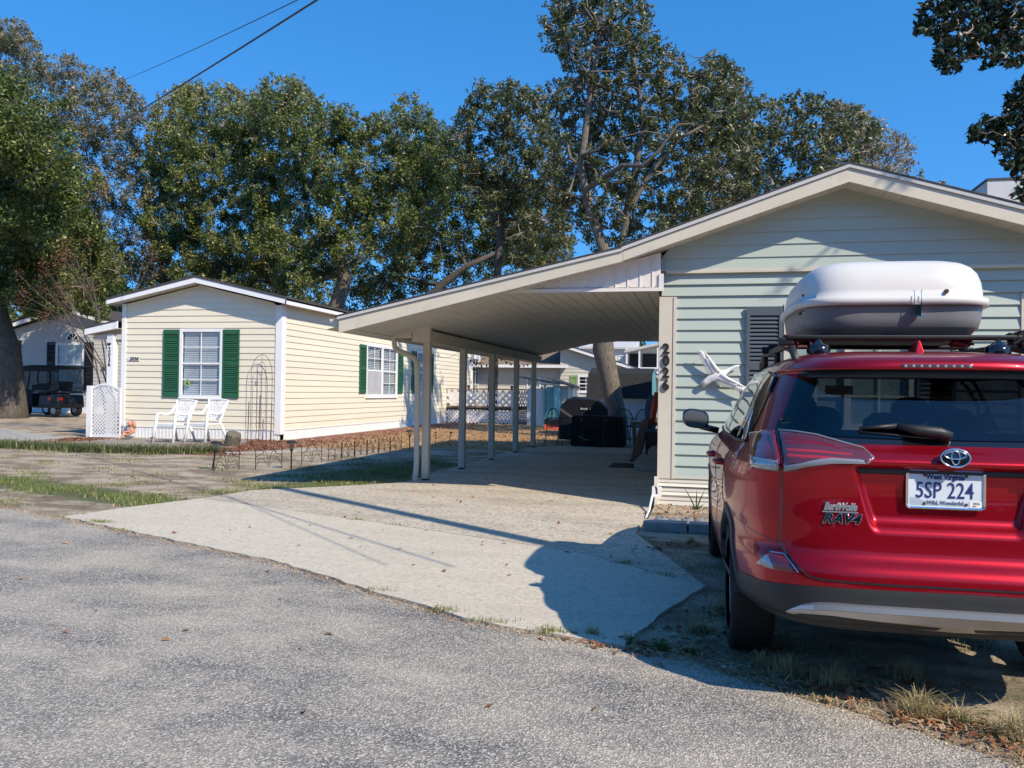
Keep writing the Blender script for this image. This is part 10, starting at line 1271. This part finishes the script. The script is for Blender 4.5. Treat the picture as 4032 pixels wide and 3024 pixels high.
for k in range(34):
    a = R.uniform(0, 2*pi); e = R.uniform(-.2, 1.3); L_ = .95
    for j in range(7):
        da = a+(j-3)*.09; m.tube([(-5.2, 62, 4.5), (-5.2+cos(da)*L_*cos(e)*.6, 62+sin(da)*L_*cos(e)*.6, 4.5+L_*sin(e)*.75), (-5.2+cos(da)*L_*cos(e), 62+sin(da)*L_*cos(e), 4.5+L_*sin(e)*.72-.12)], [.012, .02, .003], 3, cap=False)
m.build('fronds', 'liriope', pl)
bx_ = thing('tall_building', 'plain pale flat-topped tall building at the right edge of the photo', 'building', (22, 62, 0)); MB().box(17.95, 30, 60, 74, 0, 15.7).build('wall', 'tower_wall', bx_); MB().box(17.9, 30.05, 59.95, 74, 15.7, 15.86).build('parapet', 'shingle', bx_)
# ================================================================== YELLOW HOUSE SURROUNDINGS
dk = thing('lattice_deck', 'raised wooden deck with white lattice panels at the rear of the yellow house', 'deck', (-9, 35, 0))
PD = front(35.0); MB().box(-11.1, -8.15, 35.0, 38.5, .60, .68).build('floor', 'wood_deck', dk)
def edge(a, b): 
    d = Vector((b[0]-a[0], b[1]-a[1], 0)); L_ = d.length; d.normalize(); n_ = Vector((d.y, -d.x, 0)); return (lambda u, o, z: (a[0]+d.x*u+n_.x*o, a[1]+d.y*u+n_.y*o, z)), L_
for a, b in (((-11.1, 35.0), (-8.15, 35.0)), ((-8.15, 35.0), (-7.72, 37.2)), ((-7.72, 37.2), (-7.5, 38.5))):
    Pe, L_ = edge(a, b); lattice(Pe, 0, L_, const(.74), const(1.42), .29, .085).build('rail_lattice', 'lattice', dk); lattice(Pe, 0, L_, const(.0), const(.58), .17, .072).build('skirt_lattice', 'lattice', dk)
    m = MB(); m.pbox(Pe, 0, L_, -.05, .07, 1.46, 1.50); m.pbox(Pe, 0, L_, -.02, .03, .66, .74); m.build('rail', 'wood_deck', dk); m = MB(); m.pbox(Pe, 0, L_, -.02, .04, .58, .66)
    m.build('rim_board', 'black_plastic', dk)
for (x, y) in ((-10.1, 35.0), (-9.1, 35.0), (-8.15, 35.0), (-7.72, 37.2), (-7.5, 38.5)):
    m = MB(); m.box(x-.045, x+.045, y-.02, y+.07, 0, 1.46); m.build('post', 'lattice', dk); m = MB(); m.lathe([(.035, 1.5), (.05, 1.56), (.09, 1.60), (.02, 1.66)], (x, y, 0), 8); m.build('post_light', 'rusty', dk)
t = thing('picket_gate', 'white vinyl lattice gate panel with an arched top beside the yellow house', 'gate', (-16.4, 20.1, -.06)); PG = front(20.1)
ar = lambda u: 1.30+.13*max(0, cos((u+16.43)/.42*pi/2)); lattice(PG, -16.82, -15.95, const(.03), ar, .105, .031).build('lattice_panel', 'lattice', t)
m = MB(); us = np.linspace(-16.84, -15.93, 20)
for a, b in zip(us[:-1], us[1:]): m.hexa([PG(a, -.02, ar(a)-.02), PG(b, -.02, ar(b)-.02), PG(b, .025, ar(b)-.02), PG(a, .025, ar(a)-.02), PG(a, -.02, ar(a)+.045), PG(b, -.02, ar(b)+.045), PG(b, .025, ar(b)+.045), PG(a, .025, ar(a)+.045)])
m.build('top_rail', 'lattice', t); MB().pbox(PG, -16.84, -15.93, -.02, .025, -.04, .035).build('bottom_rail', 'lattice', t)
MB().pbox(PG, -16.98, -16.83, -.05, .06, -.06, 1.40).build('post', 'white_vinyl', t); MB().pbox(PG, -15.94, -15.90, -.02, .03, -.05, 1.36).build('stile', 'lattice', t)
m = MB(); m.box(-15.70, -15.56, 20.12, 20.24, .0, .24); m.box(-15.735, -15.585, 20.10, 20.24, .30, .42); m.tube([(-15.65, 20.2, .2), (-15.65, 20.2, .34)], .025, 8); tag(m.build('meter_box', 'pale_panel', bevel=.008), 'small grey utility box at the foot of the yellow house', 'utility box')
# ---- resin chairs
def resin_chair(x, y, rot, label):
    t = thing('garden_chair', label, 'chair', (0, 0, 0), 'white resin garden chairs under the window'); ORG[t] = Vector((0, 0, 0))
    m = MB(); m.box(-.25, .25, -.25, .22, .40, .435); m.box(-.26, .26, -.27, -.23, .36, .44); m.build('seat', 'resin', t, bevel=.012)
    for sx in (-1, 1):
        m = MB(); m.tube([(sx*.27, -.24, .62), (sx*.275, -.27, .40), (sx*.30, -.33, 0)], [.028, .030, .030], 8); m.build('leg', 'resin', t, smooth=True)
        m = MB(); m.tube([(sx*.23, .20, .42), (sx*.25, .30, .2), (sx*.27, .36, 0)], [.03, .03, .024], 8); m.build('leg', 'resin', t, smooth=True)
        m = MB(); m.tube([(sx*.27, -.22, .58), (sx*.275, -.24, .645), (sx*.28, -.15, .665), (sx*.28, .0, .64), (sx*.27, .13, .65), (sx*.26, .21, .74), (sx*.255, .27, .84)], [.026, .028, .030, .028, .028, .028, .026], 8); m.build('armrest', 'resin', t, smooth=True)
    BP = lambda u, o, z: (u, .20+(z-.42)*.30-o, z)
    m = MB()
    for sx in (-1, 1): m.tube([BP(sx*.20, 0, .42), BP(sx*.225, 0, .66), BP(sx*.275, 0, .90), BP(sx*.30, .0, .965)], [.024, .024, .026, .024], 8)
    m.tube([BP(-.29, 0, .945), BP(-.14, 0, .965), BP(0, 0, .97), BP(.14, 0, .965), BP(.29, 0, .945)], .020, 8); m.pbox(BP, -.245, .245, -.01, .012, .80, .825); m.pbox(BP, -.195, .195, -.01, .012, .50, .52)
    m.build('back_frame', 'resin', t); lattice(BP, -.225, .225, const(.52), const(.80), .085, .024, th=.008).build('back_lattice', 'resin', t)
    m = MB(); rr = random.Random(3)
    for k in range(26): u = -.25+.02*k; z = .885+.03*sin(k*1.9); m.tube([BP(u-.015, 0, z-.03), BP(u, .004, z), BP(u+.018, 0, z+.03)], [.010, .013, .008], 5)
    m.build('back_crest', 'resin', t)
    t.location = (x, y, gz(x, y)+.025); t.rotation_euler = (0, 0, rot); t.scale = (1.14, 1.14, 1.12); return t
resin_chair(-13.15, 18.62, radians(-10), 'white resin garden chair on the left, nearer the arched gate')
resin_chair(-12.30, 18.72, radians(-12), 'white resin garden chair on the right, nearer the wire trellis')
# ---- angel statue
st = thing('angel_statue', 'small terracotta statue of a seated figure reading a white book', 'statue', (-15.15, 19.6, 0))
me = bpy.data.meshes.new('figure'); J = [(0, 0, .10), (0, .02, .20), (.0, .0, .31), (-.01, -.05, .35), (-.02, -.09, .40), (.06, -.12, .13), (.05, -.24, .16), (.05, -.30, .04), (-.06, -.12, .13), (-.07, -.23, .18), (-.08, -.29, .04), (.09, -.03, .29), (.12, -.12, .20), (.05, -.21, .21), (-.09, -.03, .29), (-.12, -.12, .20), (-.05, -.21, .21), (.05, -.36, .03), (-.08, -.35, .03)]
E_ = [(0, 1), (1, 2), (2, 3), (3, 4), (0, 5), (5, 6), (6, 7), (7, 17), (0, 8), (8, 9), (9, 10), (10, 18), (2, 11), (11, 12), (12, 13), (2, 14), (14, 15), (15, 16)]
RD = [.09, .085, .075, .035, .075, .05, .038, .026, .05, .038, .026, .036, .028, .02, .036, .028, .02, .02, .02]
def skin(J, E_, RD, root_i=0, sub=2, name='figure', mat='terra', parent=None, xf=None):
    me = bpy.data.meshes.new(name); me.from_pydata(J, E_, []); o = bpy.data.objects.new(name, me); COL.objects.link(o); md = o.modifiers.new('s', 'SKIN'); 
    for i, r_ in enumerate(RD): me.skin_vertices[0].data[i].radius = (r_, r_)
    me.skin_vertices[0].data[root_i].use_root = True; sb = o.modifiers.new('u', 'SUBSURF'); sb.levels = sb.render_levels = sub; bpy.context.view_layer.update()
    m2 = bpy.data.meshes.new_from_object(o.evaluated_get(bpy.context.evaluated_depsgraph_get())); bpy.data.objects.remove(o); m2.materials.clear(); m2.materials.append(MT[mat]); m2.name = name
    if xf: m2.transform(xf)
    m2.polygons.foreach_set('use_smooth', [True]*len(m2.polygons)); o = bpy.data.objects.new(name, m2); COL.objects.link(o); attach(o, parent); return o
xf = Matrix.Translation((-15.12, 19.6, gz(-15.1, 19.6)+.02)) @ Matrix.Rotation(radians(-50), 4, 'Z')
skin(J, E_, RD, name='figure', parent=st, xf=xf)
m = MB(); m.lathe([(.0, -.085), (.06, -.06), (.082, .0), (.07, .05), (.02, .08)], (0, -.06, .425), 14); m.tube([(.0, -.02, .50), (.07, .03, .46), (.08, .04, .38), (.06, .05, .30)], [.03, .05, .045, .02], 8); m.v = [tuple(xf @ Vector(v)) for v in m.v]; m.build('hair', 'terra', st, smooth=True)
m = MB(); m.hexa([(-.09, -.24, .20), (.0, -.26, .20), (.0, -.25, .20), (-.09, -.23, .20), (-.11, -.30, .33), (.0, -.31, .33), (.0, -.30, .33), (-.11, -.29, .33)]); m.hexa([(.0, -.26, .20), (.09, -.24, .20), (.09, -.23, .20), (.0, -.25, .20), (.0, -.31, .33), (.11, -.30, .33), (.11, -.29, .33), (.0, -.30, .33)]); m.v = [tuple(xf @ Vector(v)) for v in m.v]; m.build('book', 'plaque_white', st)
m = MB(); m.prism([(0, .22), (.04, .38), (.12, .44), (.10, .34), (.06, .24)], lambda u, o, z: (u, .08+o, z), 0, .015); m.v = [tuple(xf @ Vector(v)) for v in m.v]; m.build('wing', 'plaque_white', st)
# ---- trellis and stakes
tr = thing('wire_trellis', 'thin arched metal trellis with an oval centre against the yellow siding', 'trellis', (-11.6, 20.1, 0)); m = MB(); yt = 20.12
def archp(cx, hw, z0, zs, zt_, n=18): return [(cx-hw, yt, z0)]+[(cx+hw*cos(a), yt, zs+(zt_-zs)*sin(a)) for a in np.linspace(pi, 0, n)]+[(cx+hw, yt, z0)]
cx = -11.58
m.tube(archp(cx, .31, 0, 1.75, 2.30), .007, 5); m.tube(archp(cx, .125, .2, 1.85, 2.10), .005, 5); m.tube([(cx, yt, .1), (cx, yt, 2.30)], .005, 5); m.tube([(cx-.31, yt, 1.82), (cx+.31, yt, 1.80)], .004, 4); m.tube([(cx-.31, yt, .98), (cx+.31, yt, 1.0)], .004, 4); m.tube([(cx-.31, yt, .45), (cx+.31, yt, .52)], .004, 4)
m.build('frame', 'rusty', tr); m = MB(); m.tube([(cx+.028*cos(a), yt-.01, 1.80+.055*sin(a)) for a in np.linspace(0, 2*pi, 16)], .010, 6); m.build('oval', 'twig', tr)
for k, (x, y, z) in enumerate(((-11.30, 19.0, 1.06), (-11.28, 19.5, 1.22), (-11.22, 20.0, 1.0))):
    m = MB(); m.tube([(x+.0, y, 0), (x+.02, y, z)], .011, 6); tag(m.build('garden_stake', 'rusty'), ['rusty stake nearest the white chairs', 'middle rusty stake, the tallest of three before the trellis', 'rusty stake nearest the white corner post'][k], 'stake', 'rusty stakes in front of the trellis')
lg = MB(); lg.lathe([(0, 0), (.17, 0), (.18, .02), (.175, .30), (.16, .33), (0, .33)], (0, 0, 0), 16); xf = Matrix.Translation((-10.95, 17.7, .02)) @ Matrix.Rotation(radians(-35), 4, 'Z') @ Matrix.Rotation(radians(24), 4, 'Y'); lg.v = [tuple(xf @ Vector(v)) for v in lg.v]
tag(lg.build('log_stump', 'bark_mid'), 'short weathered log section standing tilted at the patio corner', 'log')
# ---- wrought edging fence sections
def fence_section(x, y, rot, L_, label, proto=None):
    t = thing('edging_fence', label, 'garden fence', (0, 0, 0), 'scrolled black edging fence sections'); ORG[t] = Vector((0, 0, 0)); m = MB(); h = .30
    for sx in (-1, 1): m.tube([(sx*L_/2, 0, 0), (sx*L_/2, 0, h+.04)], .007, 5)
    m.build('stakes', 'black_metal', t); m = MB()
    m.tube([(-L_/2, 0, h*.72), (-L_*.32, 0, h*.80), (-L_*.2, 0, h*1.05), (0, 0, h*1.28), (L_*.2, 0, h*1.05), (L_*.32, 0, h*.80), (L_/2, 0, h*.72)], .006, 5); m.tube([(-L_/2, 0, h*.35), (L_/2, 0, h*.35)], .003, 4)
    m.build('arch', 'black_metal', t); m = MB()
    for sx in (-1, 1):
        m.tube([(sx*L_*.02, 0, h*.1), (sx*L_*.05, 0, h*.7), (sx*L_*.14, 0, h*1.0), (sx*L_*.22, 0, h*.95), (sx*L_*.24, 0, h*.80), (sx*L_*.18, 0, h*.74)], .0045, 5); m.tube([(sx*L_*.06, 0, h*.2), (sx*L_*.2, 0, h*.52), (sx*L_*.36, 0, h*.62), (sx*L_*.46, 0, h*.2)], .0045, 5)
    m.build('scrolls', 'black_metal', t); t.location = (x, y, 0); t.rotation_euler = (0, 0, rot); return t
FN = [((-7.86, 12.20), (-7.78, 12.82), 'faint edging fence section nearest the tilted path light'), ((-7.56, 12.98), (-7.40, 13.60), 'edging fence section just left of the upright path light'), ((-7.22, 14.0), (-7.14, 14.66), 'edging fence section just right of the upright path light'), ((-7.10, 14.86), (-7.08, 15.42), 'first section of the unbroken run of edging fence'), ((-7.08, 15.45), (-7.06, 16.0), 'second section of the unbroken run of edging fence'), ((-7.06, 16.03), (-7.03, 16.58), 'third section of the unbroken run of edging fence'), ((-7.03, 16.61), (-7.0, 17.16), 'fourth section of the unbroken run of edging fence'), ((-7.0, 17.19), (-6.96, 17.74), 'fifth section of the unbroken run of edging fence'), ((-6.96, 17.77), (-6.9, 18.32), 'last edging fence section, next to the far path light')]
for a, b, lb in FN: fence_section((a[0]+b[0])/2, (a[1]+b[1])/2, atan2(b[1]-a[1], b[0]-a[0]), sqrt((a[0]-b[0])**2+(a[1]-b[1])**2), lb)
# ---- solar path lights
def path_light(x, y, label, h=.40, tilt=(0, 0), s=1.0, small=False):
    t = thing('path_light', label, 'path light', (0, 0, 0), 'solar path lights'); ORG[t] = Vector((0, 0, 0))
    m = MB(); m.tube([(0, 0, -.03), (0, 0, h*.62)], .012*s, 8); m.tube([(0, 0, h*.62), (0, 0, h*.72)], [.018*s, .028*s], 10); m.build('stake', 'black_plastic', t)
    m = MB(); m.lathe([(.030*s, h*.72), (.052*s, h*.93)], (0, 0, 0), 14); m.build('glass', 'amber_glass', t); m = MB(); m.lathe([(.088*s, h*.92), (.085*s, h*.945), (.045*s, h*1.0), (.0, h*1.01)], (0, 0, 0), 14 if not small else 8); m.build('cap', 'black_plastic' if not small else 'rusty', t)
    t.location = (x, y, gz(x, y)); t.rotation_euler = (tilt[0], tilt[1], 0); return t
path_light(-7.0, 13.2, 'upright black solar path light between two edging fence sections', .50, s=1.15)
path_light(-8.12, 12.55, 'tilted solar path light at the end of the border grass', .50, (0, radians(9)), 1.2)
path_light(-6.80, 18.6, 'solar path light at the far end of the edging fence', .46, s=1.1)
path_light(-6.75, 20.4, 'upright small stake light between the first two carport posts', .34, s=.6, small=True); path_light(-6.5, 20.7, 'leaning small stake light nearest the second carport post', .34, (0, radians(12)), .6, True); path_light(-6.85, 20.1, 'small stake light half hidden by the first carport post', .30, s=.6, small=True)
path_light(-13.9, 16.5, 'short stake light in front of the red mulch', .22, (0, radians(8)), .6, True); path_light(-12.3, 16.6, 'short stake light at the patio edge before the left chair', .26, s=.6, small=True); path_light(-12.9, 19.7, 'small dark stake light under the right white chair', .24, s=.7, small=True)
# ================================================================== FAR LEFT: GREY HOUSE AND GOLF CART
h2 = thing('grey_house', 'grey sided house with black shutters half hidden behind the golf cart', 'house', (-33, 37, 0)); PH = front(37)
xl = lambda q: -36.6 if q < 4.15 else -36.6+(q-4.15)/.27; xr = lambda q: -28.5 if q < 4.3 else -32.6+(5.35-q)/.27
siding(PH, .3, 5.3, .19, xl, xr, [(-33.27, -31.52, 1.35, 3.62)]).build('wall', 'grey_siding', h2)
m = MB(); slopebeam(m, (-37.4, 4.15), (-32.6, 5.52), 36.6, 36.65, 3.95, 5.28); slopebeam(m, (-32.6, 5.52), (-28.0, 4.25), 36.6, 36.65, 5.28, 4.02); m.build('fascia', 'white_vinyl', h2)
m = MB(); slopebeam(m, (-37.5, 4.22), (-32.6, 5.62), 36.55, 50, 4.16, 5.54); slopebeam(m, (-32.6, 5.62), (-27.9, 4.32), 36.55, 50, 5.54, 4.26); m.build('roof', 'shingle', h2)
window(PH, -33.27, -31.52, 1.35, 3.62, h2, cols=3, rows=2, fw=.12, open_slats=.8)
shutter(PH, -33.80, -33.29, 1.40, 3.65, 'black_shutter', h2, arch=False); shutter(PH, -31.50, -30.95, 1.15, 3.65, 'black_shutter', h2, arch=False); shutter(PH, -36.0, -35.45, 2.2, 3.75, 'black_shutter', h2, arch=False)
m = MB(); m.prism([(-32.22+.42*cos(a), 3.74+.44*sin(a)) for a in np.linspace(0, pi, 16)], PH, .01, .05); aw = m.build('arch_window', 'white_vinyl', h2); m = MB(); m.prism([(-32.22+.32*cos(a), 3.77+.33*sin(a)) for a in np.linspace(0, pi, 16)], PH, .052, .056); m.build('pane', 'room_dark', aw); m = MB()
for a in (pi/4, pi/2, 3*pi/4): m.beam(PH(-32.22, .06, 3.78), PH(-32.22+.32*cos(a), .06, 3.78+.32*sin(a)), .03, .01, up=(0, 1, 0))
m.build('muntins', 'white_vinyl', aw)
text('2040', .26, .005, 'numeral_black', 'house_number', mtx_front(-30.22, 36.93, 2.28), h2, bold=.008, shear=.2)
MB().pbox(PH, -28.7, -28.5, 0, .03, .3, 4.2).build('corner_board', 'white_vinyl', h2); MB().pbox(PH, -36.6, -28.5, -.05, .0, -.1, .3).build('skirting', 'white_skirt', h2)
gc = thing('golf_cart', 'black golf cart with a clear rain enclosure parked by the big oak', 'golf cart'); ORG[gc] = Vector((0, 0, 0))
# local: x forward is to the left (-x), length 2.5
m = MB(); m.prism([(-1.20, .30), (-1.22, .62), (-1.05, .80), (-.80, .85), (-.70, .40), (-.05, .36), (.02, .78), (.95, .80), (1.02, .45), (1.0, .32)], lambda u, o, z: (u, -o, z), -.55, .55); m.build('body', 'cart_body', gc, bevel=.03)
m = MB(); m.box(-.10, .30, -.52, .52, .80, .92); m.hexa([(.25, -.52, .85), (.36, -.52, .85), (.36, .52, .85), (.25, .52, .85), (.38, -.52, 1.30), (.46, -.52, 1.30), (.46, .52, 1.30), (.38, .52, 1.30)]); m.box(.52, 1.0, -.52, .52, .86, .95); m.build('seats', 'seat', gc, bevel=.03)
m = MB(); m.prism([(-.95, 1.78), (-.90, 1.86), (-.3, 1.90), (.9, 1.88), (1.10, 1.80), (1.08, 1.76), (-.93, 1.75)], lambda u, o, z: (u, -o, z), -.60, .60); m.build('canopy', 'black_cloth', gc, bevel=.02)
for x0, x1 in ((-.98, -.80), (.95, 1.02)):
    for y in (-.56, .56): m = MB(); m.tube([(x0 if x0 < 0 else x1, y, .8), (x1 if x0 < 0 else x0, y, 1.78)], .02, 6); m.build('roof_strut', 'black_metal', gc)
m = MB()
for y in (-.575, .575): m.quad((-1.02, y, .85), (.98, y, .95), (.96, y, 1.76), (-.86, y, 1.76))
m.quad((-1.05, -.57, .85), (-1.05, .57, .85), (-.88, .57, 1.76), (-.88, -.57, 1.76)); m.build('rain_enclosure', 'clear_vinyl', gc)
m = MB()
for y in (-.585,):
    m.tube([(.28+.34*copysign(abs(cos(a))**.8, cos(a)), y, 1.42+.32*copysign(abs(sin(a))**.8, sin(a))) for a in np.linspace(0, 2*pi, 22)], .022, 5); m.tube([(-.6, y, .9), (-.45, y, 1.76)], .02, 5); m.prism([(-.3, .95), (1.05, .98), (1.08, 1.18), (.2, 1.22), (-.32, 1.15)], lambda u, o, z: (u, y-o, z), 0, .02)
m.prism([(-1.0, 1.66), (1.02, 1.66), (1.04, 1.80), (-.92, 1.80)], lambda u, o, z: (u, -.60-o, z), 0, .02); m.prism([(-1.22, .5), (-1.06, .5), (-1.0, 1.1), (-.82, 1.75), (-.95, 1.78), (-1.12, 1.0)], lambda u, o, z: (u, -.60-o, z), 0, .02); m.prism([(-1.1, .40), (-.3, .40), (-.3, .98), (-1.05, 1.0)], lambda u, o, z: (u, -.58-o, z), 0, .02); m.build('enclosure_trim', 'black_cloth', gc)
for x in (-.82, .72):
    for y in (-.52, .36):
        m = MB(); m.lathe([(.12, .0), (.22, .0), (.235, .03), (.235, .13), (.22, .16), (.12, .16)], (x, y, .235), 24, axis='y'); wh = m.build('wheel', 'rubber', gc); m = MB(); m.lathe([(.0, -.004), (.10, .0), (.13, -.008), (.13, .16), (0, .15)], (x, y, .235), 16, axis='y'); m.build('hubcap', 'rim_metal', wh)
MB().box(.98, 1.03, -.5, -.3, .60, .70).build('tail_light', 'tail_red', gc); MB().box(.45, .62, -.562, -.55, .60, .72).build('side_reflector', 'tail_red', gc)
gc.location = (-29.1, 32.2, -.02); gc.rotation_euler = (0, 0, radians(-12)); gc.scale = (1.27, 1.2, 1.22)
# ================================================================== WIRES AND POLE
def cable(a, b, dip, r_, label):
    a, b = Vector(a), Vector(b); a2 = a+(a-b)*.29; pts = [a2.lerp(b, i/40) for i in range(41)]; m = MB(); m.tube([p-Vector((0, 0, dip*4*(i/40)*(1-i/40))) for i, p in enumerate(pts)], r_, 6); tag(m.build('overhead_cable', 'cable'), label, 'cable', 'overhead service cables')
cable((-4.69, 9.0, 6.13), (-30.98, 30, 9.5), .25, .0125, 'thicker black overhead cable sagging across the sky')
cable((-6.58, 12, 7.67), (-35.1, 42, 19.0), .2, .008, 'thinner overhead cable above the thick one')
up = thing('utility_pole', 'wooden utility pole outside the frame at the right, casting a long shadow', 'pole', (3.15, 4.36, 0)); m = MB(); m.tube([(3.15, 4.36, -.2), (3.12, 4.36, 9.6)], [.12, .09], 12); m.build('shaft', 'wood_old', up)
